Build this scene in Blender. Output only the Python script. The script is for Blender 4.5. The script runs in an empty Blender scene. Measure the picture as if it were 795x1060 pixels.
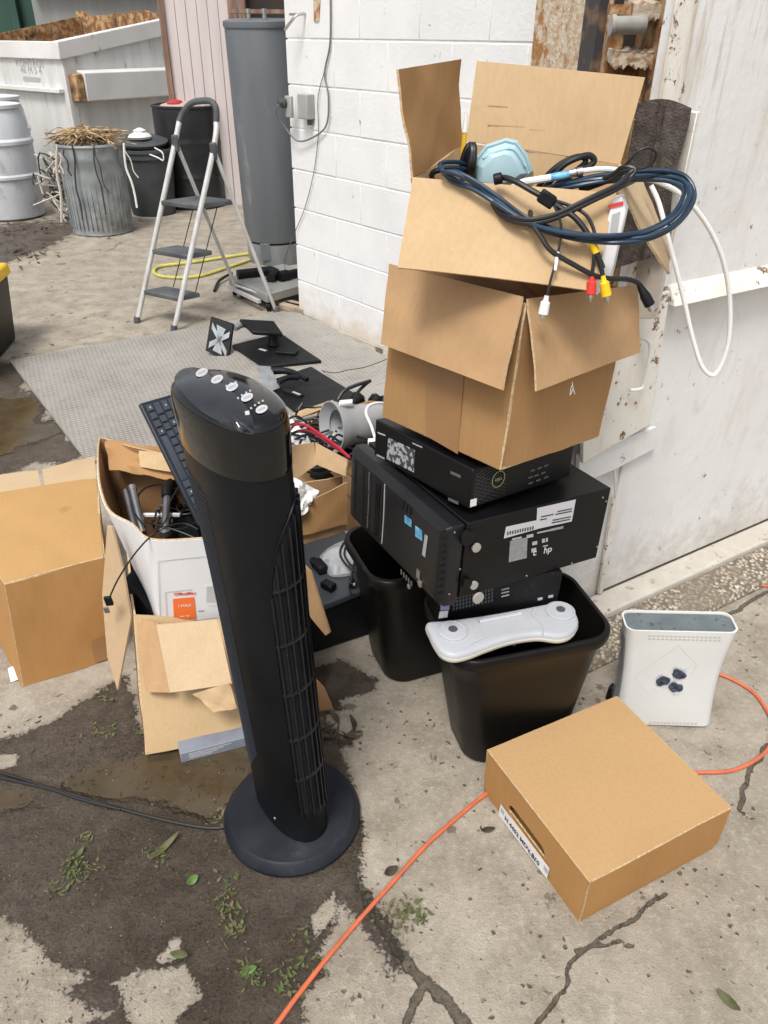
import bpy, bmesh, math, random
import numpy as np
from mathutils import Vector, Matrix
R_ = math.radians
# ------------------------------------------------------------------ camera, world, sun, exposure
SC = bpy.context.scene
FPX, PITCH, ROLL, HC = 791.4, 0.5579, 0.0101, 1.4474          # focal length in photo pixels (795 x 1060), pitch down, roll, lens height
_c, _s, _cr, _sr = math.cos(PITCH), math.sin(PITCH), math.cos(ROLL), math.sin(ROLL)
FW = np.array([0, _c, -_s]); _rt = np.array([1., 0, 0]); _up = np.array([0, _s, _c])
RT = _cr*_rt + _sr*_up; UP = -_sr*_rt + _cr*_up
cd = bpy.data.cameras.new('camera'); cam = bpy.data.objects.new('camera', cd); SC.collection.objects.link(cam)
cd.sensor_fit = 'VERTICAL'; cd.sensor_height = 24; cd.lens = 24*FPX/1060; cd.clip_start = .02; cd.clip_end = 400
cam.matrix_world = Matrix(((RT[0], UP[0], -FW[0], 0), (RT[1], UP[1], -FW[1], 0), (RT[2], UP[2], -FW[2], HC), (0, 0, 0, 1)))
SC.camera = cam
W = bpy.data.worlds.new('World'); SC.world = W; W.use_nodes = True
wn = W.node_tree; bg = wn.nodes['Background']
sky = wn.nodes.new('ShaderNodeTexSky'); sky.sky_type = 'NISHITA'; sky.sun_disc = False
SUN_EL, SUN_AZ = R_(60), R_(200)                              # azimuth clockwise from +Y: behind the camera, to the left
sky.sun_elevation = SUN_EL; sky.sun_rotation = SUN_AZ; sky.dust_density = 4; sky.air_density = 1.0; sky.ozone_density = 1.0
hs = wn.nodes.new('ShaderNodeHueSaturation'); hs.inputs['Saturation'].default_value = .25
wn.links.new(sky.outputs[0], hs.inputs['Color']); wn.links.new(hs.outputs[0], bg.inputs['Color']); bg.inputs['Strength'].default_value = .13
sl = bpy.data.lights.new('sun', 'SUN'); sl.energy = 1.75; sl.angle = R_(17); sl.color = (1, .965, .91)
so = bpy.data.objects.new('sun', sl); SC.collection.objects.link(so)
sdir = Vector((math.sin(SUN_AZ)*math.cos(SUN_EL), math.cos(SUN_AZ)*math.cos(SUN_EL), math.sin(SUN_EL)))
so.rotation_euler = sdir.to_track_quat('Z', 'Y').to_euler(); so.location = sdir*20
SC.view_settings.view_transform = 'Standard'; SC.view_settings.look = 'None'; SC.view_settings.gamma = 1
SC.view_settings.exposure = 0.52; SC.view_settings.use_curve_mapping = False
SC.render.resolution_x = 768; SC.render.resolution_y = 1024; SC.render.engine = 'CYCLES'

# ------------------------------------------------------------------ measuring helpers: a photo pixel's ray met with a real plane
CAMP = np.array([0, 0, HC])
def ray(x, y):
    a, b = (x-397.5)/FPX, (y-530)/FPX
    return a*RT - b*UP + FW
def G(x, y, z=0.):
    d = ray(x, y); return Vector(CAMP + d*((z-HC)/d[2]))
def Y(x, y, yy):
    d = ray(x, y); return Vector(CAMP + d*(yy/d[1]))
def V(*a): return Vector(a)
random.seed(7)
rnd = random.uniform

# ------------------------------------------------------------------ materials
MATS = {}
def mat(name, col, rough=.6, col2=None, scale=8, detail=6, lo=.35, hi=.65, bump=0, bscale=60, metal=0, spec=.45, coat=0,
        col3=None, scale3=3, lo3=.55, hi3=.62, stretch=None, trans=0, alpha=1, rough2=None, bdist=.004, coatr=.1, sub=0):
    m = bpy.data.materials.new(name); m.use_nodes = True; nt = m.node_tree; N = nt.nodes; L = nt.links
    b = N['Principled BSDF']
    def C(c): return (c[0], c[1], c[2], 1)
    tc = N.new('ShaderNodeTexCoord'); vec = tc.outputs['Object']
    if stretch:
        mp = N.new('ShaderNodeMapping'); mp.inputs['Scale'].default_value = stretch; L.new(vec, mp.inputs[0]); vec = mp.outputs[0]
    out = None
    if col2:
        n = N.new('ShaderNodeTexNoise'); n.inputs['Scale'].default_value = scale; n.inputs['Detail'].default_value = detail; L.new(vec, n.inputs['Vector'])
        mr = N.new('ShaderNodeMapRange'); mr.inputs[1].default_value = lo; mr.inputs[2].default_value = hi; L.new(n.outputs['Fac'], mr.inputs[0])
        mx = N.new('ShaderNodeMix'); mx.data_type = 'RGBA'; mx.inputs[6].default_value = C(col); mx.inputs[7].default_value = C(col2)
        L.new(mr.outputs[0], mx.inputs[0]); out = mx.outputs[2]
        if rough2 is not None:
            r2 = N.new('ShaderNodeMapRange'); r2.inputs[3].default_value = rough; r2.inputs[4].default_value = rough2
            L.new(mr.outputs[0], r2.inputs[0]); L.new(r2.outputs[0], b.inputs['Roughness'])
    if col3:
        n = N.new('ShaderNodeTexNoise'); n.inputs['Scale'].default_value = scale3; n.inputs['Detail'].default_value = 9; n.inputs['Roughness'].default_value = .7; L.new(vec, n.inputs['Vector'])
        mr = N.new('ShaderNodeMapRange'); mr.inputs[1].default_value = lo3; mr.inputs[2].default_value = hi3; L.new(n.outputs['Fac'], mr.inputs[0])
        mx = N.new('ShaderNodeMix'); mx.data_type = 'RGBA'; mx.inputs[7].default_value = C(col3)
        if out: L.new(out, mx.inputs[6])
        else: mx.inputs[6].default_value = C(col)
        L.new(mr.outputs[0], mx.inputs[0]); out = mx.outputs[2]
    if out: L.new(out, b.inputs['Base Color'])
    else: b.inputs['Base Color'].default_value = C(col)
    if not (rough2 is not None and col2): b.inputs['Roughness'].default_value = rough
    b.inputs['Metallic'].default_value = metal; b.inputs['Specular IOR Level'].default_value = spec
    b.inputs['Coat Weight'].default_value = coat; b.inputs['Coat Roughness'].default_value = coatr
    b.inputs['Transmission Weight'].default_value = trans; b.inputs['Alpha'].default_value = alpha
    if bump:
        n = N.new('ShaderNodeTexNoise'); n.inputs['Scale'].default_value = bscale; n.inputs['Detail'].default_value = 6; L.new(vec, n.inputs['Vector'])
        bp = N.new('ShaderNodeBump'); bp.inputs['Strength'].default_value = bump; bp.inputs['Distance'].default_value = bdist
        L.new(n.outputs['Fac'], bp.inputs['Height']); L.new(bp.outputs[0], b.inputs['Normal'])
    MATS[name] = m; return m
# cardboards: outer browns differ by box; light from above painted into two lids
def card(name, c, dark=.82, warm=1.0):
    m = bpy.data.materials.new(name); m.use_nodes = True; N = m.node_tree.nodes; L = m.node_tree.links; b = N['Principled BSDF']
    tc = N.new('ShaderNodeTexCoord'); vec = tc.outputs['Object']
    def ns(sc, det, rg=.6, v=None):
        n = N.new('ShaderNodeTexNoise'); n.inputs['Scale'].default_value = sc; n.inputs['Detail'].default_value = det; n.inputs['Roughness'].default_value = rg; L.new(v or vec, n.inputs['Vector']); return n.outputs['Fac']
    def rng(v, a, b_, c_=0., d=1.):
        q = N.new('ShaderNodeMapRange'); L.new(v, q.inputs[0])
        for i, k in ((1, a), (2, b_), (3, c_), (4, d)): q.inputs[i].default_value = k
        return q.outputs[0]
    def mx(f, A, B):
        q = N.new('ShaderNodeMix'); q.data_type = 'RGBA'; L.new(f, q.inputs[0])
        for i, k in ((6, A), (7, B)):
            if isinstance(k, tuple): q.inputs[i].default_value = (*k, 1)
            else: L.new(k, q.inputs[i])
        return q.outputs[2]
    mp = N.new('ShaderNodeMapping'); mp.inputs['Scale'].default_value = (1, 1, .05); L.new(vec, mp.inputs[0])
    c = tuple(x*.92 for x in c); k = lambda f: tuple(min(1, x*f) for x in c)
    col = mx(rng(ns(4, 8), .3, .7), c, k(dark))
    col = mx(rng(ns(130, 3, .5, mp.outputs[0]), .42, .62, 0, .22), col, k(.74))
    col = mx(rng(ns(600, 4, .7), .5, .75, 0, .30), col, k(.66))
    col = mx(rng(ns(17, 9, .72), .60, .74, 0, .35), col, k(.70))
    col = mx(rng(ns(42, 8, .75), .66, .72, 0, .4), col, k(1.25))
    mq = N.new('ShaderNodeMapping'); mq.inputs['Scale'].default_value = (1, 3.5, 1); mq.inputs['Rotation'].default_value = (.4, .7, .9); L.new(vec, mq.inputs[0])
    col = mx(rng(ns(26, 9, .8, mq.outputs[0]), .63, .68, 0, .35), col, k(1.3))
    col = mx(rng(ns(2.2, 5, .5), .52, .72, 0, .35), col, tuple(x*f for x, f in zip(c, (.80, .70, .60))))
    vo = N.new('ShaderNodeTexVoronoi'); vo.feature = 'DISTANCE_TO_EDGE'; vo.inputs['Scale'].default_value = 5.5
    wp = N.new('ShaderNodeVectorMath'); wp.operation = 'ADD'; nn = N.new('ShaderNodeTexNoise'); nn.inputs['Scale'].default_value = 4; L.new(vec, nn.inputs['Vector']); L.new(vec, wp.inputs[0]); L.new(nn.outputs['Color'], wp.inputs[1]); L.new(wp.outputs[0], vo.inputs['Vector'])
    cre = rng(vo.outputs['Distance'], 0, .010, 1, 0); gate = rng(ns(3.1, 3), .50, .58)
    cg = N.new('ShaderNodeMath'); cg.operation = 'MULTIPLY'; L.new(cre, cg.inputs[0]); L.new(gate, cg.inputs[1])
    cl = N.new('ShaderNodeMath'); cl.operation = 'MULTIPLY'; L.new(cg.outputs[0], cl.inputs[0]); cl.inputs[1].default_value = .16
    col = mx(cl.outputs[0], col, k(1.35))
    L.new(col, b.inputs['Base Color']); b.inputs['Roughness'].default_value = .78; b.inputs['Specular IOR Level'].default_value = .22
    bp = N.new('ShaderNodeBump'); bp.inputs['Strength'].default_value = .5; bp.inputs['Distance'].default_value = .004
    ad = N.new('ShaderNodeMath'); ad.operation = 'MULTIPLY_ADD'; L.new(ns(130, 3, .5, mp.outputs[0]), ad.inputs[0]); ad.inputs[1].default_value = .10; L.new(ns(9, 7, .6), ad.inputs[2])
    L.new(ad.outputs[0], bp.inputs['Height']); L.new(bp.outputs[0], b.inputs['Normal']); CARDS.append(m); return m
CARDS = []
M_cb_orange = card('cardboard_orange', (.46, .245, .090), .88)
M_cb_front = card('cardboard_smooth_lit', (.50, .315, .150), .93)
M_cb_mid = card('cardboard_brown', (.43, .245, .105), .85)
M_cb_flap = card('cardboard_flap', (.48, .30, .155), .86)
M_cb_light = card('cardboard_light', (.56, .395, .225), .9)
M_cb_pale = card('cardboard_pale', (.55, .41, .255), .9)
M_cb_edge = mat('cardboard_cut_edge', (.60, .46, .29), .8, (.42, .29, .16), scale=180)
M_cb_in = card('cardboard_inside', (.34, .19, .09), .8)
M_tape = mat('packing_tape', (.31, .165, .07), .3, (.28, .15, .062), scale=10, spec=.5)
M_white_card = mat('white_carton_print', (.72, .72, .73), .55, (.64, .64, .65), scale=6, bump=.15, bscale=12)
M_paper = mat('paper_label', (.74, .74, .73), .6, (.66, .66, .64), scale=30)
M_ink = mat('printed_ink', (.05, .05, .055), .6)
M_inkgrey = mat('grey_print', (.36, .37, .38), .6)
M_orange_ink = mat('orange_print', (.80, .16, .03), .55)
M_red_ink = mat('red_print', (.62, .04, .03), .55)
M_blue_ink = mat('blue_sticker', (.06, .24, .5), .3, (.2, .5, .65), scale=60)
M_black = mat('black_plastic', (.0035, .004, .005), .42, (.007, .0075, .009), scale=14, rough2=.55, spec=.25, bump=.08, bscale=400, bdist=.001)
M_black_fan = mat('black_fan_plastic', (.0032, .0038, .0052), .34, (.006, .007, .009), scale=6, rough2=.5, spec=.18, col3=(.022, .022, .023), scale3=7, lo3=.6, hi3=.85)
M_gloss = mat('black_gloss_plastic', (.003, .0034, .004), .05, (.005, .0055, .006), scale=7, rough2=.12, spec=.5)
M_base = mat('fan_base_plastic', (.008, .010, .015), .38, (.016, .019, .025), scale=9, rough2=.6, spec=.3, col3=(.06, .06, .065), scale3=6, lo3=.60, hi3=.8)
M_black_in = mat('dark_gap', (.004, .004, .004), .9)
M_pcmetal = mat('black_painted_steel', (.003, .003, .0038), .33, (.006, .006, .007), scale=5, rough2=.45, spec=.25, bump=.15, bscale=500, bdist=.0006, col3=(.05, .05, .052), scale3=9, lo3=.66, hi3=.8)
M_bin = mat('black_bin_plastic', (.0035, .0032, .003), .36, (.007, .0062, .0055), scale=4, rough2=.5, spec=.25, bump=.12, bscale=260, bdist=.001, col3=(.05, .045, .04), scale3=5, lo3=.62, hi3=.85)
M_key = mat('keycap_plastic', (.055, .065, .085), .4)
M_kbody = mat('keyboard_plastic', (.018, .022, .032), .5)
M_cable = mat('black_cable', (.012, .012, .014), .4)
M_cable_blue = mat('dark_blue_cable', (.010, .028, .055), .32, (.014, .036, .066), scale=30)
M_cable_white = mat('white_cable', (.74, .74, .72), .4)
M_cable_red = mat('red_cable', (.42, .01, .03), .4)
M_cord_orange = mat('orange_cord', (.62, .145, .06), .5, (.45, .12, .06), scale=25, col3=(.3, .13, .09), scale3=40, lo3=.6, hi3=.7)
M_hose = mat('yellow_hose', (.62, .56, .12), .5, (.42, .40, .12), scale=9)
M_metal = mat('nickel_metal', (.55, .54, .52), .3, metal=1)
M_chrome = mat('brushed_tube', (.30, .30, .31), .32, (.2, .2, .21), scale=12, metal=.8)
M_screw = mat('screw_metal', (.42, .42, .42), .35, metal=.9)
M_foot = mat('grey_rubber_foot', (.33, .32, .29), .7)
M_white_pl = mat('white_plastic', (.66, .67, .65), .42, (.58, .59, .575), scale=5, col3=(.45, .44, .40), scale3=14, lo3=.64, hi3=.75, rough2=.5)
M_grey_pl = mat('grey_plastic', (.44, .45, .48), .42, (.37, .385, .41), scale=8, rough2=.55)
M_cream_pl = mat('cream_plastic_edge', (.66, .64, .56), .5)
M_vent_grey = mat('slate_grille', (.105, .13, .14), .6, (.14, .165, .172), scale=30, col3=(.06, .07, .075), scale3=60)
M_cyan = mat('pale_blue_plastic', (.40, .56, .61), .38, (.33, .49, .54), scale=8, rough2=.5)
M_yellow = mat('yellow_plastic', (.78, .50, .01), .4)
M_bag = mat('clear_bag_film', (.6, .63, .64), .18, (.42, .45, .47), scale=25, bump=.9, bscale=35, bdist=.01, alpha=.55)
M_horn = mat('grey_horn_plastic', (.36, .37, .38), .4, (.30, .31, .32), scale=9)
M_maroon = mat('maroon_cable', (.18, .012, .02), .45)
# yard things
M_alu = mat('worn_aluminium_tube', (.60, .60, .59), .38, (.46, .45, .43), scale=25, metal=.25, rough2=.6, stretch=(1, 1, .3))
M_step = mat('ladder_step_plastic', (.045, .052, .062), .5, (.10, .105, .11), scale=8, rough2=.65)
M_galv = mat('galvanised_steel', (.24, .265, .275), .45, (.36, .385, .39), scale=9, metal=.35, rough2=.6, col3=(.17, .15, .12), scale3=3.2, lo3=.52, hi3=.66, bump=.2, bscale=12)
M_drumw = mat('dirty_white_drum', (.66, .68, .70), .5, (.50, .52, .55), scale=3, col3=(.27, .255, .23), scale3=4, lo3=.56, hi3=.72, stretch=(1, 1, .5))
M_drumk = mat('black_drum_paint', (.012, .013, .015), .3, (.022, .022, .024), scale=4, rough2=.45)
M_bingrey = mat('charcoal_bin', (.045, .053, .057), .55, (.07, .078, .08), scale=6)
M_heater = mat('grey_tank_steel', (.125, .142, .157), .42, (.165, .18, .195), scale=2.2, rough2=.55, col3=(.31, .32, .33), scale3=3.5, lo3=.60, hi3=.75, stretch=(2.2, 2.2, .45), metal=.2)
M_dump = mat('worn_white_dumpster', (.64, .64, .62), .6, (.52, .52, .505), scale=2.5, col3=(.13, .12, .105), scale3=5, lo3=.60, hi3=.70, stretch=(3, 3, .45), bump=.2, bscale=20)
M_dump_rim = mat('rim_paint', (.70, .685, .67), .55, (.61, .60, .585), scale=3, col3=(.26, .13, .06), scale3=5, lo3=.64, hi3=.70)
M_rust = mat('rust', (.22, .095, .035), .85, (.50, .33, .17), scale=18, lo=.42, hi=.6, bump=.9, bscale=55, bdist=.006, col3=(.07, .035, .02), scale3=9, lo3=.52, hi3=.62)
M_rustpale = mat('flaking_tan_rust', (.52, .40, .27), .85, (.62, .54, .44), scale=38, lo=.4, hi=.6, bump=1, bscale=80, bdist=.005, col3=(.36, .17, .055), scale3=13, lo3=.50, hi3=.60)
M_green = mat('dark_green_paint', (.018, .055, .04), .5, (.026, .07, .05), scale=2)
M_greysteel = mat('grey_container_paint', (.22, .225, .215), .6, (.27, .27, .26), scale=2, stretch=(4, 4, .4))
M_pink = mat('pale_pink_siding', (.64, .565, .555), .6, (.57, .505, .495), scale=2.4, stretch=(5, 5, .4), col3=(.38, .33, .30), scale3=4, lo3=.64, hi3=.75)
M_trim = mat('weathered_brown_trim', (.16, .085, .06), .75, (.28, .19, .14), scale=7, stretch=(4, 4, .5))
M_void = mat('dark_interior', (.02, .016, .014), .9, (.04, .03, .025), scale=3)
M_wood = mat('weathered_wood', (.42, .34, .25), .8, (.28, .22, .16), scale=12)
M_twig = mat('dry_vines', (.50, .36, .20), .85, (.20, .13, .07), scale=20, lo=.45, hi=.55)
M_twigk = mat('dark_vine', (.035, .032, .035), .7)
M_towel = mat('dark_towel_cloth', (.075, .062, .056), .95, (.12, .10, .09), scale=45, lo=.4, hi=.6, bump=1, bscale=240, bdist=.004, spec=.1)
M_grime = mat('grimy_debris', (.09, .075, .055), .95, (.22, .19, .15), scale=30)
M_scale = mat('grey_scale_plate', (.25, .25, .235), .5, (.32, .32, .30), scale=5, metal=.3)
M_box_grey = mat('grey_electric_box', (.36, .37, .35), .5, (.30, .30, .29), scale=12)
M_plug = mat('dark_outlet', (.06, .065, .06), .5)
M_leaf = mat('green_leaf', (.065, .13, .03), .55, (.12, .19, .05), scale=60)
M_moss = mat('weed_green', (.075, .10, .03), .8, (.12, .105, .05), scale=70, lo=.45, hi=.55)
M_dead = mat('dead_leaf', (.032, .025, .016), .85, (.085, .065, .036), scale=40)
M_pen = mat('yellow_pen', (.70, .42, .03), .4)
M_slate = mat('slate_blue_paper', (.22, .245, .29), .6, (.17, .19, .23), scale=20)

def newmat(name):
    m = bpy.data.materials.new(name); m.use_nodes = True; return m, m.node_tree.nodes, m.node_tree.links, m.node_tree.nodes['Principled BSDF']
def nd(N, t, **k):
    n = N.new('ShaderNode'+t)
    for a, v in k.items():
        if a.startswith('i_'): n.inputs[int(a[2:])].default_value = v
        else: setattr(n, a, v)
    return n
def mixc(N, L, fac, a, b, typ='MIX'):
    m = N.new('ShaderNodeMix'); m.data_type = 'RGBA'; m.blend_type = typ
    for i, v in ((0, fac), (6, a), (7, b)):
        if hasattr(v, 'type') and hasattr(v, 'links'): L.new(v, m.inputs[i])
        else: m.inputs[i].default_value = (*v, 1) if isinstance(v, tuple) else v
    return m.outputs[2]
def mr(N, L, v, a, b, c=0., d=1.):
    m = N.new('ShaderNodeMapRange'); L.new(v, m.inputs[0])
    for i, q in ((1, a), (2, b), (3, c), (4, d)): m.inputs[i].default_value = q
    return m.outputs[0]
def noise(N, L, vec, sc, det=8, rough=.6, w=0):
    n = N.new('ShaderNodeTexNoise'); n.inputs['Scale'].default_value = sc; n.inputs['Detail'].default_value = det; n.inputs['Roughness'].default_value = rough
    if vec is not None: L.new(vec, n.inputs['Vector'])
    n.inputs['Distortion'].default_value = w
    return n.outputs['Fac']
def math_(N, L, op, a, b=None):
    m = N.new('ShaderNodeMath'); m.operation = op
    for i, v in enumerate((a, b)):
        if v is None: continue
        if hasattr(v, 'links'): L.new(v, m.inputs[i])
        else: m.inputs[i].default_value = v
    return m.outputs[0]

def ground_material():
    m, N, L, b = newmat('worn_wet_concrete')
    tc = N.new('ShaderNodeTexCoord'); vec = tc.outputs['Object']
    wa = N.new('ShaderNodeAttribute'); wa.attribute_name = 'wet'
    pa = N.new('ShaderNodeAttribute'); pa.attribute_name = 'puddle'
    ca = N.new('ShaderNodeAttribute'); ca.attribute_name = 'crack'
    n1 = noise(N, L, vec, 1.6, 10, .6); n2 = noise(N, L, vec, 9, 10, .65); n3 = noise(N, L, vec, 75, 6, .7); n4 = noise(N, L, vec, 260, 3, .6)
    base = mixc(N, L, mr(N, L, n1, .35, .65), (.330, .290, .232), (.41, .362, .295))
    base = mixc(N, L, mr(N, L, n2, .42, .68), base, (.225, .192, .148))
    base = mixc(N, L, mr(N, L, n3, .50, .72, 0, .7), base, (.50, .455, .385))
    base = mixc(N, L, mr(N, L, n4, .58, .70, 0, .75), base, (.17, .145, .115))
    # pits and oily specks
    v = N.new('ShaderNodeTexVoronoi'); v.inputs['Scale'].default_value = 34; L.new(vec, v.inputs['Vector'])
    pit = mr(N, L, math_(N, L, 'ADD', v.outputs['Distance'], mr(N, L, noise(N, L, vec, 90, 4), .3, .7, -.12, .12)), .07, .14, 1, 0)
    gate = mr(N, L, noise(N, L, vec, 5, 4), .44, .54)
    pit = math_(N, L, 'MULTIPLY', pit, gate)
    base = mixc(N, L, math_(N, L, 'MULTIPLY', pit, .95), base, (.075, .062, .045))
    v2 = N.new('ShaderNodeTexVoronoi'); v2.inputs['Scale'].default_value = 9; L.new(vec, v2.inputs['Vector'])
    sp = mr(N, L, math_(N, L, 'ADD', v2.outputs['Distance'], mr(N, L, noise(N, L, vec, 40, 6), .3, .7, -.2, .2)), .05, .11, 1, 0)
    base = mixc(N, L, math_(N, L, 'MULTIPLY', sp, .85), base, (.11, .09, .065))
    # wet dirt
    e1 = mr(N, L, noise(N, L, vec, 13, 12, .72), .25, .75, -.62, .62)
    e2 = mr(N, L, noise(N, L, vec, 95, 8, .78), .25, .75, -.6, .6)
    wet = mr(N, L, math_(N, L, 'ADD', math_(N, L, 'ADD', wa.outputs['Fac'], e1), e2), -.04, .16)
    mud1 = noise(N, L, vec, 17, 12, .78, .3); mud2 = noise(N, L, vec, 150, 8, .8, .1)
    mud = mixc(N, L, mr(N, L, mud1, .36, .64), (.075, .056, .040), (.165, .130, .098))
    big = noise(N, L, vec, 3.5, 6, .6)
    mud = mixc(N, L, mr(N, L, big, .40, .62, 0, .6), mud, (.050, .036, .023))
    mud = mixc(N, L, mr(N, L, noise(N, L, vec, 42, 8, .8), .54, .66, 0, .5), mud, (.21, .175, .135))
    mud = mixc(N, L, mr(N, L, mud2, .50, .62, 0, .85), mud, (.034, .025, .018))
    mud = mixc(N, L, mr(N, L, noise(N, L, vec, 190, 3, .6), .66, .73, 0, .8), mud, (.30, .27, .22))
    damp = mr(N, L, math_(N, L, 'ADD', wa.outputs['Fac'], mr(N, L, noise(N, L, vec, 6, 10, .7), .25, .75, -.5, .5)), -.75, .05, 0, .55)
    base = mixc(N, L, damp, base, (.175, .142, .105))
    col = mixc(N, L, wet, base, mud)
    # cracks
    ck = mr(N, L, math_(N, L, 'ADD', ca.outputs['Fac'], mr(N, L, noise(N, L, vec, 38, 10, .75), .25, .75, -.36, .36)), .46, .60)
    col = mixc(N, L, math_(N, L, 'MULTIPLY', ck, .9), col, mixc(N, L, mr(N, L, n3, .4, .6), (.05, .04, .028), (.10, .085, .055)))
    # standing water: silt seen through a thin film
    pud = mr(N, L, math_(N, L, 'ADD', pa.outputs['Fac'], mr(N, L, noise(N, L, vec, 11, 8), .25, .75, -.5, .5)), -.10, .30)
    col = mixc(N, L, pud, col, mixc(N, L, mr(N, L, n2, .4, .6), (.058, .041, .022), (.082, .060, .034)))
    L.new(col, b.inputs['Base Color'])
    rw = mr(N, L, math_(N, L, 'ADD', big, math_(N, L, 'MULTIPLY', mud2, .35)), .62, .76, .68, .24)
    r = N.new('ShaderNodeMix'); L.new(wet, r.inputs[0]); r.inputs[2].default_value = .88; L.new(rw, r.inputs[3])
    r2 = N.new('ShaderNodeMix'); L.new(pud, r2.inputs[0]); L.new(r.outputs[0], r2.inputs[2]); r2.inputs[3].default_value = .05
    L.new(r2.outputs[0], b.inputs['Roughness'])
    # relief
    h = math_(N, L, 'ADD', math_(N, L, 'MULTIPLY', n3, .5), math_(N, L, 'MULTIPLY', n4, .35))
    h = math_(N, L, 'SUBTRACT', h, math_(N, L, 'MULTIPLY', pit, .8))
    hm = math_(N, L, 'MULTIPLY', math_(N, L, 'ADD', math_(N, L, 'MULTIPLY', mud1, 2.2), mud2), wet)
    h = math_(N, L, 'ADD', h, hm); h = math_(N, L, 'SUBTRACT', h, math_(N, L, 'MULTIPLY', ck, 2.0))
    h = math_(N, L, 'MULTIPLY', h, mr(N, L, pud, 0, .7, 1, .02))
    bp = N.new('ShaderNodeBump'); bp.inputs['Strength'].default_value = .9; bp.inputs['Distance'].default_value = .008
    L.new(h, bp.inputs['Height']); L.new(bp.outputs[0], b.inputs['Normal'])
    return m
def block_material():
    m, N, L, b = newmat('white_painted_block')
    tc = N.new('ShaderNodeTexCoord'); vec = tc.outputs['Object']
    mp = N.new('ShaderNodeMapping'); mp.inputs['Scale'].default_value = (1, 1, .55); L.new(vec, mp.inputs[0]); vs = mp.outputs[0]
    n1 = noise(N, L, vec, 3, 8); n2 = noise(N, L, vec, 60, 6, .7)
    c = mixc(N, L, mr(N, L, n1, .35, .7), (.80, .80, .80), (.71, .71, .715))
    chips = mr(N, L, noise(N, L, vs, 19, 10, .74, .4), .645, .675)
    c = mixc(N, L, chips, c, mixc(N, L, mr(N, L, n2, .45, .55), (.40, .38, .34), (.22, .22, .21)))
    thin = mr(N, L, noise(N, L, vec, 70, 8, .75), .66, .70)
    c = mixc(N, L, math_(N, L, 'MULTIPLY', thin, .7), c, (.33, .32, .30))
    sx = N.new('ShaderNodeSeparateXYZ'); L.new(vec, sx.inputs[0])
    low = mr(N, L, math_(N, L, 'ADD', sx.outputs['Z'], mr(N, L, noise(N, L, vec, 9, 8), .3, .7, -.09, .09)), .02, .15, 1, 0)
    c = mixc(N, L, math_(N, L, 'MULTIPLY', low, .55), c, (.55, .44, .30))
    L.new(c, b.inputs['Base Color']); b.inputs['Roughness'].default_value = .6
    bp = N.new('ShaderNodeBump'); bp.inputs['Strength'].default_value = .55; bp.inputs['Distance'].default_value = .004
    L.new(math_(N, L, 'SUBTRACT', n2, math_(N, L, 'MULTIPLY', chips, 1.2)), bp.inputs['Height']); L.new(bp.outputs[0], b.inputs['Normal'])
    return m
def wall_paint(name, c1, c2, rust=.668, stain=(.50, .44, .34)):
    m, N, L, b = newmat(name)
    tc = N.new('ShaderNodeTexCoord'); vec = tc.outputs['Object']
    mp = N.new('ShaderNodeMapping'); mp.inputs['Scale'].default_value = (2.2, 2.2, .7); L.new(vec, mp.inputs[0]); vs = mp.outputs[0]
    n1 = noise(N, L, vec, 2.2, 8)
    c = mixc(N, L, mr(N, L, n1, .35, .68), c1, c2)
    streak = mr(N, L, noise(N, L, vs, 4.5, 8, .65), .52, .72, 0, .45)
    c = mixc(N, L, streak, c, stain)
    grey = mr(N, L, noise(N, L, vs, 3.6, 12, .78, .8), .57, .70, 0, .6)
    c = mixc(N, L, grey, c, (.42, .42, .42))
    mp2 = N.new('ShaderNodeMapping'); mp2.inputs['Scale'].default_value = (1, 1, .35); mp2.inputs['Rotation'].default_value = (.5, .3, 0); L.new(vec, mp2.inputs[0])
    c = mixc(N, L, mr(N, L, noise(N, L, mp2.outputs[0], 22, 12, .82, .3), .60, .70, 0, .55), c, (.36, .34, .30))
    c = mixc(N, L, mr(N, L, noise(N, L, vec, 7, 12, .8), .63, .66, 0, .8), c, (.62, .58, .50))
    d = mr(N, L, noise(N, L, vec, 26, 9, .72), rust, rust+.02)
    c = mixc(N, L, d, c, mixc(N, L, mr(N, L, noise(N, L, vec, 90, 3), .45, .55), (.12, .055, .025), (.30, .20, .12)))
    sx = N.new('ShaderNodeSeparateXYZ'); L.new(vec, sx.inputs[0])
    mp3 = N.new('ShaderNodeMapping'); mp3.inputs['Scale'].default_value = (9, 9, .8); L.new(vec, mp3.inputs[0]); runs = noise(N, L, mp3.outputs[0], 3, 10, .75, .3)
    hi_ = math_(N, L, 'MULTIPLY', mr(N, L, runs, .50, .66), mr(N, L, sx.outputs['Z'], 1.05, 1.6, 0, .85))
    c = mixc(N, L, hi_, c, (.40, .30, .20))
    lo_ = mr(N, L, math_(N, L, 'ADD', sx.outputs['Z'], mr(N, L, noise(N, L, vec, 8, 10, .75), .25, .75, -.22, .22)), .0, .22, .6, 0)
    c = mixc(N, L, lo_, c, (.40, .355, .29))
    L.new(c, b.inputs['Base Color']); b.inputs['Roughness'].default_value = .5
    bp = N.new('ShaderNodeBump'); bp.inputs['Strength'].default_value = .5; bp.inputs['Distance'].default_value = .006
    L.new(math_(N, L, 'ADD', noise(N, L, vec, 14, 8), math_(N, L, 'MULTIPLY', d, -.5)), bp.inputs['Height']); L.new(bp.outputs[0], b.inputs['Normal'])
    return m
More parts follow.
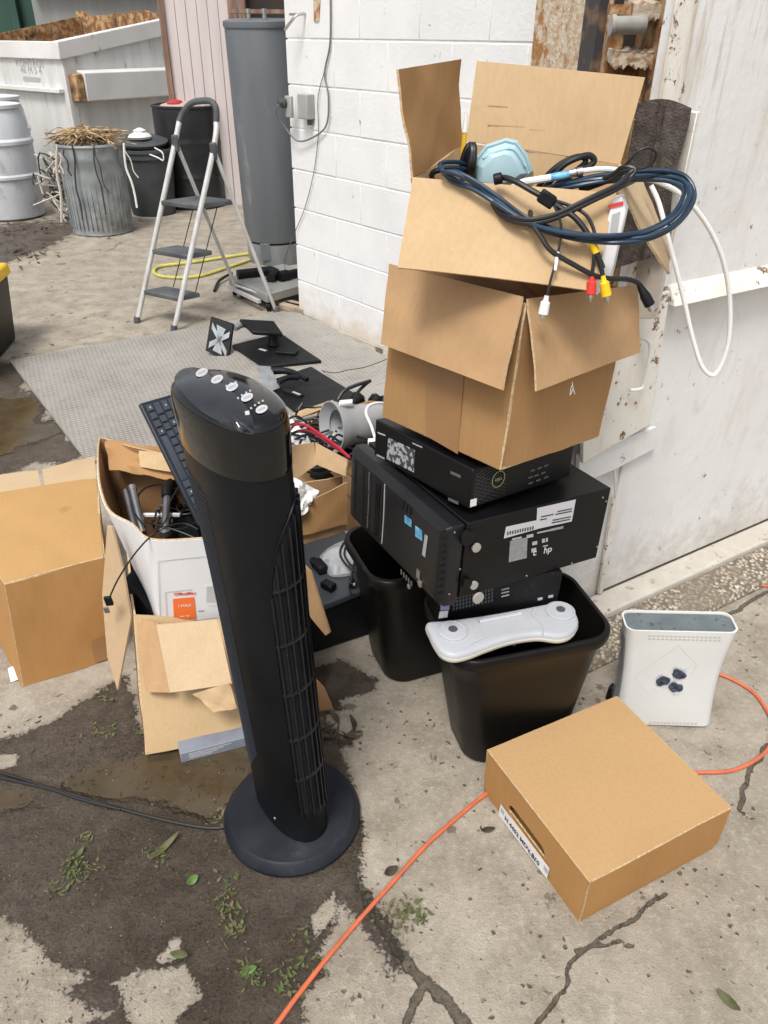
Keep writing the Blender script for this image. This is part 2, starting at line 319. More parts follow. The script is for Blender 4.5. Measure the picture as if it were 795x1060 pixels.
def pebble_material():
    m, N, L, b = newmat('exposed_aggregate')
    tc = N.new('ShaderNodeTexCoord'); vec = tc.outputs['Object']
    v = N.new('ShaderNodeTexVoronoi'); v.inputs['Scale'].default_value = 85; L.new(vec, v.inputs['Vector'])
    cr = N.new('ShaderNodeSeparateColor'); L.new(v.outputs['Color'], cr.inputs[0])
    c = mixc(N, L, cr.outputs[0], (.28, .23, .17), (.60, .54, .44))
    c = mixc(N, L, mr(N, L, v.outputs['Distance'], .30, .62), c, (.14, .115, .085))
    c = mixc(N, L, mr(N, L, noise(N, L, vec, 7, 8, .7), .50, .60, 0, .75), c, (.20, .165, .12))
    L.new(c, b.inputs['Base Color']); b.inputs['Roughness'].default_value = .85
    bp = N.new('ShaderNodeBump'); bp.inputs['Strength'].default_value = .9; bp.inputs['Distance'].default_value = .006; bp.invert = True
    L.new(v.outputs['Distance'], bp.inputs['Height']); L.new(bp.outputs[0], b.inputs['Normal'])
    return m
def tread_material():
    # raised lozenge tread: two brick lattices of short diagonal bars
    m, N, L, b = newmat('tread_plate_steel')
    tc = N.new('ShaderNodeTexCoord'); vec = tc.outputs['Object']
    S = 1/.030
    def bars(rot, ox):
        mp = N.new('ShaderNodeMapping'); mp.inputs['Rotation'].default_value = (0, 0, R_(20)); mp.inputs['Scale'].default_value = (S, S, S); mp.inputs['Location'].default_value = (ox, ox, 0)
        L.new(vec, mp.inputs[0])
        fr = N.new('ShaderNodeVectorMath'); fr.operation = 'FRACTION'; L.new(mp.outputs[0], fr.inputs[0])
        sb = N.new('ShaderNodeVectorMath'); sb.operation = 'SUBTRACT'; L.new(fr.outputs[0], sb.inputs[0]); sb.inputs[1].default_value = (.5, .5, 0)
        m2 = N.new('ShaderNodeMapping'); m2.inputs['Rotation'].default_value = (0, 0, rot); m2.inputs['Scale'].default_value = (1.25, 4.6, 0); L.new(sb.outputs[0], m2.inputs[0])
        ln = N.new('ShaderNodeVectorMath'); ln.operation = 'LENGTH'; L.new(m2.outputs[0], ln.inputs[0])
        return mr(N, L, ln.outputs['Value'], .35, .62, 1, 0)
    h = math_(N, L, 'MAXIMUM', bars(R_(45), 0), bars(R_(-45), .5))
    n1 = noise(N, L, vec, 3.2, 10, .65); n2 = noise(N, L, vec, 30, 8, .7)
    c = mixc(N, L, mr(N, L, n1, .36, .64), (.24, .222, .195), (.34, .32, .29))
    c = mixc(N, L, mr(N, L, n2, .5, .72, 0, .6), c, (.15, .13, .105))
    c = mixc(N, L, math_(N, L, 'MULTIPLY', h, .75), c, (.48, .46, .43))
    L.new(c, b.inputs['Base Color']); b.inputs['Roughness'].default_value = .55; b.inputs['Metallic'].default_value = .2
    bp = N.new('ShaderNodeBump'); bp.inputs['Strength'].default_value = .8; bp.inputs['Distance'].default_value = .003
    L.new(h, bp.inputs['Height']); L.new(bp.outputs[0], b.inputs['Normal'])
    return m
M_ground = ground_material(); M_block = block_material(); M_pebble = pebble_material(); M_tread = tread_material()
M_mortar = mat('white_mortar_joint', (.83, .83, .83), .65, (.74, .74, .74), scale=20)
M_steelwall = wall_paint('white_steel_paint', (.76, .755, .745), (.68, .675, .665), rust=.648)
M_steelrust = wall_paint('chipped_cream_paint', (.77, .745, .69), (.68, .65, .57), rust=.60, stain=(.50, .40, .26))
M_kerbpaint = wall_paint('painted_foundation', (.62, .60, .55), (.52, .49, .43), rust=.60, stain=(.42, .35, .26))

# ------------------------------------------------------------------ mesh helpers
class MB:
    def __init__(s): s.v = []; s.f = []; s.sm = []; s.edge = set()
    def add(s, verts, faces, smooth=False):
        o = len(s.v); s.v += [Vector(p) for p in verts]; s.f += [tuple(i+o for i in f) for f in faces]; s.sm += [smooth]*len(faces); return s
    def hexa(s, P):                                      # 8 corners: bottom 4 (ccw), top 4
        return s.add(P, [(3, 2, 1, 0), (4, 5, 6, 7), (0, 1, 5, 4), (1, 2, 6, 5), (2, 3, 7, 6), (3, 0, 4, 7)])
    def box(s, c, d, X=V(1, 0, 0), Yv=V(0, 1, 0), Z=None):
        c = Vector(c); X = Vector(X).normalized(); Yv = Vector(Yv).normalized(); Z = X.cross(Yv).normalized() if Z is None else Vector(Z).normalized()
        a, b, h = X*d[0]/2, Yv*d[1]/2, Z*d[2]/2
        return s.hexa([c-a-b-h, c+a-b-h, c+a+b-h, c-a+b-h, c-a-b+h, c+a-b+h, c+a+b+h, c-a+b+h])
    def slab(s, P, off):                                 # planar polygon P given thickness vector off
        n = len(P); P = [Vector(p) for p in P]; off = Vector(off)
        return s.add(P+[p+off for p in P], [tuple(range(n-1, -1, -1)), tuple(range(n, 2*n))]+[(i, (i+1) % n, (i+1) % n+n, i+n) for i in range(n)])
    def panel(s, a, b, c, d, t=.004, nu=10, nv=10, bend=0, wob=.0015, seed=0):
        # bilinear sheet a-b-c-d with thickness, a slight bow and wobble
        a, b, c, d = map(Vector, (a, b, c, d)); n = (b-a).cross(d-a).normalized(); vs = []; rs = random.Random(seed)
        ph = [rs.uniform(0, 6) for _ in range(4)]
        for k in (0, 1):
            for j in range(nv+1):
                for i in range(nu+1):
                    u, v = i/nu, j/nv
                    p = a*(1-u)*(1-v)+b*u*(1-v)+c*u*v+d*(1-u)*v
                    w = bend*4*u*(1-u)*v + wob*(math.sin(u*7+ph[0]+v*2)*math.sin(v*6+ph[1])+.5*math.sin(u*17+ph[2])*math.sin(v*13+ph[3]))
                    vs.append(p+n*(w+(k-.5)*t))
        F = []; o = (nu+1)*(nv+1); q = lambda i, j: j*(nu+1)+i
        for j in range(nv):
            for i in range(nu):
                F.append((q(i, j), q(i, j+1), q(i+1, j+1), q(i+1, j))); F.append((o+q(i, j), o+q(i+1, j), o+q(i+1, j+1), o+q(i, j+1)))
        s.edge |= set(range(len(s.f)+len(F), len(s.f)+len(F)+2*nu+2*nv))
        for i in range(nu): F += [(q(i, 0), q(i+1, 0), o+q(i+1, 0), o+q(i, 0)), (q(i+1, nv), q(i, nv), o+q(i, nv), o+q(i+1, nv))]
        for j in range(nv): F += [(q(0, j+1), q(0, j), o+q(0, j), o+q(0, j+1)), (q(nu, j), q(nu, j+1), o+q(nu, j+1), o+q(nu, j))]
        return s.add(vs, F)
    def tube(s, pts, r, n=8, closed=False, smooth=True, caps=True, sub=6):
        P = catmull([Vector(p) for p in pts], closed, sub) if smooth else [Vector(p) for p in pts]
        m = len(P); rr = r if callable(r) else (lambda t: r)
        up = V(0, 0, 1); rings = []; prev = None
        for i, p in enumerate(P):
            t = (P[(i+1) % m]-P[i-1]) if closed else (P[min(i+1, m-1)]-P[max(i-1, 0)])
            if t.length < 1e-9: t = V(0, 0, 1)
            t.normalize()
            if prev is None: x = t.orthogonal().normalized()
            else:
                x = prev - t*prev.dot(t); x = x.normalized() if x.length > 1e-6 else t.orthogonal().normalized()
            prev = x; y = t.cross(x); q = rr(i/max(1, m-1))
            rings.append([p+(x*math.cos(2*math.pi*k/n)+y*math.sin(2*math.pi*k/n))*q for k in range(n)])
        F = []; M = m if closed else m-1
        for i in range(M):
            a, b = i*n, ((i+1) % m)*n
            for k in range(n): F.append((a+k, a+(k+1) % n, b+(k+1) % n, b+k))
        if not closed and caps: F += [tuple(range(n-1, -1, -1)), tuple((m-1)*n+k for k in range(n))]
        return s.add([v for q in rings for v in q], F, True)
    def cyl(s, a, b, r, r2=None, n=24):
        a, b = Vector(a), Vector(b); r2 = r if r2 is None else r2
        return s.tube([a, b], lambda t: r+(r2-r)*t, n, smooth=False)
    def lathe(s, c, prof, n=40, axis=V(0, 0, 1), cap0=True, cap1=True, jit=0, seed=1):     # prof: (radius, height)
        c = Vector(c); axis = Vector(axis).normalized(); x = axis.orthogonal().normalized(); y = axis.cross(x); vs = []; rs = random.Random(seed)
        ph = [rs.uniform(0, 6.28) for _ in range(3)]
        for r, h in prof:
            for k in range(n):
                a = 2*math.pi*k/n; rr = r*(1+jit*(math.sin(2*a+ph[0]+h*3)+.6*math.sin(3*a+ph[1]+h*7)+.4*math.sin(5*a+ph[2]-h*9)))
                vs.append(c+axis*h+(x*math.cos(a)+y*math.sin(a))*rr)
        F = []
        for i in range(len(prof)-1):
            for k in range(n): F.append((i*n+k, i*n+(k+1) % n, (i+1)*n+(k+1) % n, (i+1)*n+k))
        if cap0: F.append(tuple(range(n-1, -1, -1)))
        if cap1: F.append(tuple((len(prof)-1)*n+k for k in range(n)))
        return s.add(vs, F, True)
    def loft(s, rings, cap0=True, cap1=True, smooth=True):
        n = len(rings[0]); vs = [p for r in rings for p in r]; F = []
        for i in range(len(rings)-1):
            for k in range(n): F.append((i*n+k, i*n+(k+1) % n, (i+1)*n+(k+1) % n, (i+1)*n+k))
        if cap0: F.append(tuple(range(n-1, -1, -1)))
        if cap1: F.append(tuple((len(rings)-1)*n+k for k in range(n)))
        return s.add(vs, F, smooth)
def catmull(P, closed=False, sub=6):
    m = len(P)
    if m < 3: return P
    out = []
    for i in range(m if closed else m-1):
        g = (lambda k: P[k % m]) if closed else (lambda k: P[max(0, min(m-1, k))])
        a, b, c, d = g(i-1), g(i), g(i+1), g(i+2)
        for k in range(sub):
            t = k/sub; out.append(.5*((2*b)+(c-a)*t+(2*a-5*b+4*c-d)*t*t+(3*b-a-3*c+d)*t**3))
    if not closed: out.append(P[-1])
    return out

def link(o): SC.collection.objects.link(o); return o
def tag(o, label, cat=None, group=None, kind=None):
    if label: o['label'] = label
    if cat: o['category'] = cat
    if group: o['group'] = group
    if kind: o['kind'] = kind
    return o
def thing(name, loc, label, cat, group=None):
    o = link(bpy.data.objects.new(name, None)); o.location = loc; o.empty_display_size = .05
    return tag(o, label, cat, group)
def wloc(o):
    l = Vector(o.location)
    while o.parent: o = o.parent; l += Vector(o.location)
    return l
def obj(name, mb, m, parent=None, bevel=0, angle=35, seg=2, label=None, origin=None):
    me = bpy.data.meshes.new(name); org = wloc(parent) if parent else (Vector(origin) if origin is not None else V(0, 0, 0))
    me.from_pydata([tuple(v-org) for v in mb.v], [], mb.f)
    me.polygons.foreach_set('use_smooth', [True]*len(mb.f))
    if mb.edge and m in CARDS: me.polygons.foreach_set('material_index', [1 if i in mb.edge else 0 for i in range(len(mb.f))])
    me.validate(); me.update()
    bm = bmesh.new(); bm.from_mesh(me); bmesh.ops.recalc_face_normals(bm, faces=bm.faces); bm.to_mesh(me); bm.free()
    me.set_sharp_from_angle(angle=R_(angle))
    me.materials.append(m)
    if mb.edge and m in CARDS: me.materials.append(M_cb_edge)
    o = link(bpy.data.objects.new(name, me))
    if parent: o.parent = parent
    else: o.location = org
    if bevel:
        b = o.modifiers.new('bevel', 'BEVEL'); b.width = bevel; b.segments = seg; b.limit_method = 'ANGLE'; b.angle_limit = R_(38); b.harden_normals = False
    if label: o['label'] = label
    return o
def text(name, s, m, parent, O, X, Yv, size, off=.0006, align='CENTER', bold=0, sx=1):
    cu = bpy.data.curves.new(name, 'FONT'); cu.body = s; cu.size = size; cu.align_x = align; cu.align_y = 'CENTER'; cu.extrude = .0002; cu.offset = bold
    t = bpy.data.objects.new(name, cu); link(t); dg = bpy.context.evaluated_depsgraph_get()
    me = bpy.data.meshes.new_from_object(t.evaluated_get(dg)); bpy.data.objects.remove(t); bpy.data.curves.remove(cu)
    X = Vector(X).normalized(); Yv = (Vector(Yv)-X*Vector(Yv).dot(X)).normalized(); Z = X.cross(Yv); org = wloc(parent)
    P = Vector(O)+Z*off-org
    me.transform(Matrix(((X[0]*sx, Yv[0], Z[0], P[0]), (X[1]*sx, Yv[1], Z[1], P[1]), (X[2]*sx, Yv[2], Z[2], P[2]), (0, 0, 0, 1))))
    me.materials.clear(); me.materials.append(m); me.name = name
    o = link(bpy.data.objects.new(name, me)); o.parent = parent; return o
def copy_thing(r, delta):
    c = r.copy(); link(c); c.location = Vector(r.location)+Vector(delta)
    for ch in list(r.children):
        k = ch.copy(); link(k); k.parent = c
        for g in list(ch.children):
            q = g.copy(); link(q); q.parent = k
    return c
class Face:
    """a plane on a real object, used to read where printed marks sit on it"""
    def __init__(s, O, A, B):                            # A-O along u, B-O along v, outward normal towards the camera
        s.O, s.A, s.B = Vector(O), Vector(A), Vector(B); s.u = (s.A-s.O).normalized(); s.v = (s.B-s.O).normalized(); s.n = s.u.cross(s.v).normalized()
        if s.n.dot(Vector(CAMP)-s.O) < 0: s.n = -s.n
    def hit(s, x, y, off=0):
        d = Vector(ray(x, y)); c = Vector(CAMP); t = (s.O+s.n*off-c).dot(s.n)/d.dot(s.n); return c+d*t
    def uv(s, u, v, off=0): return s.O+(s.A-s.O)*u+(s.B-s.O)*v+s.n*off
    def decal(s, px, off=.0006, t=.0005): return MB().slab([s.hit(*p, off) for p in px], s.n*t)
    def rect(s, u0, v0, u1, v1, off=.0006, t=.0005, mb=None):
        return (mb or MB()).slab([s.uv(u0, v0, off), s.uv(u1, v0, off), s.uv(u1, v1, off), s.uv(u0, v1, off)], s.n*t)
def hollow_box(mb, P, t=.004, seed=0, sides=(0, 1, 2, 3), bottom=True, wob=.0024):
    """P: 4 bottom + 4 top corners; walls as bowed sheets"""
    for i in sides:
        j = (i+1) % 4; mb.panel(P[i], P[j], P[j+4], P[i+4], t, 10, 8, wob=wob, seed=seed+i)
    if bottom: mb.panel(P[0], P[1], P[2], P[3], t, 4, 4, wob=0)
    return mb
def cube8(q):                                            # origin corner, yaw, tilt x, tilt y, dims -> 8 corners
    o = Vector(q[:3]); M = Matrix.Rotation(q[3], 3, 'Z') @ Matrix.Rotation(q[5], 3, 'Y') @ Matrix.Rotation(q[4], 3, 'X')
    a, b, c = M @ V(q[6], 0, 0), M @ V(0, q[7], 0), M @ V(0, 0, q[8])
    return [o, o+a, o+a+b, o+b, o+c, o+a+c, o+a+b+c, o+b+c], a, b, c

# ================================================================== GROUND
def axis_lines(lo, hi, step, far):
    a = list(np.arange(lo, hi+1e-6, step)); x = lo; d = step; L_ = []
    while x > -far: d *= 1.35; x -= d; L_.append(x)
    b = []; x = hi; d = step
    while x < far: d *= 1.35; x += d; b.append(x)
    return np.array(L_[::-1]+a+b)
def inpoly(px, py, poly):
    c = np.zeros(px.shape, bool); n = len(poly)
    for i in range(n):
        x0, y0 = poly[i]; x1, y1 = poly[(i+1) % n]
        if y0 == y1: continue
        k = ((y0 > py) != (y1 > py)) & (px < (x1-x0)*(py-y0)/(y1-y0)+x0); c ^= k
    return c
def segdist(px, py, pts, closed):
    d = np.full(px.shape, 1e9); n = len(pts)
    for i in range(n if closed else n-1):
        x0, y0 = pts[i]; x1, y1 = pts[(i+1) % n]; dx, dy = x1-x0, y1-y0; l = dx*dx+dy*dy+1e-12
        t = np.clip(((px-x0)*dx+(py-y0)*dy)/l, 0, 1); d = np.minimum(d, np.hypot(px-x0-t*dx, py-y0-t*dy))
    return d
def gp(poly): return [tuple(G(x, y)[:2]) for x, y in poly]
def build_ground():
    xs = axis_lines(-1.7, 1.4, .0085, 60); ys = axis_lines(.5, 2.3, .0085, 60)
    nx, ny = len(xs), len(ys); Xg, Yg = np.meshgrid(xs, ys); px, py = Xg.ravel(), Yg.ravel()
    def sd(poly, soft):
        p = gp(poly); d = segdist(px, py, p, True); return np.clip(np.where(inpoly(px, py, p), d, -d)/soft, -1, 1)
    wet = np.full(px.shape, -1.)
    main = [(-200, 775), (0, 768), (55, 748), (100, 716), (128, 700), (150, 760), (245, 750), (330, 745), (352, 768), (362, 800), (376, 860), (372, 905), (378, 930), (395, 960), (402, 985), (380, 962),
            (352, 935), (342, 965), (322, 985), (338, 1010), (310, 1035), (322, 1090), (60, 1120), (88, 1062), (112, 1050), (64, 1026), (92, 1012), (56, 998), (27, 957), (-5, 948), (-200, 930)]
    wet = np.maximum(wet, sd(main, .035))
    for hole, s in (([(112, 1018), (140, 1003), (190, 1001), (212, 1030), (196, 1046), (170, 1068), (138, 1062), (128, 1035)], .02), ([(160, 994), (178, 968), (190, 972), (184, 992), (165, 999)], .014), ([(-10, 782), (20, 780), (18, 794), (-10, 798)], .014), ([(322, 948), (346, 922), (350, 938), (340, 958), (326, 972)], .012)):
        wet = np.minimum(wet, -sd(hole, s))
    for p in ([(325, 692), (352, 684), (392, 702), (385, 716), (350, 722), (352, 735), (325, 745)], [(-80, 388), (20, 392), (60, 440), (92, 476), (40, 478), (0, 492), (-80, 505)], [(-60, 214), (20, 226), (70, 246), (20, 262), (-60, 268)]):
        wet = np.maximum(wet, sd(p, .03))
    wet = np.maximum(wet, sd([(360, 900), (392, 940), (420, 990), (408, 1000), (372, 950), (352, 915)], .04)*.55)
    pud = np.full(px.shape, -1.)
    for p in ([(60, 815), (95, 790), (150, 778), (250, 765), (262, 790), (240, 840), (215, 852), (160, 830), (100, 826)], [(-40, 815), (40, 812), (45, 835), (-40, 845)], [(-80, 395), (30, 412), (62, 448), (30, 462), (-5, 475), (-80, 480)]):
        pud = np.maximum(pud, sd(p, .05))
    crack = np.zeros(px.shape)
    for pts, w in (([(372, 918), (392, 950), (412, 985), (432, 1010), (470, 1045), (500, 1085)], .011), ([(440, 1018), (428, 1040), (412, 1085)], .008), ([(690, 925), (650, 955), (620, 972), (592, 995), (585, 1025), (560, 1055), (540, 1080)], .0042),
                   ([(795, 770), (775, 800), (765, 838)], .0055), ([(108, 250), (150, 268), (190, 282)], .016), ([(645, 700), (700, 670), (795, 612)], .006), ([(310, 325), (350, 348), (402, 372), (440, 396)], .018), ([(595, 985), (640, 975), (655, 980)], .004)):
        r_ = random.Random(len(pts)*7+int(pts[0][0])); q_ = []
        for (xa, ya), (xb, yb) in zip(pts[:-1], pts[1:]):
            m_ = max(2, int(math.hypot(xb-xa, yb-ya)/9))
            for k in range(m_): q_.append((xa+(xb-xa)*k/m_+r_.uniform(-3, 3)*(k > 0), ya+(yb-ya)*k/m_+r_.uniform(-2, 2)*(k > 0)))
        pts = q_+[pts[-1]]
        crack = np.maximum(crack, np.clip(1-segdist(px, py, gp(pts), False)/(w*1.9), 0, 1))
    z = np.zeros(px.shape)
    me = bpy.data.meshes.new('ground'); v = np.stack([px, py, z], 1)
    i, j = np.meshgrid(np.arange(nx-1), np.arange(ny-1)); a = (j*nx+i).ravel(); F = np.stack([a, a+1, a+1+nx, a+nx], 1)
    me.from_pydata(v.tolist(), [], F.tolist())
    for n, arr in (('wet', wet), ('puddle', pud), ('crack', crack)):
        at = me.attributes.new(n, 'FLOAT', 'POINT'); at.data.foreach_set('value', arr.astype(np.float32))
    me.materials.append(M_ground); o = link(bpy.data.objects.new('ground', me)); o['kind'] = 'structure'
build_ground()

# ================================================================== BUILDINGS AND STEELWORK
WA = V(-.527, 4.589, 0); wd = V(math.cos(-.8696), math.sin(-.8696), 0); wn_ = V(wd.y, -wd.x, 0)   # wall direction; wn_ points to the yard
if wn_.y > 0: wn_ = -wn_
wn_ = V(-abs(wd.y), -abs(wd.x), 0).normalized()
t = thing('block_wall', WA, 'white painted cinder block wall with chipped paint behind the grey tank', 'wall')
BK = .2032; Z0 = .2071-BK; LEN = 1.66
mb = MB(); bw = 3.0
cols = [0]
body = MB().hexa([WA, WA+wd*LEN, WA+wd*LEN-wn_*bw, WA-wn_*bw]+[p+V(0, 0, 3.2) for p in (WA, WA+wd*LEN, WA+wd*LEN-wn_*bw, WA-wn_*bw)])
obj('wall_core', MB().hexa([p-wn_*.0035 for p in (WA+wd*.012, WA+wd*LEN)]+[WA+wd*LEN-wn_*bw, WA+wd*.012-wn_*bw]+[p+V(0, 0, 3.2) for p in (WA+wd*.012-wn_*.0035, WA+wd*LEN-wn_*.0035, WA+wd*LEN-wn_*bw, WA+wd*.012-wn_*bw)]), M_mortar, t)
for k in range(-1, 15):
    z0 = max(0, Z0+k*BK+.004); z1 = Z0+(k+1)*BK-.004
    if z1 < .02: continue
    off = .2032 if k % 2 else 0; x = -off
    while x < LEN:
        a, b = max(0, x+(.0008 if x > 0 else 0)), min(LEN, x+.4064-.0008)
        if b-a > .02:
            e = rnd(-.0012, .0012); P = [WA+wd*a+wn_*e, WA+wd*b+wn_*e, WA+wd*b-wn_*.1, WA+wd*a-wn_*.1]
            mb.hexa([p+V(0, 0, z0) for p in P]+[p+V(0, 0, z1) for p in P])
        x += .4064
obj('blocks', mb, M_block, t, bevel=.0025)
# return face round the corner, towards the tank
# outlet box, spigot and rusty strap on the block wall
CM = Face(WA, WA+wd, WA+V(0, 0, 1))
t = thing('outlet_box', CM.hit(320, 118), 'small grey electric outlet box on the white block wall beside the tank', 'outlet')
c = CM.hit(318, 110); u, w = wd, V(0, 0, 1)
obj('box', MB().box(CM.hit(321, 110)+wn_*.025, (.085, .05, .115), u, wn_), M_box_grey, t, bevel=.005)
obj('cover', MB().box(CM.hit(309, 110)+wn_*.058, (.055, .018, .10), u, wn_), M_box_grey, t, bevel=.004)
obj('plug', MB().lathe(CM.hit(306, 106)+wn_*.067, [(.024, 0), (.024, .018), (.016, .022), (.015, .04)], 16, wn_), M_plug, t)
obj('conduit', MB().cyl(CM.hit(324, 121)+wn_*.02-V(0, 0, .0), CM.hit(324, 129)+wn_*.02, .014), M_plug, t)
t = obj('flex_cord', MB().tube([CM.hit(306, 108)+wn_*.11, CM.hit(302, 116)+wn_*.10, CM.hit(304, 130)+wn_*.06, CM.hit(312, 145)+wn_*.03, CM.hit(325, 143)+wn_*.02, CM.hit(340, 130)+wn_*.015, CM.hit(342, 100)+wn_*.012, CM.hit(338, 76)+wn_*.012, CM.hit(343, 48)+wn_*.01, CM.hit(344, 15)+wn_*.01, CM.hit(343, -40)+wn_*.01], .0045, 7), mat('grey_flex', (.16, .165, .17), .5), origin=CM.hit(340, 100))
tag(t, 'grey cord looping down the block wall to the outlet box', 'cord')
t = obj('thin_wire', MB().tube([CM.hit(339, 70)+wn_*.01, CM.hit(331, 100)+wn_*.01, CM.hit(331, 140)+wn_*.01, CM.hit(326, 180)+wn_*.01, CM.hit(317, 215)+wn_*.01, CM.hit(308, 238)+wn_*.012, CM.hit(303, 265)+wn_*.05, G(296, 300)+V(0, 0, .1), G(291, 322)+V(0, 0, .006)], .002, 6), M_plug, origin=CM.hit(326, 180))
tag(t, 'thin dark wire hanging down the white block wall to the floor', 'wire')
t = thing('wall_spigot', CM.hit(313, 20), 'small metal hook high on the corner of the white block wall', 'hook')
obj('stem', MB().tube([CM.hit(316, 14), CM.hit(316, 16)+wn_*.05, CM.hit(314, 22)+wn_*.07, CM.hit(308, 31)+wn_*.075], .007, 8), M_metal, t)
obj('arm', MB().tube([CM.hit(309, 15)+wn_*.05, CM.hit(316, 15)+wn_*.055], .006, 8), M_metal, t)
t = obj('rusty_strap', MB().slab([CM.hit(325, -2, .0015), CM.hit(332, -2, .0015), CM.hit(330.5, 22, .0015), CM.hit(325.5, 22, .0015)], wn_*.004), M_rustpale, origin=CM.hit(328, 10))
tag(t, 'short rusty strap fixed high on the white block wall', 'strap')

# rust-flaked steel post filling the gap at the end of the block wall
E0 = WA+wd*LEN; pl0, pl1 = Y(553.5, 0, 3.05), Y(627, 0, 2.60)
ud = (V(pl1.x, pl1.y, 0)-V(pl0.x, pl0.y, 0)); pw = ud.length; ud.normalize(); un = V(ud.y, -ud.x, 0)
if un.y > 0: un = -un
PA = V(pl0.x, pl0.y, 0)
t = thing('rusty_plate', PA+ud*pw/2, 'tan rust-flaked steel plate between the block wall and the open column', 'plate')
obj('plate', MB().box(PA+ud*(pw/2+.012)+V(0, 0, 1.1)-un*.02, (pw+.02, .03, 2.2), ud, un), M_rustpale, t, bevel=.003)
PF = Face(PA+V(0, 0, 0), PA+ud, PA+V(0, 0, 1))
f0_, f1_ = PF.hit(612, 20), PF.hit(627, 20); f0_ = V(f0_.x, f0_.y, 0); f1_ = V(f1_.x, f1_.y, 0)
mb = MB().box((f0_+f1_)/2+un*.012+V(0, 0, 1.1), ((f1_-f0_).length, .03, 2.2), ud, un)
obj('flange', mb, mat('dark_flange', (.05, .045, .045), .7, (.20, .12, .07), scale=14, lo=.5, hi=.65), t, bevel=.002)
# open column with rungs, pipe
C1 = V(.64, 2.12, 0)
def cy(x, y, d=2.12): return Y(x, y, d)
t = thing('rusty_column', V(cy(665, 100).x, 2.12, 0), 'open rusty steel column with jagged rungs left of the white container', 'column')
xl, xr = cy(630, 60).x-.02, cy(700, 60).x+.04
xv = Y(628, 60, 2.26).x; obj('void_shade_sheet', MB().box(V((xv+xr)/2, 2.26, 1.0), (xr-xv, .01, 2.1)), M_void, t)  # dark sheet stands in for the unlit void behind the column
def vstrip(mb, pL, pR, d, th, zlo=0, zhi=2.2):
    for a, b in (((pL), (pR)),):
        A, B = Y(a, 60, d), Y(b, 60, d); mb.box(V((A.x+B.x)/2, d+th/2, (zlo+zhi)/2), (abs(B.x-A.x), th, zhi-zlo))
    return mb
obj('right_web', vstrip(MB(), 669, 683, 2.10, .12), M_rust, t, bevel=.004)
mb = MB(); vstrip(mb, 680, 704, 2.03, .05); obj('right_flange', mb, M_rust, t, bevel=.004)
def jag(y0, x0, x1, th, seed):
    rs = random.Random(seed); A, B = Y(x0, y0, 2.06), Y(x1, y0, 2.06); n = 22; top = []; bot = []
    for i in range(n+1):
        p = A.lerp(B, i/n); top.append(p+V(0, rs.uniform(-.006, .004), rs.uniform(-.003, .003)+th/2)); bot.append(p+V(0, rs.uniform(-.006, .004), -th/2+rs.uniform(-.007, .007)))
    return MB().slab(top+bot[::-1], V(0, .09, .01))
M_jag = mat('flaking_cream_rust', (.52, .45, .35), .85, (.30, .16, .07), scale=30, lo=.5, hi=.6, bump=1, bscale=60, bdist=.006)
obj('rung', jag(12, 655, 697, .030, 3), M_jag, t); obj('rung', jag(62, 634, 690, .030, 5), M_jag, t)
obj('upper_bracket', MB().box(Y(644, 10, 2.1), (.06, .03, .02)), M_rust, t)
obj('shelf_plate', MB().box(Y(634, 52, 2.14), (.035, .05, .10)), M_rust, t, bevel=.004)
obj('pipe', MB().loft([[Y(x, 26, 2.05)+V(0, .02*0, 0)+(V(0, 1, 0)*math.cos(a)+V(0, 0, 1)*math.sin(a))*r for a in [2*math.pi*k/20 for k in range(20)]] for x, r in ((632, .012), (632, .021), (636, .021), (636, .018), (668, .018))]), mat('scuffed_grey_pipe', (.42, .41, .39), .5, (.25, .24, .22), scale=15), t)
obj('web_below', MB().box(Y(655, 160, 2.16), (.16, .02, .42)), M_rust, t)

# white steel container
CA, CB = G(619, 613, .05), G(795, 537, .05); cdv = V(CB.x-CA.x, CB.y-CA.y, 0).normalized(); cn = V(cdv.y, -cdv.x, 0)
if cn.y > 0: cn = -cn
CA = V(CA.x, CA.y, 0)
CF = Face(CA, CA+cdv, CA+V(0, 0, 1))
t = thing('steel_container', CA+cdv*1.0, 'large white painted steel container wall with scuffs right of the boxes', 'container')
obj('lower_panel', MB().slab([CA+V(0, 0, .05), CA+cdv*3.2+V(0, 0, .05), CA+cdv*3.2+V(0, 0, .95), CA+V(0, 0, .95)], -cn*.05), M_steelwall, t, bevel=.003)
zt = CF.hit(740, 276).z; 
UX = CF.hit(690, 150); uo = (V(UX.x, UX.y, 0)-CA).dot(cdv)
def upx(x, y): return (V(CF.hit(x, y).x, CF.hit(x, y).y, 0)-CA).dot(cdv)
ul = upx(692, 60)
mb = MB().slab([CA+cdv*ul+V(0, 0, .955)+cn*.018, CA+cdv*3.2+V(0, 0, .955)+cn*.018, CA+cdv*3.2+V(0, 0, 2.3)+cn*.018, CA+cdv*ul+V(0, 0, 2.3)+cn*.018], -cn*.05)
obj('upper_panel', mb, M_steelwall, t, bevel=.003)
e0, e1 = upx(684, 60)-.012, upx(702, 60)
obj('edge_strip', MB().slab([CA+cdv*e0+V(0, 0, .99)+cn*.019, CA+cdv*e1+V(0, 0, .99)+cn*.019, CA+cdv*e1+V(0, 0, 2.3)+cn*.019, CA+cdv*e0+V(0, 0, 2.3)+cn*.019], cn*.006), M_steelrust, t, bevel=.002)
l0 = upx(684, 300)
P = [CA+cdv*l0+V(0, 0, .915), CA+cdv*3.2+V(0, 0, .915)]
obj('ledge', MB().hexa([P[0], P[1], P[1]+cn*.05, P[0]+cn*.05, P[0]+V(0, 0, .055), P[1]+V(0, 0, .055), P[1]+cn*.028+V(0, 0, .04), P[0]+cn*.028+V(0, 0, .04)]), M_steelrust, t, bevel=.003)
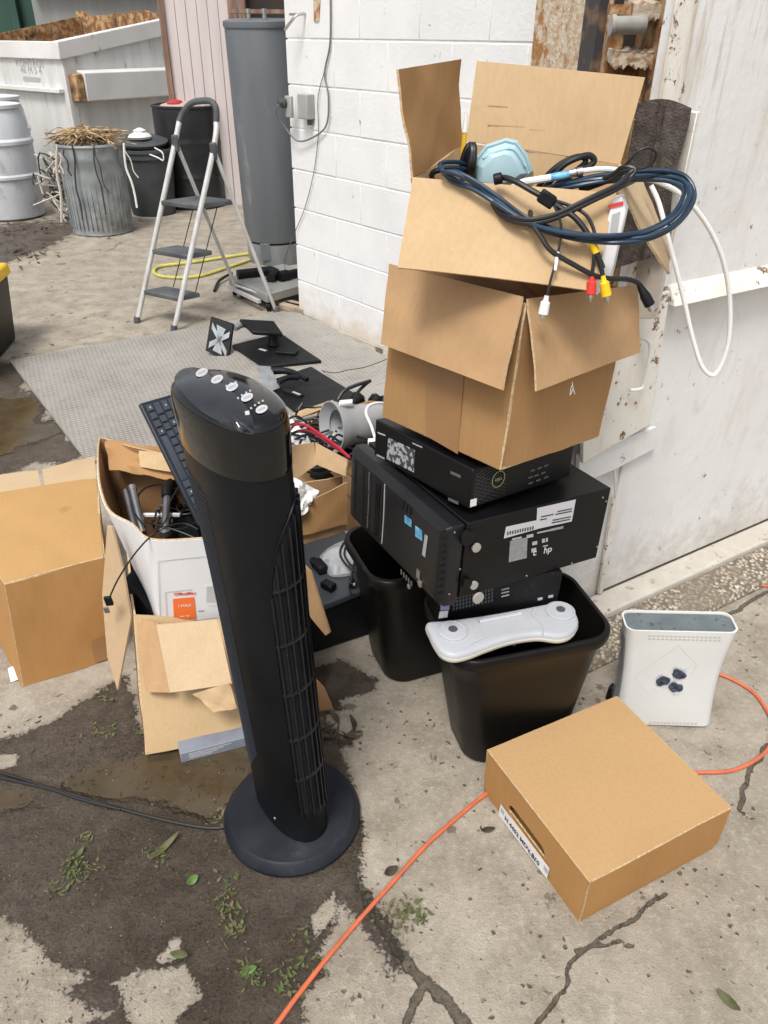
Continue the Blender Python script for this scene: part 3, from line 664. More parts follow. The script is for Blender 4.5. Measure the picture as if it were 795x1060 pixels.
# hinge plate area left of the seam (behind the stacked boxes)
hp = [CF.hit(600, 478, .02), CF.hit(669, 438, .02), CF.hit(690, 300, .02), CF.hit(600, 330, .02)]
obj('hinge_plate', MB().slab(hp, cn*.012), M_steelrust, t, bevel=.002)
hp = [CF.hit(596, 500, .004), CF.hit(634, 484, .004), CF.hit(676, 462, .004), CF.hit(676, 440, .004), CF.hit(596, 470, .004)]
obj('lower_flange', MB().slab(hp, cn*.012), M_steelwall, t, bevel=.002)
obj('side_panel', MB().slab([CA+cdv*(-.32)-cn*.03+V(0, 0, .03), CA+cdv*.0-cn*.008+V(0, 0, .03), CA+cdv*.0-cn*.008+V(0, 0, .9), CA+cdv*(-.32)-cn*.03+V(0, 0, .9)], -cn*.02), M_steelwall, t, bevel=.002)
obj('seam_bead', MB().tube([CF.hit(634, 452, .012), CF.hit(636, 490, .012), CF.hit(637, 515, .012)], .003, 6), M_steelrust, t)
obj('seam_bar', MB().slab([CF.hit(633, 514, .003), CF.hit(637, 512, .003), CF.hit(622, 612, .003), CF.hit(618, 614, .003)], cn*.008), M_steelrust, t)
obj('latch_rod', MB().tube([CF.hit(664, 350, .045), CF.hit(671, 353, .055), CF.hit(673, 362, .058), CF.hit(668, 392, .055), CF.hit(664, 402, .052), CF.hit(652, 404, .045)], .0045, 8), M_steelwall, t)
mb = MB()
for x, y in ((658, 417), (648, 418), (640, 418), (638, 396)): mb.lathe(CF.hit(x, y, .0322), [(.0045, 0), (.003, .002)], 10, cn)
obj('bolt_holes', mb, M_rust, t)
# gusset with towel
t2 = thing('white_gusset', CF.hit(690, 250), 'narrow white steel gusset edge under the dark towel', 'bracket')
gA, gB = Y(724, 118, 1.66), Y(676, 330, 1.66)
g0 = V(gA.x, gA.y, gA.z); g1 = V(gB.x+.003, gB.y, gB.z)
def gz(x, y, d): return Y(x, y, d)
obj('plate', MB().slab([gz(722, 116, 1.64), gz(678, 330, 1.64), gz(645, 330, 1.75), gz(668, 108, 1.75)], V(.010, .012, 0)), M_steelrust, t2, bevel=.002)
# towel: draped sheet over the gusset's top
rows = []
prof = [((716, 112), 1.628), ((706, 150), 1.625), ((700, 185), 1.624), ((693, 230), 1.623), ((688, 262), 1.625)]
profL = [((660, 107), 1.70), ((652, 150), 1.71), ((645, 190), 1.715), ((636, 240), 1.72), ((630, 280), 1.725)]
mb = MB(); nu, nv = 26, 30; vs = []
def lerpp(pr, v):
    k = min(int(v*(len(pr)-1)), len(pr)-2); f = v*(len(pr)-1)-k
    return (pr[k][0][0]*(1-f)+pr[k+1][0][0]*f, pr[k][0][1]*(1-f)+pr[k+1][0][1]*f), pr[k][1]*(1-f)+pr[k+1][1]*f
for s_ in (0, 1):
    for j in range(nv+1):
        v = j/nv; (rx, ry), rd = lerpp(prof, v); (lx, ly), ld = lerpp(profL, v)
        for i in range(nu+1):
            u = i/nu; x = lx*(1-u)+rx*u; y = ly*(1-u)+ry*u - (7*math.sin(u*math.pi)*(1-v)); d = ld*(1-u)+rd*u
            d -= .014*math.exp(-((u-.45-.18*v)/.05)**2)+.012*math.exp(-((u-.58-.1*v)/.04)**2)+.004*math.sin(u*11+v*3)
            x += 2.0*math.sin(v*9)*(u > .9) 
            vs.append(Y(x, y, d+.007*s_ - .0))
q = lambda i, j, s_: s_*(nu+1)*(nv+1)+j*(nu+1)+i; F_ = []
for j in range(nv):
    for i in range(nu):
        F_.append((q(i, j, 0), q(i+1, j, 0), q(i+1, j+1, 0), q(i, j+1, 0))); F_.append((q(i, j, 1), q(i, j+1, 1), q(i+1, j+1, 1), q(i+1, j, 1)))
for i in range(nu): F_ += [(q(i, 0, 0), q(i, 0, 1), q(i+1, 0, 1), q(i+1, 0, 0)), (q(i, nv, 0), q(i+1, nv, 0), q(i+1, nv, 1), q(i, nv, 1))]
for j in range(nv): F_ += [(q(0, j, 0), q(0, j+1, 0), q(0, j+1, 1), q(0, j, 1)), (q(nu, j, 0), q(nu, j, 1), q(nu, j+1, 1), q(nu, j+1, 0))]
mb.add(vs, F_); tw = obj('towel', mb, M_towel, origin=Y(680, 180, 1.65), angle=80)
tag(tw, 'dark brown towel draped over the white steel edge behind the open box', 'towel')
# hydraulic bits below the towel, behind the top box
t = thing('hydraulic_cylinder', Y(655, 250, 1.95), 'greasy dark linkage in the shadow under the towel', 'linkage')
obj('rod', MB().cyl(Y(628, 262, 2.0), Y(672, 268, 1.9), .016), M_rust, t)
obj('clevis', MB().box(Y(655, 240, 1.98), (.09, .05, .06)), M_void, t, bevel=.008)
obj('lower_block', MB().box(Y(648, 215, 2.0), (.12, .05, .16)), M_rust, t, bevel=.006)
# foundation strip and kerb
K = [G(622, 626, .045), G(795, 552, .045)]
k0, k1 = G(628, 638, .03), G(800, 560, .03)
fa = CA; fd = cdv
t = thing('foundation_strip', CA+cdv*.9, 'low painted concrete footing along the base of the white container', 'footing')
obj('strip', MB().hexa([fa-fd*.35+cn*.0, fa+fd*3.2, fa+fd*3.2+cn*.085, fa-fd*.35+cn*.085]+[p+V(0, 0, .047) for p in (fa-fd*.35, fa+fd*3.2)]+[fa+fd*3.2+cn*.075+V(0, 0, .042), fa-fd*.35+cn*.075+V(0, 0, .042)]), M_kerbpaint, t, bevel=.006)
kw0, kw1 = G(642, 690, .02), G(795, 606, .02)
o = obj('aggregate_kerb', MB().hexa([fa-fd*.35+cn*.086, fa+fd*3.2+cn*.086, fa+fd*3.2+cn*.205, fa-fd*.35+cn*.205]+[fa-fd*.35+cn*.086+V(0, 0, .035), fa+fd*3.2+cn*.086+V(0, 0, .035), fa+fd*3.2+cn*.19+V(0, 0, .022), fa-fd*.35+cn*.19+V(0, 0, .022)]), M_pebble, bevel=.006)
o['kind'] = 'structure'

# tread plate on the yard floor
tp = [G(10, 374, .012), G(89, 477, .012), G(404, 397, .012)+V(.15, -.1, 0), G(404, 392, .012), G(308, 327, .012), G(292, 323, .012)]
tp = [V(p.x, p.y, .003) for p in tp]
A_, B_, D_ = tp[0], tp[1], tp[5]
far_r = D_+(B_-A_)*1.15+V(.35, 0, 0)
tp = [A_, B_, B_+V(1.35, -.02, 0), V(.16, 3.62, .003), WA+wn_*.02+wd*.02+V(0, 0, .003), D_]
o = obj('tread_plate', MB().slab(tp, V(0, 0, .015)), M_tread, bevel=.002, origin=V(-.9, 3.6, 0))
tag(o, 'worn grey steel tread plate lying along the block wall', 'floor plate')

# pink siding, dark doorway behind the tank
t = thing('pink_siding', Y(200, 100, 8.0), 'pale pink grooved siding panel with brown edge trims behind the ladder', 'siding')
pL, pR = G(180, 218), G(251, 213); pL = V(Y(183, 120, 8.0).x, 8.0, 0); pR = V(Y(246, 120, 8.1).x, 8.1, 0)
sd_ = (pR-pL).normalized(); sn = V(sd_.y, -sd_.x, 0); sw = (pR-pL).length; mb = MB(); nb = 6
for i in range(nb): mb.box(pL+sd_*(sw*(i+.5)/nb)+V(0, 0, 1.25), (sw/nb-.004, .02, 2.5), sd_, sn)
mb.box(pL+sd_*sw/2+V(0, .02, 1.25), (sw, .02, 2.5), sd_, sn)
obj('panel', mb, M_pink, t, bevel=.003)
for p, w in ((pL-sd_*.02, .05), (pR+sd_*.03, .075)): obj('trim', MB().box(p+V(0, -.02, 1.25), (w, .05, 2.5), sd_, sn), M_trim, t, bevel=.004)
t = thing('doorway', Y(265, 60, 7.2), 'dark open doorway behind the tall grey tank', 'doorway')
xa, xb = pR.x+.1, .3
obj('doorway_shade_sheet', MB().box(V((xa+xb)/2, 8.2, 1.3), (xb-xa, .05, 2.6)), M_void, t)  # solid dark slab, the unlit inside is painted as its colour
obj('frame', MB().box(V(xa+.02, 8.12, 1.25), (.06, .10, 2.5)), M_trim, t, bevel=.004)
o = thing('storage_shelf', V(-1.0, 7.9, 1.2), 'pale shelf clutter inside the dark doorway', 'shelf')
obj('shelf_board', MB().box(Y(268, 12, 7.8), (.5, .2, .03)), M_trim, o)

# ================================================================== YARD FURNITURE, FAR
# white dumpster
cor = Y(60, 43, 8.55); d1 = V(.60, .93, 0).normalized(); d2 = V(-.80, .60, 0).normalized()
t = thing('white_dumpster', V(cor.x, cor.y, 0), 'worn white steel dumpster with rusty open top', 'dumpster')
def dq(a, b, z): return V(cor.x, cor.y, 0)+d1*a+d2*b+V(0, 0, z)
Zr = cor.z-.10
def zslope(a): return Zr+.15*a
Ln, Wd = 1.9, 2.2
mb = MB()
inn = .05
for (a0, b0), (a1, b1) in (((0, 0), (Ln, 0)), ((0, 0), (0, Wd)), ((Ln, 0), (Ln, Wd)), ((0, Wd), (Ln, Wd))):
    A, B = dq(a0, b0, 0), dq(a1, b1, 0); n = V(-(B-A).y, (B-A).x, 0).normalized(); ctr = dq(Ln/2, Wd/2, 0)
    if n.dot(ctr-A) < 0: n = -n
    za, zb = zslope(a0), zslope(a1)
    mb.hexa([A, B, B+n*inn, A+n*inn, A+V(0, 0, za), B+V(0, 0, zb), B+n*inn+V(0, 0, zb), A+n*inn+V(0, 0, za)])
obj('body', mb, M_dump, t, bevel=.01)
mb = MB(); rh = .15
for (a0, b0), (a1, b1) in (((-.03, -.03), (Ln, -.03)), ((-.03, 0.021), (-.03, Wd))):
    A, B = dq(a0, b0, 0), dq(a1, b1, 0); n = V(-(B-A).y, (B-A).x, 0).normalized(); ctr = dq(Ln/2, Wd/2, 0)
    if n.dot(ctr-A) < 0: n = -n
    za, zb = zslope(max(0, a0))-.05, zslope(a1)-.05
    mb.hexa([A+V(0, 0, za), B+V(0, 0, zb), B+n*.1+V(0, 0, zb), A+n*.1+V(0, 0, za), A+V(0, 0, za+rh), B+V(0, 0, zb+rh), B+n*.1+V(0, 0, zb+rh), A+n*.1+V(0, 0, za+rh)])
obj('rim', mb, M_dump_rim, t, bevel=.008)
mb = MB(); rs = random.Random(4); N_ = 16
top = [dq(Ln-.05-.0*i, Wd*(i/N_), zslope(Ln)+.09+rs.uniform(-.03, .03)) for i in range(N_+1)]
inner = MB().slab([dq(.06, Wd-.1, .6), dq(Ln-.1, Wd-.1, .6), dq(Ln-.1, Wd-.1, zslope(Ln)+.06), dq(.06, Wd-.1, zslope(0)+.06)], d2*-.02)
inner.slab([dq(Ln-.08, .1, .6), dq(Ln-.08, Wd-.12, .6)]+[p for p in top[::-1]], d1*-.02)
obj('rusty_lining', inner, M_rust, t)
# side pocket (fork channel)
mb = MB().hexa([dq(.14, -.13, .86), dq(Ln, -.13, .86), dq(Ln, -.001, .86), dq(.14, -.001, .86), dq(.14, -.13, 1.11), dq(Ln, -.13, 1.11), dq(Ln, -.001, 1.13), dq(.14, -.001, 1.13)])
obj('fork_pocket', mb, M_dump_rim, t, bevel=.01)
obj('pocket_mouth', MB().hexa([dq(.04, -.12, .86), dq(.13, -.12, .86), dq(.13, -.001, .86), dq(.04, -.001, .86), dq(.04, -.12, 1.1), dq(.13, -.12, 1.1), dq(.13, -.001, 1.1), dq(.04, -.001, 1.1)]), M_rust, t, bevel=.01)
obj('side_rib', MB().hexa([dq(-.06, .05, .93), dq(-.06, Wd, .93), dq(-.001, Wd, .93), dq(-.001, .05, .93), dq(-.06, .05, .97), dq(-.06, Wd, .97), dq(-.001, Wd, .97), dq(-.001, .05, .97)]), M_dump_rim, t, bevel=.006)
DF = Face(dq(0, 0, 0), dq(0, 1, 0), dq(0, 0, 1))
for i, (s_, z) in enumerate((('TRUCK', 60.5), ('SCAVENGER', 66.5), ('800-555', 72.5))):
    pass
t_lines = ['TRUCK', 'KANTAGE', '46-M-2 E']
for s_, y_, x_ in (('TRUCK', 58.5, 29.5), ('KONTAGE', 66, 30.5), ('46 M 5 4', 73, 32)):
    text('lettering', s_, M_inkgrey, t, DF.hit(x_, y_, .002), -d2, V(0, 0, 1), .085, sx=1.25)
obj('sticker', DF.decal([(24, 79), (41.5, 80.5), (41.5, 85), (24, 83.5)], .002, .002), M_inkgrey, t)
# behind: green container and grey container with pale lid
g = thing('green_container', Y(20, 10, 12), 'dark green steel container beyond the white dumpster', 'container')
obj('body', MB().box(V(Y(5, 10, 12.2).x-.1, 12.6, 1.1), (2.6, .8, 2.4)), M_green, g, bevel=.01)
for x in (14, 38): obj('rib', MB().box(V(Y(x, 10, 12.1).x, 12.14, 1.1), (.10, .12, 2.4)), M_green, g, bevel=.01)
g = thing('grey_container', Y(110, 10, 12), 'grey steel container with pale lid beyond the white dumpster', 'container')
obj('body', MB().box(V(Y(120, 10, 11.8).x+.1, 12.2, .95), (2.35, .8, 1.75+.1)), M_greysteel, g, bevel=.01)
p0 = Y(45, 3, 11.7); p1 = Y(168, -1, 11.7)
obj('lid', MB().box(V((p0.x+p1.x)/2+.3, 12.15, 1.90+.02), (p1.x-p0.x+.9, 1.0, .05)), M_dump_rim, g, bevel=.008)

# drums, cans
def oil_drum(loc, r, h, m, name, label, cat, lidm=None):
    t = thing(name, loc, label, cat); pr = []
    for k in range(41):
        z = h*k/40; e = 0
        for q in (.33, .66): e += .02*math.exp(-((z/h-q)/.018)**2)
        pr.append((r*(.985 if k in (0, 40) else 1)+e*r*1.6, z))
    obj('body', MB().lathe(loc, pr, 48), m, t)
    obj('rim', MB().lathe(Vector(loc)+V(0, 0, h-.01), [(r*.99, 0), (r*1.03, .005), (r*1.03, .02), (r*.96, .024), (r*.95, .004)], 48, cap0=False, cap1=False), lidm or m, t)
    return t
L0 = G(14, 230); L0 = V(-3.46, 7.42, 0)
t = thing('white_drum', L0, 'dirty white plastic drum with moulded bands at the far left', 'drum')
pr = [(.26, 0), (.29, .02), (.30, .10), (.305, .28), (.305, .33), (.318, .345), (.318, .365), (.305, .38), (.305, .60), (.318, .615), (.318, .64), (.30, .66), (.285, .80), (.255, .90)]
obj('body', MB().lathe(L0, pr, 56), M_drumw, t)
obj('lid', MB().lathe(L0+V(0, 0, .885), [(.262, 0), (.275, .004), (.275, .03), (.25, .034), (.25, .018)], 48), M_drumw, t)
L1 = V(-3.85, 8.35, 0)
t = thing('white_drum', L1, 'second dirty white plastic drum half hidden behind the front white drum', 'drum')
obj('body', MB().lathe(L1, pr, 48), M_drumw, t); obj('lid', MB().lathe(L1+V(0, 0, .885), [(.262, 0), (.275, .004), (.275, .03), (.25, .034)], 48), M_drumw, t)
# galvanised can
GC = V(-2.43, 6.83, 0); ca = G(107, 247)
t = thing('galvanised_can', GC, 'dented galvanised steel trash can piled with dry vines', 'trash can')
pr = [(.235, .0), (.245, .01), (.24, .03), (.243, .2), (.25, .42), (.255, .56), (.262, .58), (.257, .60), (.262, .665), (.272, .675), (.268, .69), (.252, .69), (.245, .62), (.235, .3), (.23, .05)]
mb = MB().lathe(GC, pr, 64, cap1=True, jit=.006, seed=5); obj('body', mb, M_galv, t)
mb = MB()
for k in range(40):
    a = 2*math.pi*k/40; x = V(math.cos(a), math.sin(a), 0); mb.box(GC+x*.247+V(0, 0, .30), (.012, .008, .5), x, V(-x.y, x.x, 0))
obj('ribs', mb, M_galv, t, bevel=.003)
t = thing('vine_bundle', GC+V(0, 0, .69), 'tangle of dry tan vines heaped on the galvanised can', 'vines')
rs = random.Random(11); mb = MB(); mk = MB()
for k in range(110):
    a = rs.uniform(0, 6.28); r0 = rs.uniform(0, .16); cc = GC+V(math.cos(a)*r0, math.sin(a)*r0, .69+rs.uniform(.0, .07)); b = rs.uniform(-.5, .5)+(0 if rs.random() < .6 else rs.uniform(.5, 2.4)); l = rs.uniform(.10, .25); dv = V(math.cos(b), math.sin(b), 0)
    pts = [cc-dv*l+V(0, 0, rs.uniform(-.06, .03)), cc-dv*l*.4+V(0, 0, rs.uniform(0, .05)), cc+dv*l*.3+V(rs.uniform(-.03, .03), rs.uniform(-.03, .03), rs.uniform(-.01, .05)), cc+dv*l+V(0, 0, rs.uniform(-.06, .03))]
    mb.tube(pts, rs.uniform(.0025, .0065), 5, sub=4)
obj('heap', mb, M_twig, t)
def hang(x, y0, y1, dx, r, m, d=6.56, nm='vine'):
    pts = [Y(x+dx*(k/5)**1.3+1.2*math.sin(k*1.9+x), y0+(y1-y0)*k/5, d-.03*(k/5)) for k in range(6)]
    return obj(nm, MB().tube(pts, r, 6), m, t)
hang(75, 150, 227, 10, .007, M_twigk); hang(96, 150, 222, 15, .006, M_twigk); hang(98, 152, 200, 14, .005, M_twigk); hang(66, 155, 182, 8, .007, M_twigk); hang(120, 152, 185, 9, .004, M_twigk)
M_vp = mat('pale_vine', (.5, .46, .40), .8)
hang(58, 150, 230, 7, .011, M_vp, 6.62); hang(127, 148, 215, 16, .009, M_cable_white, 6.62); hang(129, 150, 184, 14, .005, M_vp, 6.6); hang(62, 158, 180, 3, .006, M_vp)
# wire scrap between the drum and the can
t = thing('wire_scrap', V(-2.86, 7.25, 0), 'tangled heap of wire scrap between the white drum and galvanised can', 'scrap')
rs = random.Random(3); mb = MB(); mc = MB()
for k in range(60):
    c0 = V(-2.86+rs.uniform(-.12, .12), 7.25+rs.uniform(-.1, .1), rs.uniform(.02, .55)); pts = [c0+V(rs.uniform(-.14, .14), rs.uniform(-.08, .08), rs.uniform(-.14, .14)) for _ in range(4)]
    (mb if k % 2 else mc).tube(pts, rs.uniform(.004, .009), 5, sub=4)
obj('wires', mb, M_twigk, t); obj('strips', mc, M_vp, t)
# charcoal bin with bag
BC = V(-2.20, 7.62, 0)
t = thing('charcoal_bin', BC, 'charcoal plastic trash bin between the galvanised can and the black drum', 'trash bin')
obj('body', MB().lathe(BC, [(.19, 0), (.20, .02), (.235, .48), (.25, .485), (.25, .53), (.262, .535), (.262, .56), (.235, .56), (.225, .5), (.19, .1)], 40), M_bingrey, t)
obj('contents', MB().lathe(BC+V(0, 0, .50), [(.22, 0), (.2, .04), (.1, .07), (.02, .08)], 24, jit=.05), M_grime, t)
obj('lid', MB().lathe(BC+V(-.05, .05, .60), [(.24, 0), (.245, .02), (.15, .04), (.02, .05)], 32, V(.05, -.12, 1)), M_bingrey, t)
t = obj('plastic_bag', MB().lathe(BC+V(-.02, -.02, .635), [(.085, 0), (.10, .02), (.085, .04), (.05, .055), (.055, .07), (.025, .085), (.012, .09)], 22, jit=.16), M_cable_white, origin=BC+V(0, 0, .64)); tag(t, 'scrunched white plastic bag on the charcoal bin', 'bag')
t = obj('white_tie', MB().tube([Y(160, 153, 7.35), Y(168, 158, 7.3), Y(169, 166, 7.3), Y(163, 163, 7.32), Y(155, 160, 7.35)], .006, 6), M_cable_white, origin=Y(165, 158, 7.3)); tag(t, 'loop of white strap over the edge of the charcoal bin', 'strap')
# black steel drum
KD = V(-1.90, 8.05, 0)
t = oil_drum(KD, .30, .87, M_drumk, 'black_drum', 'glossy black steel drum behind the step ladder', 'drum')
t = thing('rag_pile', KD+V(0, 0, .88), 'pale and red rags lying on the black drum', 'rags')
obj('pale_rag', MB().lathe(KD+V(-.02, -.06, .87), [(.19, 0), (.17, .02), (.08, .04), (.01, .045)], 22, V(.02, -.05, 1), jit=.1), mat('pale_rag_cloth', (.42, .32, .27), .9), t)
obj('red_rag', MB().lathe(KD+V(-.05, -.12, .90), [(.075, 0), (.06, .02), (.02, .03)], 14, jit=.15), mat('red_rag_cloth', (.40, .03, .04), .8), t)

# grey tank
HB, HT = V(-.82, 5.93, 0), Y(268, 20, 5.86)
t = thing('water_heater', HB, 'tall scratched grey steel water tank beside the block wall corner', 'water tank')
ax = V(HT.x-HB.x, HT.y-HB.y, HT.z).normalized(); hh = (HT-HB).length
obj('body', MB().lathe(HB+ax*.17, [(.222, 0), (.226, .01), (.226, hh-.215), (.222, hh-.20)], 56, ax), M_heater, t)
obj('cap', MB().lathe(HB+ax*(hh-.028), [(.232, -.012), (.234, 0), (.232, .022), (.2, .03)], 56, ax), M_heater, t)
obj('skirt', MB().lathe(HB, [(.218, 0), (.222, .02), (.221, .155)], 56, ax), mat('lower_skirt_paint', (.14, .15, .155), .35, (.24, .25, .255), scale=5, stretch=(2, 2, .5)), t)
sd0 = ax.cross(V(0, 1, 0)).normalized()
for s_ in (-.05, .05): obj('nipple', MB().lathe(HT+sd0*s_-V(0, .10, 0), [(.014, 0), (.014, .03), (.018, .032), (.018, .055)], 14), M_metal, t)
AL = HB+V(-.06, -.222, .10); obj('access_door', MB().box(AL, (.07, .012, .12)), M_heater, t, bevel=.003)
# platform scale on casters with black fittings
sc = [G(236, 290, .11), G(283, 313, .11), G(312, 300, .11)+V(.02, 0, 0), G(262, 277, .11)]
sc = [V(-1.02, 4.98, .06), V(-.72, 4.60, .06), V(-.42, 4.86+.08, .06), V(-.70, 5.34, .06)]
cc = sum(sc, V(0, 0, 0))/4
t = thing('platform_scale', V(cc.x, cc.y, 0), 'low grey steel platform on casters at the foot of the tank', 'platform')
obj('plate', MB().slab(sc, V(0, 0, .055)), M_scale, t, bevel=.006)
for p in sc[:3]:
    q_ = p.lerp(cc, .12); obj('caster', MB().cyl(V(q_.x-.012, q_.y, .03), V(q_.x+.012, q_.y, .03), .03, n=16), M_black, t)
obj('front_bar', MB().box((sc[0]+sc[1])/2+V(-.02, -.02, .005), ((sc[1]-sc[0]).length*.8, .02, .02), sc[1]-sc[0], V(.78, .62, 0)), M_alu, t)
t = thing('pipe_fitting', V(-.82, 4.95, .13), 'black pipe fittings lying on the grey platform', 'pipe fitting')
obj('pipe', MB().cyl(V(-.95, 4.93, .145), V(-.76, 5.03, .145), .028), M_black, t, bevel=.003)
obj('elbow', MB().tube([V(-.76, 5.03, .145), V(-.71, 4.98, .14), V(-.73, 4.86, .14)], .03, 14), M_black, t)
t = thing('pipe_fitting', V(-.6, 4.95, .13), 'black ribbed coupling nearest the block wall corner', 'pipe fitting')
obj('pipe', MB().cyl(V(-.66, 4.90, .145), V(-.52, 5.04, .145), .026), M_black, t, bevel=.003)
obj('collar', MB().lathe(V(-.655, 4.905, .145), [(.034, -.03), (.034, .03)], 20, V(1, 1, 0)), M_black, t)
# timber offcuts under the corner
for k, (x, y, l_) in enumerate(((-.60, 4.72, .22), (-.56, 4.64, .20))):
    o = obj('timber_offcut', MB().box(V(x, y, .02), (l_, .07, .035), V(.8, -.6, 0), V(.6, .8, 0)), M_wood, bevel=.003, origin=V(x, y, 0)); tag(o, ['farther pale timber offcut at the foot of the block wall corner', 'nearer pale timber offcut at the foot of the block wall corner'][k], 'timber', 'timber offcuts')
# yellow hose loop
pts = [G(262, 262, .012), G(235, 266, .012), G(195, 272, .012), G(165, 276, .012), G(160, 283, .012), G(175, 287, .012), G(205, 286, .012), G(235, 277, .012), G(262, 268, .012), G(285, 262, .012)]
o = obj('yellow_hose', MB().tube(pts, .012, 10), M_hose, origin=pts[3]); tag(o, 'yellow hose looped on the floor behind the ladder', 'hose')
o = obj('black_hose', MB().tube([G(222, 301, .01), G(226, 292, .02), G(232, 287, .03), G(240, 283, .02)], .010, 8), M_cable, origin=G(226, 295)); tag(o, 'short black hose end on the floor beside the platform', 'hose')

# step ladder
F1, F2, R1, R2 = G(142, 334), G(180, 343), G(249, 309), G(286, 323)
AP1, AP2 = Y(181.5, 146, 4.62), Y(221, 154, 4.50)
t = thing('step_ladder', (F1+F2+R1+R2)/4, 'grey aluminium three-step folding ladder with dark plastic steps', 'step ladder')
T1, T2 = Y(185.5, 126, 4.66), Y(224, 126, 4.55)
obj('front_frame', MB().tube([F1, F1.lerp(AP1, .5), AP1, T1], .0145, 12, sub=5), M_alu, t)
obj('front_frame', MB().tube([F2, F2.lerp(AP2, .5), AP2, T2], .0145, 12, sub=5), M_alu, t)
obj('handle', MB().tube([T1, Y(190, 116, 4.67), Y(198, 107, 4.66), Y(208, 104.5, 4.62), Y(218, 105, 4.58), Y(223.5, 112, 4.56), T2], .0165, 12), M_step, t)
obj('rear_leg', MB().tube([R1, AP1], .011, 10, smooth=False), M_alu, t); obj('rear_leg', MB().tube([R2, AP2], .011, 10, smooth=False), M_alu, t)
obj('rear_brace', MB().cyl(R1.lerp(AP1, .10), R2.lerp(AP2, .10), .008), M_alu, t)
for A, B in ((F1, R1), (F2, R2)): pass
for p, dd in ((AP1, V(0, 0, 0)), (AP2, V(0, 0, 0))): obj('hinge_bracket', MB().box(p+V(0, .01, -.01), (.035, .06, .085)), M_step, t, bevel=.008)
for fr, dep in ((.195, .13), (.43, .15), (.70, .22)):
    a, b = F1.lerp(AP1, fr), F2.lerp(AP2, fr); bk = V((R1-F1).x, (R1-F1).y, 0).normalized()*dep; z = V(0, 0, 1); zz = (a.z+b.z)/2; a = V(a.x, a.y, zz); b = V(b.x, b.y, zz)
    fo = -bk*.12; ins = (b-a)*.03
    mb = MB().slab([a+fo+ins, b+fo-ins, b+bk-ins, a+bk+ins], V(0, 0, -.026))
    st = obj('step', mb, M_step, t, bevel=.006)
for fr0, fr1, u in ((.195, .70, .25), (.195, .70, .85)):
    a0, b0 = F1.lerp(AP1, .195), F2.lerp(AP2, .195); a1, b1 = F1.lerp(AP1, .70), F2.lerp(AP2, .70); bk = V((R1-F1).x, (R1-F1).y, 0).normalized()
    obj('link_wire', MB().cyl(a0.lerp(b0, u)+bk*.13, a1.lerp(b1, u)+bk*.15, .003, n=6), M_black, t)
for p in (F1, F2, R1, R2): obj('foot', MB().cyl(p+V(0, 0, .001), p+V(.004, .003, .035), .020, .018, 12), M_step, t, bevel=.003)

# yellow-lidded bin at the left edge
yb = thing('storage_tote', V(-2.35, 3.9, 0), 'black storage tote with bright yellow lid at the left edge', 'storage tote')
c0 = G(10, 350); rt_ = V(c0.x, c0.y, 0); e1_, e2_ = V(-.82, .57, 0), V(-.57, -.82, 0)
P4 = [G(0, 372), G(9, 352)]
A = V(P4[1].x+.045, P4[1].y, 0); dir1 = (V(P4[0].x, P4[0].y, 0)-A).normalized(); dir2 = V(-dir1.y, dir1.x, 0)
if dir2.x > 0: dir2 = -dir2
A2 = A+dir1*.65; zt_ = .36
base = [A, A2, A2+dir2*.5, A+dir2*.5]; o_ = lambda p, k: p+(p-(A+A2+dir2*.5)/2*1)*0
ctr = (base[0]+base[2])/2; flare = [ctr+(p-ctr)*1.12+V(0, 0, zt_) for p in base]
obj('body', MB().hexa(base+flare), M_bin, yb, bevel=.02)
lid0 = [ctr+(p-ctr)*1.18+V(0, 0, zt_-.01) for p in base]; lid1 = [ctr+(p-ctr)*1.15+V(0, 0, zt_+.05) for p in base]
obj('lid', MB().hexa(lid0+lid1), M_yellow, yb, bevel=.015)

# ================================================================== THE SALVAGED ELECTRONICS
# ---- tower fan
FU, FV = V(.62, -.78, 0).normalized(), V(.78, .62, 0).normalized()
FB0, FT0 = V(-.192, 1.062, 0), V(-.240, 1.072, 1.0)
def fc(z): return FB0.lerp(FT0, z)
def KZ(z): return float(np.interp(z, [.03, .3, .6, .9, 1.0], [.80, .815, .85, .93, .95]))
def fpt(t, z, k=1., da=0., ea=.131, eb=.071):
    k = k*KZ(z)
    e = 2/2.25; c, s_ = math.cos(t), math.sin(t)
    x = (abs(c)**e)*math.copysign(1, c)*(ea*k+da); y = (abs(s_)**e)*math.copysign(1, s_)*(eb*k+da)
    p = fc(z)+FU*x+FV*y; return V(p.x, p.y, z)
def fring(z, k=1., n=72, da=0): return [fpt(2*math.pi*i/n, z, k, da) for i in range(n)]
t = thing('tower_fan', (FB0.x, FB0.y, 0), 'tall black tower fan on a round base with glossy button panel', 'fan')
obj('body', MB().loft([fring(.03, .99), fring(.05), fring(.18), fring(.3), fring(.45), fring(.6), fring(.75), fring(.9)]), M_black_fan, t, angle=50)
hd = []
for z, k in ((.895, 1.012), (.90, 1.02), (.955, 1.03), (.972, 1.02), (.980, .995), (.984, .96)): hd.append(fring(z, k))
for k, z in ((.85, .988), (.65, .992), (.4, .995), (.15, .9962)): hd.append(fring(z, k))
obj('head', MB().loft(hd), M_gloss, t, angle=50)
def ztop(k): return float(np.interp(k, [0, .15, .4, .65, .85, .96, 1.0], [.9965, .9962, .995, .992, .988, .984, .98]))
def htop(x, y):                                       # where a pixel's ray meets the domed top
    p = G(x, y, .99)
    for _ in range(4):
        d = p-fc(p.z); e = ((abs(d.dot(FU))/(.131*.95))**2.25+(abs(d.dot(FV))/(.071*.95))**2.25)**(1/2.25); p = G(x, y, ztop(min(e, 1))+.0006)
    return p
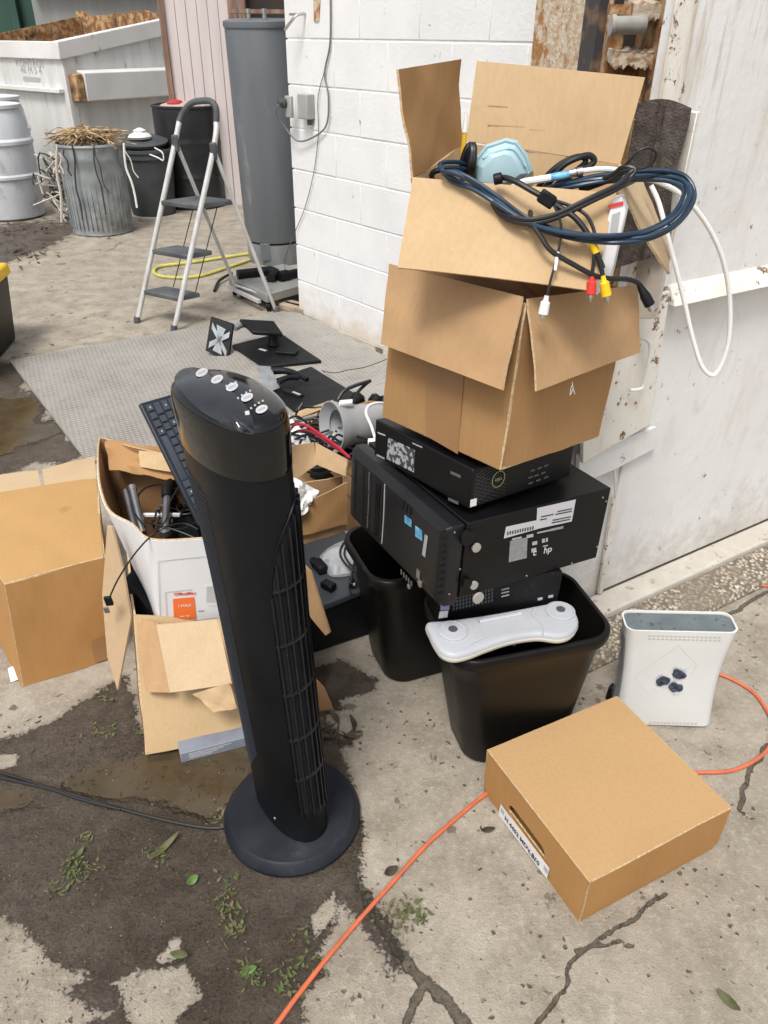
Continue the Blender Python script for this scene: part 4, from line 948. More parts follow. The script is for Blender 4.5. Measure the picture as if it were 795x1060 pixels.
# inset lens of the panel
pl = [(205, 381), (216, 388), (232, 399), (247, 412), (258, 426), (263, 440), (262, 450), (246, 446), (228, 438), (208, 426), (193, 412), (183, 399), (181, 390), (190, 382)]
pc = [sum(a[0] for a in pl)/len(pl), sum(a[1] for a in pl)/len(pl)]; vs = []; F_ = []; n_ = len(pl)*3
ring = [(p.x, p.y) for p in catmull([V(a, b, 0) for a, b in pl], True, 3)]
K_ = 6
for j in range(K_+1):
    for x, y in ring: f_ = .001+j/K_*.999; vs.append(htop(pc[0]+(x-pc[0])*f_, pc[1]+(y-pc[1])*f_)+V(0, 0, .0006))
for j in range(K_):
    for i in range(n_): F_.append((j*n_+i, j*n_+(i+1) % n_, (j+1)*n_+(i+1) % n_, (j+1)*n_+i))
obj('control_panel', MB().add(vs, F_, True), mat('smudged_panel_gloss', (.006, .007, .010), .10, (.016, .017, .022), scale=14, rough2=.32, spec=.9), t)
M_btn = mat('silver_button', (.50, .50, .52), .4)
for x, y in ((209, 386), (224.8, 393), (240.3, 401), (255.8, 411.7), (270.9, 424)):
    c = htop(x, y); a1 = (htop(x+6, y-2.6)-c); a2 = (htop(x+1.6, y+3.6)-c)
    P = [c+a1*math.cos(2*math.pi*k/20)+a2*math.sin(2*math.pi*k/20)+V(0, 0, .0005) for k in range(20)]
    b_ = obj('button', MB().slab(P, V(0, 0, .0007)), M_btn, t, bevel=.0002)
    obj('button_mark', MB().slab([c+a1*(.6*sx_)+a2*(.28*sy_)+V(0, 0, .0013) for sx_, sy_ in ((-1, -1), (1, -1), (1, 1), (-1, 1))], V(0, 0, .0003)), M_inkgrey, b_)
lamps = [(244, 396), (239, 397.5), (234.5, 400), (259, 405), (255, 407), (250.5, 409.5), (246.5, 412.5), (272, 415.5), (268, 417.5), (264, 420), (260, 423)]
for x, y in lamps: 
    c = htop(x, y); obj('indicator', MB().slab([htop(x+a, y+b)+V(0, 0, .0004) for a, b in ((-1.2, -.8), (.8, -1.1), (1.2, .8), (-.8, 1.1))], V(0, 0, .0006)), M_inkgrey, t)
obj('indicator', MB().slab([htop(256+a, 428+b)+V(0, 0, .0004) for a, b in ((-2.6, -1.5), (1.8, -2.3), (2.6, 1.5), (-1.8, 2.3))], V(0, 0, .0008)), M_btn, t)
M_slat = mat('grille_plastic', (.006, .007, .0095), .34, (.011, .0125, .016), scale=20, spec=.4)
# grille: dark patch painted in for the recess shade, vertical slats, cross bars, surround
tg0, tg1 = R_(-26), R_(80)
def gtop(u): return .60+.235*math.sqrt(max(0, 1-(1-u)**2))**.9 if u < 1 else .835
GZ0 = .13
vs = []; F_ = []; na, nz = 24, 40
for j in range(nz+1):
    for i in range(na+1):
        u = i/na; z = GZ0+(gtop(min(1, u*1.6))-GZ0)*j/nz; vs.append(fpt(tg0+(tg1-tg0)*u, z, 1, .0006))
for j in range(nz):
    for i in range(na): a = j*(na+1)+i; F_.append((a, a+1, a+na+2, a+na+1))
gr = obj('grille', MB().add(vs, F_, True), M_black_in, t)
for i in range(11):
    u = (i+.3)/10.6; th = tg0+(tg1-tg0)*u; zt_ = gtop(min(1, u*1.6)); mb = MB()
    w = R_(1.5); rings = []
    for k in range(13):
        z = GZ0+(zt_-GZ0)*k/12; rings.append([fpt(th-w, z, 1, .0008), fpt(th-w*.6, z, 1, .0075), fpt(th+w*.6, z, 1, .0075), fpt(th+w, z, 1, .0008)])
    obj('slat', mb.loft(rings, smooth=False), M_slat, gr)
for z in (.235, .345, .46, .575, .69):
    rings = []
    for k in range(21):
        u = k/20; th = tg0+(tg1-tg0)*u
        if z+.02*u > gtop(min(1, u*1.6)): continue
        zz = z+.018*u; rings.append([fpt(th, zz-.0028, 1, .0008), fpt(th, zz-.0018, 1, .0068), fpt(th, zz+.0018, 1, .0068), fpt(th, zz+.0028, 1, .0008)])
    if len(rings) > 2: obj('cross_bar', MB().loft(rings, smooth=False), M_slat, gr)
rim = [fpt(tg0+(tg1-tg0)*u, gtop(min(1, u*1.6))+.004, 1, .001) for u in [k/20 for k in range(21)]]
obj('grille_rim', MB().tube([fpt(tg0-.02, GZ0, 1, .001), fpt(tg0-.02, .3, 1, .001), fpt(tg0-.02, .58, 1, .001)]+rim, .0018, 6, smooth=False), M_black_fan, gr)
# side louvres
lv0, lv1 = R_(-130), R_(-88)
sv = None
mb = MB(); zz = .17
while zz < .865:
    k0_ = min(1, (zz-.16)/.09)*min(1, (.88-zz)/.03); l0, l1 = lv0+(lv1-lv0)*0, lv0+(lv1-lv0)*(.35+.65*k0_)
    P = [fpt(l0+(l1-l0)*k/8, zz-.014*(k/8), 1, .0004) for k in range(9)]; mb.tube(P, .0013, 5, smooth=False)
    zz += .0098
o = obj('side_louvres', mb, mat('louvre_plastic', (.014, .016, .022), .42, spec=.25), t); o['kind'] = 'stuff'
# base
obj('base', MB().lathe(FB0+V(0, 0, .0), [(.142, .002), (.147, .006), (.147, .012), (.137, .030), (.132, .034), (.118, .036), (.105, .039), (.06, .042)], 96), M_base, t, angle=28)
p = V(-.155, .0, 0); bd = (V(317, 0, 0)); g1, g2 = G(317, 905, .008), G(316, 884, .034)
obj('base_seam', MB().tube([FB0+(V(g1.x, g1.y, 0)-FB0).normalized()*.1475+V(0, 0, .008), FB0+(V(g2.x, g2.y, 0)-FB0).normalized()*.134+V(0, 0, .0335)], .0009, 6, smooth=False), M_black_in, t)
obj('screw_cap', MB().lathe(fpt(R_(-75), .072, 1, -.001), [(.004, 0), (.003, .002)], 12, (fpt(R_(-75), .072, 1.1)-fc(.072)).normalized()), M_screw, t)
pts = [G(*p_) for p_ in ((-30, 795, .006), (0, 800, .006), (40, 812, .006), (80, 824, .005), (120, 836, .005), (165, 848, .005), (205, 856, .005), (228, 857, .006), (240, 852, .010))]
o = obj('power_cord', MB().tube(pts, .0036, 8), M_cable, origin=pts[3]); tag(o, 'black power cord trailing left over the wet ground from the tower fan', 'cord')
pts = [G(*p_) for p_ in ((-30, 799, .006), (5, 806, .006), (55, 818, .006), (85, 828, .005), (125, 838, .006))]
o = obj('power_cord', MB().tube(pts, .0036, 8), M_cable, origin=pts[1]); tag(o, 'second black cord strand lying beside the fan cord at the left edge', 'cord')

# ---- waste bins
def rrect(c, u, v, w, d, r, z, n=8):
    P = []
    for sx_, sy_, a0 in ((1, 1, 0), (-1, 1, 90), (-1, -1, 180), (1, -1, 270)):
        cc_ = c+u*(sx_*(w/2-r))+v*(sy_*(d/2-r))
        for k in range(n+1): a = R_(a0+90*k/n); P.append(cc_+u*math.cos(a)*r+v*math.sin(a)*r+V(0, 0, z))
    return P
def bin_(cb, ct, u, v, label, W=.37, D=.26, H=.38, wb=.28, db=.185):
    t = thing('waste_bin', cb, label, 'waste bin', 'black waste bins under the computers'); rg = []
    for f in (0, .02, .25, .5, .75, .9): c = cb.lerp(ct, f); rg.append(rrect(c, u, v, (wb+(W-.022-wb)*f)*(1 if f else .97), (db+(D-.022-db)*f)*(1 if f else .97), .055, H*f+.002))
    c = ct
    rg += [rrect(c, u, v, W-.022, D-.022, .055, H-.03), rrect(c, u, v, W-.004, D-.004, .06, H-.027), rrect(c, u, v, W, D, .06, H-.014), rrect(c, u, v, W-.002, D-.002, .06, H-.003), rrect(c, u, v, W-.008, D-.008, .058, H), rrect(c, u, v, W-.022, D-.022, .055, H-.001), rrect(c, u, v, W-.03, D-.03, .052, H-.012)]
    for f in (.7, .4, .05): c = cb.lerp(ct, f); rg.append(rrect(c, u, v, wb+(W-.03-wb)*f-.006, db+(D-.03-db)*f-.006, .05, H*f))
    obj('shell', MB().loft(rg), M_bin, t, angle=60)
    return t
u2, v2 = V(.964, .267, 0), V(-.267, .964, 0)
t = bin_(V(.305, 1.312, 0), V(.290, 1.303, 0), u2, v2, 'front black plastic waste bin with the grey game dock across its rim', wb=.26, db=.17)
u1, v1 = V(.93, .37, 0), V(-.37, .93, 0)
bin_(V(.118, 1.59, 0), V(.103, 1.575, 0), u1, v1, 'rear black plastic waste bin half hidden left of the front waste bin')
o = thing('clear_clutter', V(.25, 1.25, .34), 'crumpled clear plastic packaging inside the front waste bin', 'packaging')
for k, (x, y) in enumerate(((505, 672), (520, 668), (495, 675))):
    p = G(x, y, .37)+V(0, .02, 0); obj('film', MB().panel(p+V(-.03, 0, -.02), p+V(.03, -.005, -.01), p+V(.035, .03, .0), p+V(-.03, .03, -.01), .002, 8, 8, wob=.01, seed=k), M_bag, o)

# ---- lower desktop computer (on the bin rims)
P, a, b, c = cube8([.116, 1.245, .392, .2201, 0, 0, .2694, .29, .098])
t = thing('desktop_computer', P[0], 'thin black desktop computer with two stickers, squeezed under the tower computer', 'computer')
obj('case', MB().hexa(P), M_pcmetal, t, bevel=.003)
F1_ = Face(P[0], P[1], P[4])
obj('sticker', F1_.decal([(456, 624), (465, 623), (465, 631), (456, 632)]), mat('violet_sticker', (.27, .26, .42), .4), t)
obj('sticker', F1_.decal([(455, 633), (464, 632), (463, 639), (454, 640)]), M_paper, t)
mb = MB()
for i in range(13):
    for j in range(4): mb.slab([F1_.hit(469+i*3.3+dx, 618.5-i*.75+j*3.6+dy, .0004) for dx, dy in ((0, 0), (1.7, -.3), (1.5, 2.3), (-.2, 2.6))], F1_.n*.0004)
o = obj('vent_holes', mb, mat('vent_highlight', (.07, .075, .08), .5), t); o['kind'] = 'stuff'
for x, y in ((559, 619), (570, 616.5)): obj('port_mark', F1_.decal([(x-2.5, y), (x+2.5, y-1), (x+2.5, y+1.6), (x-2.5, y+2.6)]), M_inkgrey, t)
for j in range(3): obj('print_line', F1_.decal([(519, 610+j*3.5), (527, 608+j*3.5), (527, 609.2+j*3.5), (519, 611.2+j*3.5)]), M_inkgrey, t)

# ---- big tower computer lying on its side
P, a, b, c = cube8([0.1106, 1.1712, 0.505, 0.5017, -0.023, 0.0535, 0.4039, 0.401, 0.1722])
t = thing('tower_computer', P[0], 'large black tower computer lying on its side with round feet and grey stickers', 'computer')
an, bn, cn_ = a.normalized(), b.normalized(), c.normalized()
obj('case', MB().hexa([p+an*.045 if i in (0, 3, 4, 7) else p for i, p in enumerate(P)]), M_pcmetal, t, bevel=.002)
# bezel as a loft bulging to the left
rg = []
for k_, (dx, ins) in enumerate(((.043, .003), (.030, 0), (.012, .001), (.003, .006), (-.004, .016), (-.006, .04))):
    o_ = P[0]+an*dx; dn = -cn_*.012; rg.append([o_+bn*ins+cn_*ins+dn, o_+bn*(b.length-ins)+cn_*ins+dn, o_+bn*(b.length-ins)+cn_*(c.length-ins), o_+bn*ins+cn_*(c.length-ins)])
obj('bezel', MB().loft(rg), mat('bezel_plastic', (.009, .0095, .011), .33, (.015, .0155, .017), scale=6, rough2=.45, spec=.3), t, bevel=.003, angle=25)
BF = Face(P[0]-an*.006, P[3]-an*.006, P[4]-an*.006)
bz = t.children[-1] if False else t
obj('drive_recess', BF.rect(.58, .12, .70, .90, .0005, .0012), M_black_in, t)
obj('drive_door', BF.rect(.60, .14, .645, .88, .0018, .003), M_black, t, bevel=.001)
obj('groove', BF.rect(.80, .08, .808, .92, .0005, .001), M_black_in, t); obj('groove', BF.rect(.90, .10, .908, .90, .0005, .001), M_black_in, t)
for u_ in (.30, .335, .37): obj('bezel_groove', BF.rect(u_, .80, u_+.012, .93, .0005, .001), M_black_in, t)
for v_ in (.30, .62): obj('bay_seam', BF.rect(.585, v_, .985, v_+.008, .0022, .001), M_black_in, t)
obj('front_port', BF.rect(.17, .10, .20, .22, .0005, .0012), M_screw, t)
obj('trim_line', MB().tube([BF.uv(.735, .90, .001), BF.uv(.73, .5, .001), BF.uv(.735, .10, .001)], .0016, 6), M_screw, t)
obj('trim_line', MB().tube([BF.uv(.565, .92, .001), BF.uv(.56, .5, .001), BF.uv(.565, .08, .001)], .0013, 6), M_inkgrey, t)
obj('blue_sticker', BF.decal([(419, 533), (426, 538), (426, 546), (419, 541)], .001), M_blue_ink, t)
obj('blue_sticker', BF.decal([(430, 544), (437, 549), (437, 560), (430, 555)], .001), M_blue_ink, t)
obj('info_strip', BF.decal([(440, 553), (443, 555), (440, 577), (437, 574)], .001), M_inkgrey, t)
for x, y, r in ((435, 604, .0085), (423.5, 607, .006)): obj('power_button', MB().lathe(BF.hit(x, y, .0005), [(r, 0), (r, .002), (r*.7, .003)], 20, BF.n), M_screw, t)
mb = MB()
for k in range(5): mb.slab([BF.hit(415+k*2.6+dx, 589+k*3.0+dy, .0008) for dx, dy in ((0, 0), (1.2, 1), (1.2, 6), (0, 5))], BF.n*.001)
o = obj('port_cluster', mb, mat('dim_port', (.10, .10, .105), .4), t); o['kind'] = 'stuff'
TF = Face(P[0], P[1], P[4])
for k in range(10):
    y0 = 553+k*7.0; x0 = 459.8-k*.55; obj('vent_slot', TF.decal([(x0-2.5, y0), (x0+3.5, y0-1.5), (x0+3.2, y0+1.6), (x0-2.8, y0+3.2)], .0006, .0008), M_black_in, t)
obj('long_sticker', TF.decal([(523.8, 545.3), (555.5, 538.5), (556, 526), (596, 517), (591.7, 539.6), (558, 547), (521.5, 557.3)]), mat('grey_sticker', (.50, .50, .53), .4), t)
mb = MB(); rs = random.Random(2)
for k in range(11): x = 525+k*2.6; mb.slab([TF.hit(x+dx, 550.5-k*.57+dy, .0013) for dx, dy in ((0, 0), (1.5, -.3), (1.2, 3.2), (-.3, 3.5))], TF.n*.0003)
for j, (xa_, xb_, y) in enumerate(((577, 592, 526), (575, 592, 528.5), (560, 573, 528), (572, 591, 534), (571, 590, 536.5), (559, 566, 531))): mb.slab([TF.hit(xa_, y+(592-xa_)*.2, .0013), TF.hit(xb_, y+(592-xb_)*.2, .0013), TF.hit(xb_, y+1.2+(592-xb_)*.2, .0013), TF.hit(xa_, y+1.2+(592-xa_)*.2, .0013)], TF.n*.0003)
o = obj('sticker_print', mb, M_ink, t); o['kind'] = 'stuff'
obj('spec_label', TF.decal([(528, 560), (546, 556), (545, 577.5), (526.5, 582)]), mat('grey_spec_label', (.20, .205, .215), .45, (.26, .265, .27), scale=120), t)
mb = MB()
for (xa_, ya_, xb_, h_) in ((530, 557.5, 540, 1.6), (545, 554, 552, 3.2), (556, 551, 583, 1.4), (570, 547.5, 583, 2.2), (541, 559, 543, 3), (551, 561, 556, 3.6), (561, 558, 564, 4), (565, 557, 567, 4), (550, 568, 555, 4), (562, 565, 567, 1.2)): mb.slab([TF.hit(xa_, ya_, .0007), TF.hit(xb_, ya_-(xb_-xa_)*.22, .0007), TF.hit(xb_, ya_-(xb_-xa_)*.22+h_, .0007), TF.hit(xa_, ya_+h_, .0007)], TF.n*.0003)
o = obj('label_print', mb, M_inkgrey, t); o['kind'] = 'stuff'
text('maker_mark', 'hp', M_btn, t, TF.hit(567, 569, .0005), an, cn_, .022, bold=.0003)
text('maker_mark', 'c', M_btn, t, TF.hit(553.5, 572, .0005), an, cn_, .022, bold=.0003)
for x, y, r, h_, m_ in ((482, 555, .0165, .010, M_black), (492, 566, .010, .006, M_foot), (482, 602, .011, .008, M_black), (489.5, 605, .0095, .006, M_foot), (494, 618, .013, .006, M_foot)):
    obj('round_foot', MB().lathe(TF.hit(x, y, .0004), [(r*.9, 0), (r, h_*.5), (r*.95, h_), (r*.5, h_*1.05)], 24, TF.n), m_, t)
for x, y in ((470.5, 551), (476, 589), (465, 615), (545, 596), (592, 583), (618, 566), (627.5, 519), (624, 515)): obj('screw', MB().lathe(TF.hit(x, y, .0002), [(.0022, 0), (.0018, .0014)], 10, TF.n), M_screw, t)

# ---- small desktop computer
P, a, b, c = cube8([0.159, 1.2237, 0.6907, 0.6447, -0.0428, 0.0762, 0.2858, 0.302, 0.0826])
t = thing('desktop_computer', P[0], 'slim black desktop computer with mesh front directly under the stacked cardboard boxes', 'computer')
an, bn, cn_ = a.normalized(), b.normalized(), c.normalized()
obj('case', MB().hexa(P), M_pcmetal, t, bevel=.0035)
LF, RF = Face(P[0], P[3], P[4]), Face(P[0], P[1], P[4])
M_lab = mat('dense_label_print', (.05, .05, .055), .5, (.36, .37, .39), scale=95, detail=4, lo=.48, hi=.52)
obj('spec_label', LF.decal([(402, 453), (430, 466), (428.5, 489), (400.5, 475)]), M_lab, t)
for x, y in ((471.5, 490.5), (469, 518)): obj('latch_slot', LF.decal([(x-5, y-3.2), (x+5.5, y+1.5), (x+5.5, y+4.5), (x-5, y-.2)], .0008), mat('slot_grey', (.10, .10, .11), .4), t)
obj('latch_slot', LF.decal([(427, 458), (437, 462.5), (437, 463.8), (427, 459.3)]), M_inkgrey, t)
obj('side_groove', LF.decal([(391, 447), (399, 450), (399, 451.5), (391, 448.5)]), M_inkgrey, t); obj('side_groove', LF.decal([(390, 470), (398, 474), (398, 475.5), (390, 471.5)]), M_inkgrey, t)
mb = MB()
for i in range(9):
    p0_ = RF.uv(.03, .1+i*.09, .0007); p1_ = RF.uv(.03+.30, min(.93, .1+i*.09+.45), .0007); p2_ = RF.uv(.03+.30, max(.08, .1+i*.09-.45), .0007)
    k_ = (.93-(.1+i*.09))/.45; p1_ = RF.uv(.03+.30*min(1, k_), .1+i*.09+.45*min(1, k_), .0007); k_ = ((.1+i*.09)-.08)/.45; p2_ = RF.uv(.03+.30*min(1, k_), .1+i*.09-.45*min(1, k_), .0007)
    mb.tube([p0_, p1_], .0005, 4, smooth=False); mb.tube([p0_, p2_], .0005, 4, smooth=False)
o = obj('front_mesh', mb, mat('mesh_wire', (.045, .046, .05), .4), t); o['kind'] = 'stuff'
cc_ = RF.hit(516, 496, .0012); lg = obj('logo_ring', MB().tube([cc_+(an*math.cos(2*math.pi*k/28)+cn_*math.sin(2*math.pi*k/28))*.0165 for k in range(28)], .0009, 6, closed=True, smooth=False), mat('olive_ring', (.30, .33, .16), .4), t)
text('logo_letters', 'DELL', mat('olive_letters', (.42, .44, .25), .4), t, cc_, an, cn_, .0085)
obj('white_sticker', RF.decal([(487, 517.5), (493.5, 515.5), (493, 523), (486.5, 525)]), M_paper, t)
mb = MB()
for k, (xa_, ya_) in enumerate(((549, 487), (556, 484.5), (563, 482), (547, 494), (553, 492), (560, 489.5), (547, 500), (555, 497), (563, 494))): mb.slab([RF.hit(xa_+dx, ya_+dy, .0005) for dx, dy in ((0, 0), (4.5, -1.6), (4.5, 0), (0, 1.6))], RF.n*.0004)
o = obj('port_print', mb, mat('dim_print', (.11, .11, .12), .5), t); o['kind'] = 'stuff'

# ---- brown box (middle of the stack)
P, a, b, c = cube8([0.2073, 1.2026, 0.79, 0.7265, -0.0226, 0.1032, 0.3051, 0.3142, 0.293])
t = thing('brown_box', P[0], 'brown cardboard box with its flaps folded down, on the slim desktop computer', 'cardboard box')
hb = MB(); hollow_box(hb, P, .005, 1); obj('box_walls', hb, M_cb_mid, t)
LF, RF = Face(P[0], P[3], P[4]), Face(P[0], P[1], P[4])
obj('tape', LF.decal([(441, 360), (481, 378), (474, 470), (441, 451)], .0042, .0004), M_tape, t)
def flap(par, m, px, ys, th=.004, bend=0, seed=0, wob=.0030, nm='flap', lab=None):
    q = [Y(x, y, d) for (x, y), d in zip(px, ys)]; return obj(nm, MB().panel(*q, th, 12, 8, bend, wob, seed), m, par, label=lab)
Lh0, Lh1 = P[4], P[7]
flap(t, M_cb_flap, [(541, 307), (403, 273), (394.5, 356), (520.5, 404)], [1.222, 1.462, 1.40, 1.165], seed=3)
flap(t, M_cb_flap, [(547, 309), (660, 295), (662, 365), (555, 405)], [1.228, 1.43, 1.385, 1.165], seed=4, bend=.004)
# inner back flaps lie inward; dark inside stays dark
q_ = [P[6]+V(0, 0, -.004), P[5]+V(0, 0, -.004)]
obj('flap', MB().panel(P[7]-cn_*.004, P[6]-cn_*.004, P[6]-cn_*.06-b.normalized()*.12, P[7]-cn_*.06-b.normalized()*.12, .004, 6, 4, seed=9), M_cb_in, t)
obj('worn_edge', MB().tube([P[0].lerp(P[4], k/8)+V(rnd(-.0008, .0008), -.003, 0) for k in range(9)], lambda q: .0014+.0010*math.sin(q*9)**2, 6), M_cb_edge, t)
# torn paper tag below right flap
o = obj('paper_shred', MB().tube([Y(592, 395, 1.25), Y(593, 402, 1.25), Y(590, 409, 1.25), Y(592, 399, 1.248), Y(595, 408, 1.25)], .0007, 4), M_paper, t)

# ---- top open box
z1 = 1.240
R4 = [Y(427.5, 184.5, 1.352), Y(637, 201, 1.285), Y(643, 170, 1.575), Y(482, 148, 1.62)]
for p in R4: pass
zb = 1.125; ctr = sum(R4, V(0, 0, 0))/4
B4 = [V(ctr.x+(p.x-ctr.x)*.86, ctr.y+(p.y-ctr.y)*.86+.01, zb-.02) for p in R4]; T4 = [V(p.x, p.y, p.z) for p in R4]
t = thing('open_box', V(ctr.x, ctr.y, zb-.02), 'light tan cardboard box with raised flaps on top of the stack, full of cables', 'cardboard box')
hb = MB(); hollow_box(hb, B4+T4, .005, 5); obj('box_walls', hb, M_cb_light, t)
flap(t, M_cb_light, [(427.5, 184), (637, 200.5), (616, 302), (412, 277.5)], [1.346, 1.279, 1.195, 1.262], seed=11, bend=-.006, lab='front flap folded down over the box below')
flap(t, M_cb_mid, [(427.5, 183), (477, 160), (475.5, 61.5), (411, 72)], [1.352, 1.60, 1.585, 1.35], seed=12, lab='left flap standing upright')
flap(t, M_cb_light, [(482.5, 146), (642, 170), (667.5, 80.5), (493.5, 63.5)], [1.62, 1.575, 1.60, 1.66], seed=13, bend=.002, wob=.0010, lab='wide rear flap standing upright')
flap(t, M_cb_pale, [(640, 198), (662, 187), (694.5, 252), (692, 284)], [1.285, 1.50, 1.47, 1.34], seed=14, lab='right flap hanging down')
M_crease = mat('cardboard_crease', (.44, .31, .17), .8)
BK_ = Face(Y(482.5, 146, 1.62), Y(642, 170, 1.575), Y(493.5, 63.5, 1.66))
obj('crease', MB().tube([BK_.hit(x, y, .0045) for x, y in ((583, 98), (597, 108), (612, 117), (635, 121), (657, 124))], .0013, 5), M_crease, t)
mb = MB(); rs = random.Random(31)
for x0, y0, n_ in ((505, 108, 7), (505, 128, 11), (548, 133, 6), (602, 108, 8), (612, 118, 6), (560, 122, 5)):
    x = x0
    for k in range(n_):
        w_ = rs.uniform(1.5, 3.6); mb.slab([BK_.hit(x+dx, y0+dy+(x-x0)*.06, .0046) for dx, dy in ((0, 0), (w_, .1), (w_, 1.6), (0, 1.5))], BK_.n*.0003); x += w_+1.1
o = obj('faint_print', mb, mat('faint_brown_print', (.42, .29, .165), .8), t); o['kind'] = 'stuff'
# ---- things in the top box
t = thing('blue_tub', Y(520, 190, 1.45), 'pale blue moulded plastic case sticking out of the open box', 'plastic case')
def yr(pts, d, s_=1): return [Y(x, y, d) for x, y in pts]
o1 = [(486, 192), (489, 168), (503, 150), (524, 143), (536, 146), (546, 160), (552, 178), (540, 188), (512, 196)]
c1 = (518, 172)
def sc_(k, dy=0): return [(c1[0]+(x-c1[0])*k, c1[1]+(y-c1[1])*k+dy) for x, y in o1]
rg = [yr(sc_(1.0, 20), 1.50), yr(sc_(1.02), 1.44), yr(sc_(1.0), 1.415), yr(sc_(.93), 1.402), yr(sc_(.86, 1), 1.405), yr(sc_(.80, 3), 1.397), yr(sc_(.6, 5), 1.388), yr(sc_(.2, 6), 1.386)]
obj('shell', MB().loft(rg, True, True), M_cyan, t, angle=24, bevel=.004, seg=3)
obj('rib', MB().tube([Y(500, 164, 1.398), Y(516, 156, 1.396), Y(532, 155, 1.396), Y(544, 172, 1.396)], .0035, 8), M_cyan, t)
o = thing('pen', Y(480, 150, 1.5), 'yellow and white pen upright behind the blue plastic case', 'pen')
obj('barrel', MB().cyl(Y(479, 162, 1.50), Y(481, 137, 1.50), .0045), M_pen, o); obj('cap', MB().cyl(Y(481, 137, 1.50), Y(482.5, 118, 1.50), .0052, .0025), M_cable_white, o)
t = thing('white_packet', Y(628, 250, 1.3), 'white glossy packet with a red band at the right end of the open box', 'packet')
pk = [(634, 206), (643, 203), (648, 218), (632, 290), (618, 306), (611, 300)]
obj('sleeve', MB().slab([Y(x, y, 1.262-.0003*(y-206)) for x, y in pk], V(.012, .03, 0)), M_white_card, t, bevel=.002)
WF = Face(Y(634, 206, 1.262), Y(643, 203, 1.262), Y(618, 306, 1.235)) if False else None
obj('red_band', MB().slab([Y(x, y, 1.2605-.0003*(y-206)) for x, y in ((630, 212), (645, 208), (645.5, 212), (629, 216))], V(.0, -.0008, 0)), M_red_ink, t)
obj('grey_print', MB().slab([Y(x, y, 1.2605-.0003*(y-206)) for x, y in ((634, 222), (642, 219), (639, 240), (631, 246))], V(.0, -.0008, 0)), M_inkgrey, t)
# cables
def cable(name, m, pts, r, label, cat='cable', group=None, n=9, strands=None, sub=6):
    P_ = [Y(x, y, d) for x, y, d in pts]
    if strands is None:
        o = obj(name, MB().tube(P_, r, n, sub=sub), m, origin=P_[len(P_)//2]); return tag(o, label, cat, group)
blue = [(508, 205, 1.45), (484, 178, 1.40), (458, 176, 1.34), (470, 182, 1.318), (492, 193, 1.300), (515, 209, 1.275), (541, 227, 1.255), (570, 238, 1.235), (601, 244, 1.215), (636, 246, 1.20), (671, 242, 1.205), (699, 227, 1.225), (714, 204, 1.26), (708, 188, 1.29), (689, 182, 1.305), (657, 183, 1.31), (618, 187, 1.315), (585, 193, 1.33), (552, 202, 1.37), (530, 214, 1.42)]
for k, (dx, dy, dd) in enumerate(((0, -5, .0), (0, -1.4, -.006), (0, 2.2, .0), (-3, 5.6, .004))):
    pts = []
    n_ = len(blue)
    for i, (x, y, d) in enumerate(blue):
        tx = blue[min(i+1, n_-1)][0]-blue[max(i-1, 0)][0]; ty = blue[min(i+1, n_-1)][1]-blue[max(i-1, 0)][1]; l_ = math.hypot(tx, ty) or 1
        off = dy*(.78+.30*math.sin(i*.55+1))+1.3*math.sin(i*.9+k*2.1); pts.append((x-ty/l_*off, y+tx/l_*off, d+dd+.007*math.sin(i*1.3+k*1.7)))
    cable('blue_cable', M_cable_blue, pts, .0037, ['outermost dark blue cable strand of the coil hanging over the open box', 'second dark blue cable strand of the coil hanging over the open box', 'third dark blue cable strand of the coil hanging over the open box', 'innermost dark blue cable strand of the coil hanging over the open box'][k], group='dark blue cable coil')
for k, (dx, dy) in enumerate(((0, -2), (1, 2))):
    cable('black_cable', M_cable, [(500, 212, 1.40), (506, 206, 1.32), (520, 222+dy, 1.27), (541, 229+dy, 1.245), (560, 228+dy, 1.238), (580, 222+dy, 1.235), (611, 207+dy, 1.24), (640, 193+dy, 1.255), (650+dx, 183+dy, 1.27), (655+dx*2, 176, 1.275), (645, 175-dy, 1.285), (632, 184-dy, 1.30), (600, 196-dy, 1.33)], .0040, ['upper black cable swung across the front of the open box', 'lower black cable swung across the front of the open box'][k], group='black cables across the box')
cable('thin_loop', M_cable, [(640, 178, 1.29), (650, 168, 1.28), (660, 157, 1.275), (671, 153, 1.275), (679, 158, 1.275), (676, 168, 1.28), (665, 174, 1.285), (652, 175, 1.285), (640, 184, 1.29)], .0022, 'thin black wire loop sticking up over the dark towel')
cable('black_loop', M_cable, [(560, 200, 1.38), (571, 186, 1.36), (582, 172, 1.355), (596, 164, 1.355), (610, 161, 1.36), (615, 167, 1.36), (606, 174, 1.36), (590, 182, 1.36), (575, 192, 1.37)], .0052, 'thick black cable loop in the middle of the open box')
cable('black_loop', M_cable, [(556, 196, 1.39), (568, 180, 1.375), (585, 167, 1.37), (601, 162, 1.372), (606, 168, 1.372), (594, 178, 1.37)], .0048, 'second thick black cable loop behind the first in the open box')
for k in range(2): cable('cable_loop', M_cable, [(480, 190, 1.44), (478+k*5, 172, 1.40), (482+k*3, 156, 1.39), (487+k*3, 150, 1.39), (489+k*2, 158, 1.38), (486+k*4, 175, 1.38), (484+k*4, 190, 1.42)], .0050, ['black cord loop left of the blue plastic case, nearer the left flap', 'black cord loop touching the left side of the blue plastic case'][k])
cable('cable_loop', M_cable, [(470, 180, 1.42), (455, 176, 1.40), (447, 181, 1.41), (452, 190, 1.43), (475, 195, 1.45)], .0048, 'black cord end tucked into the left corner of the open box')
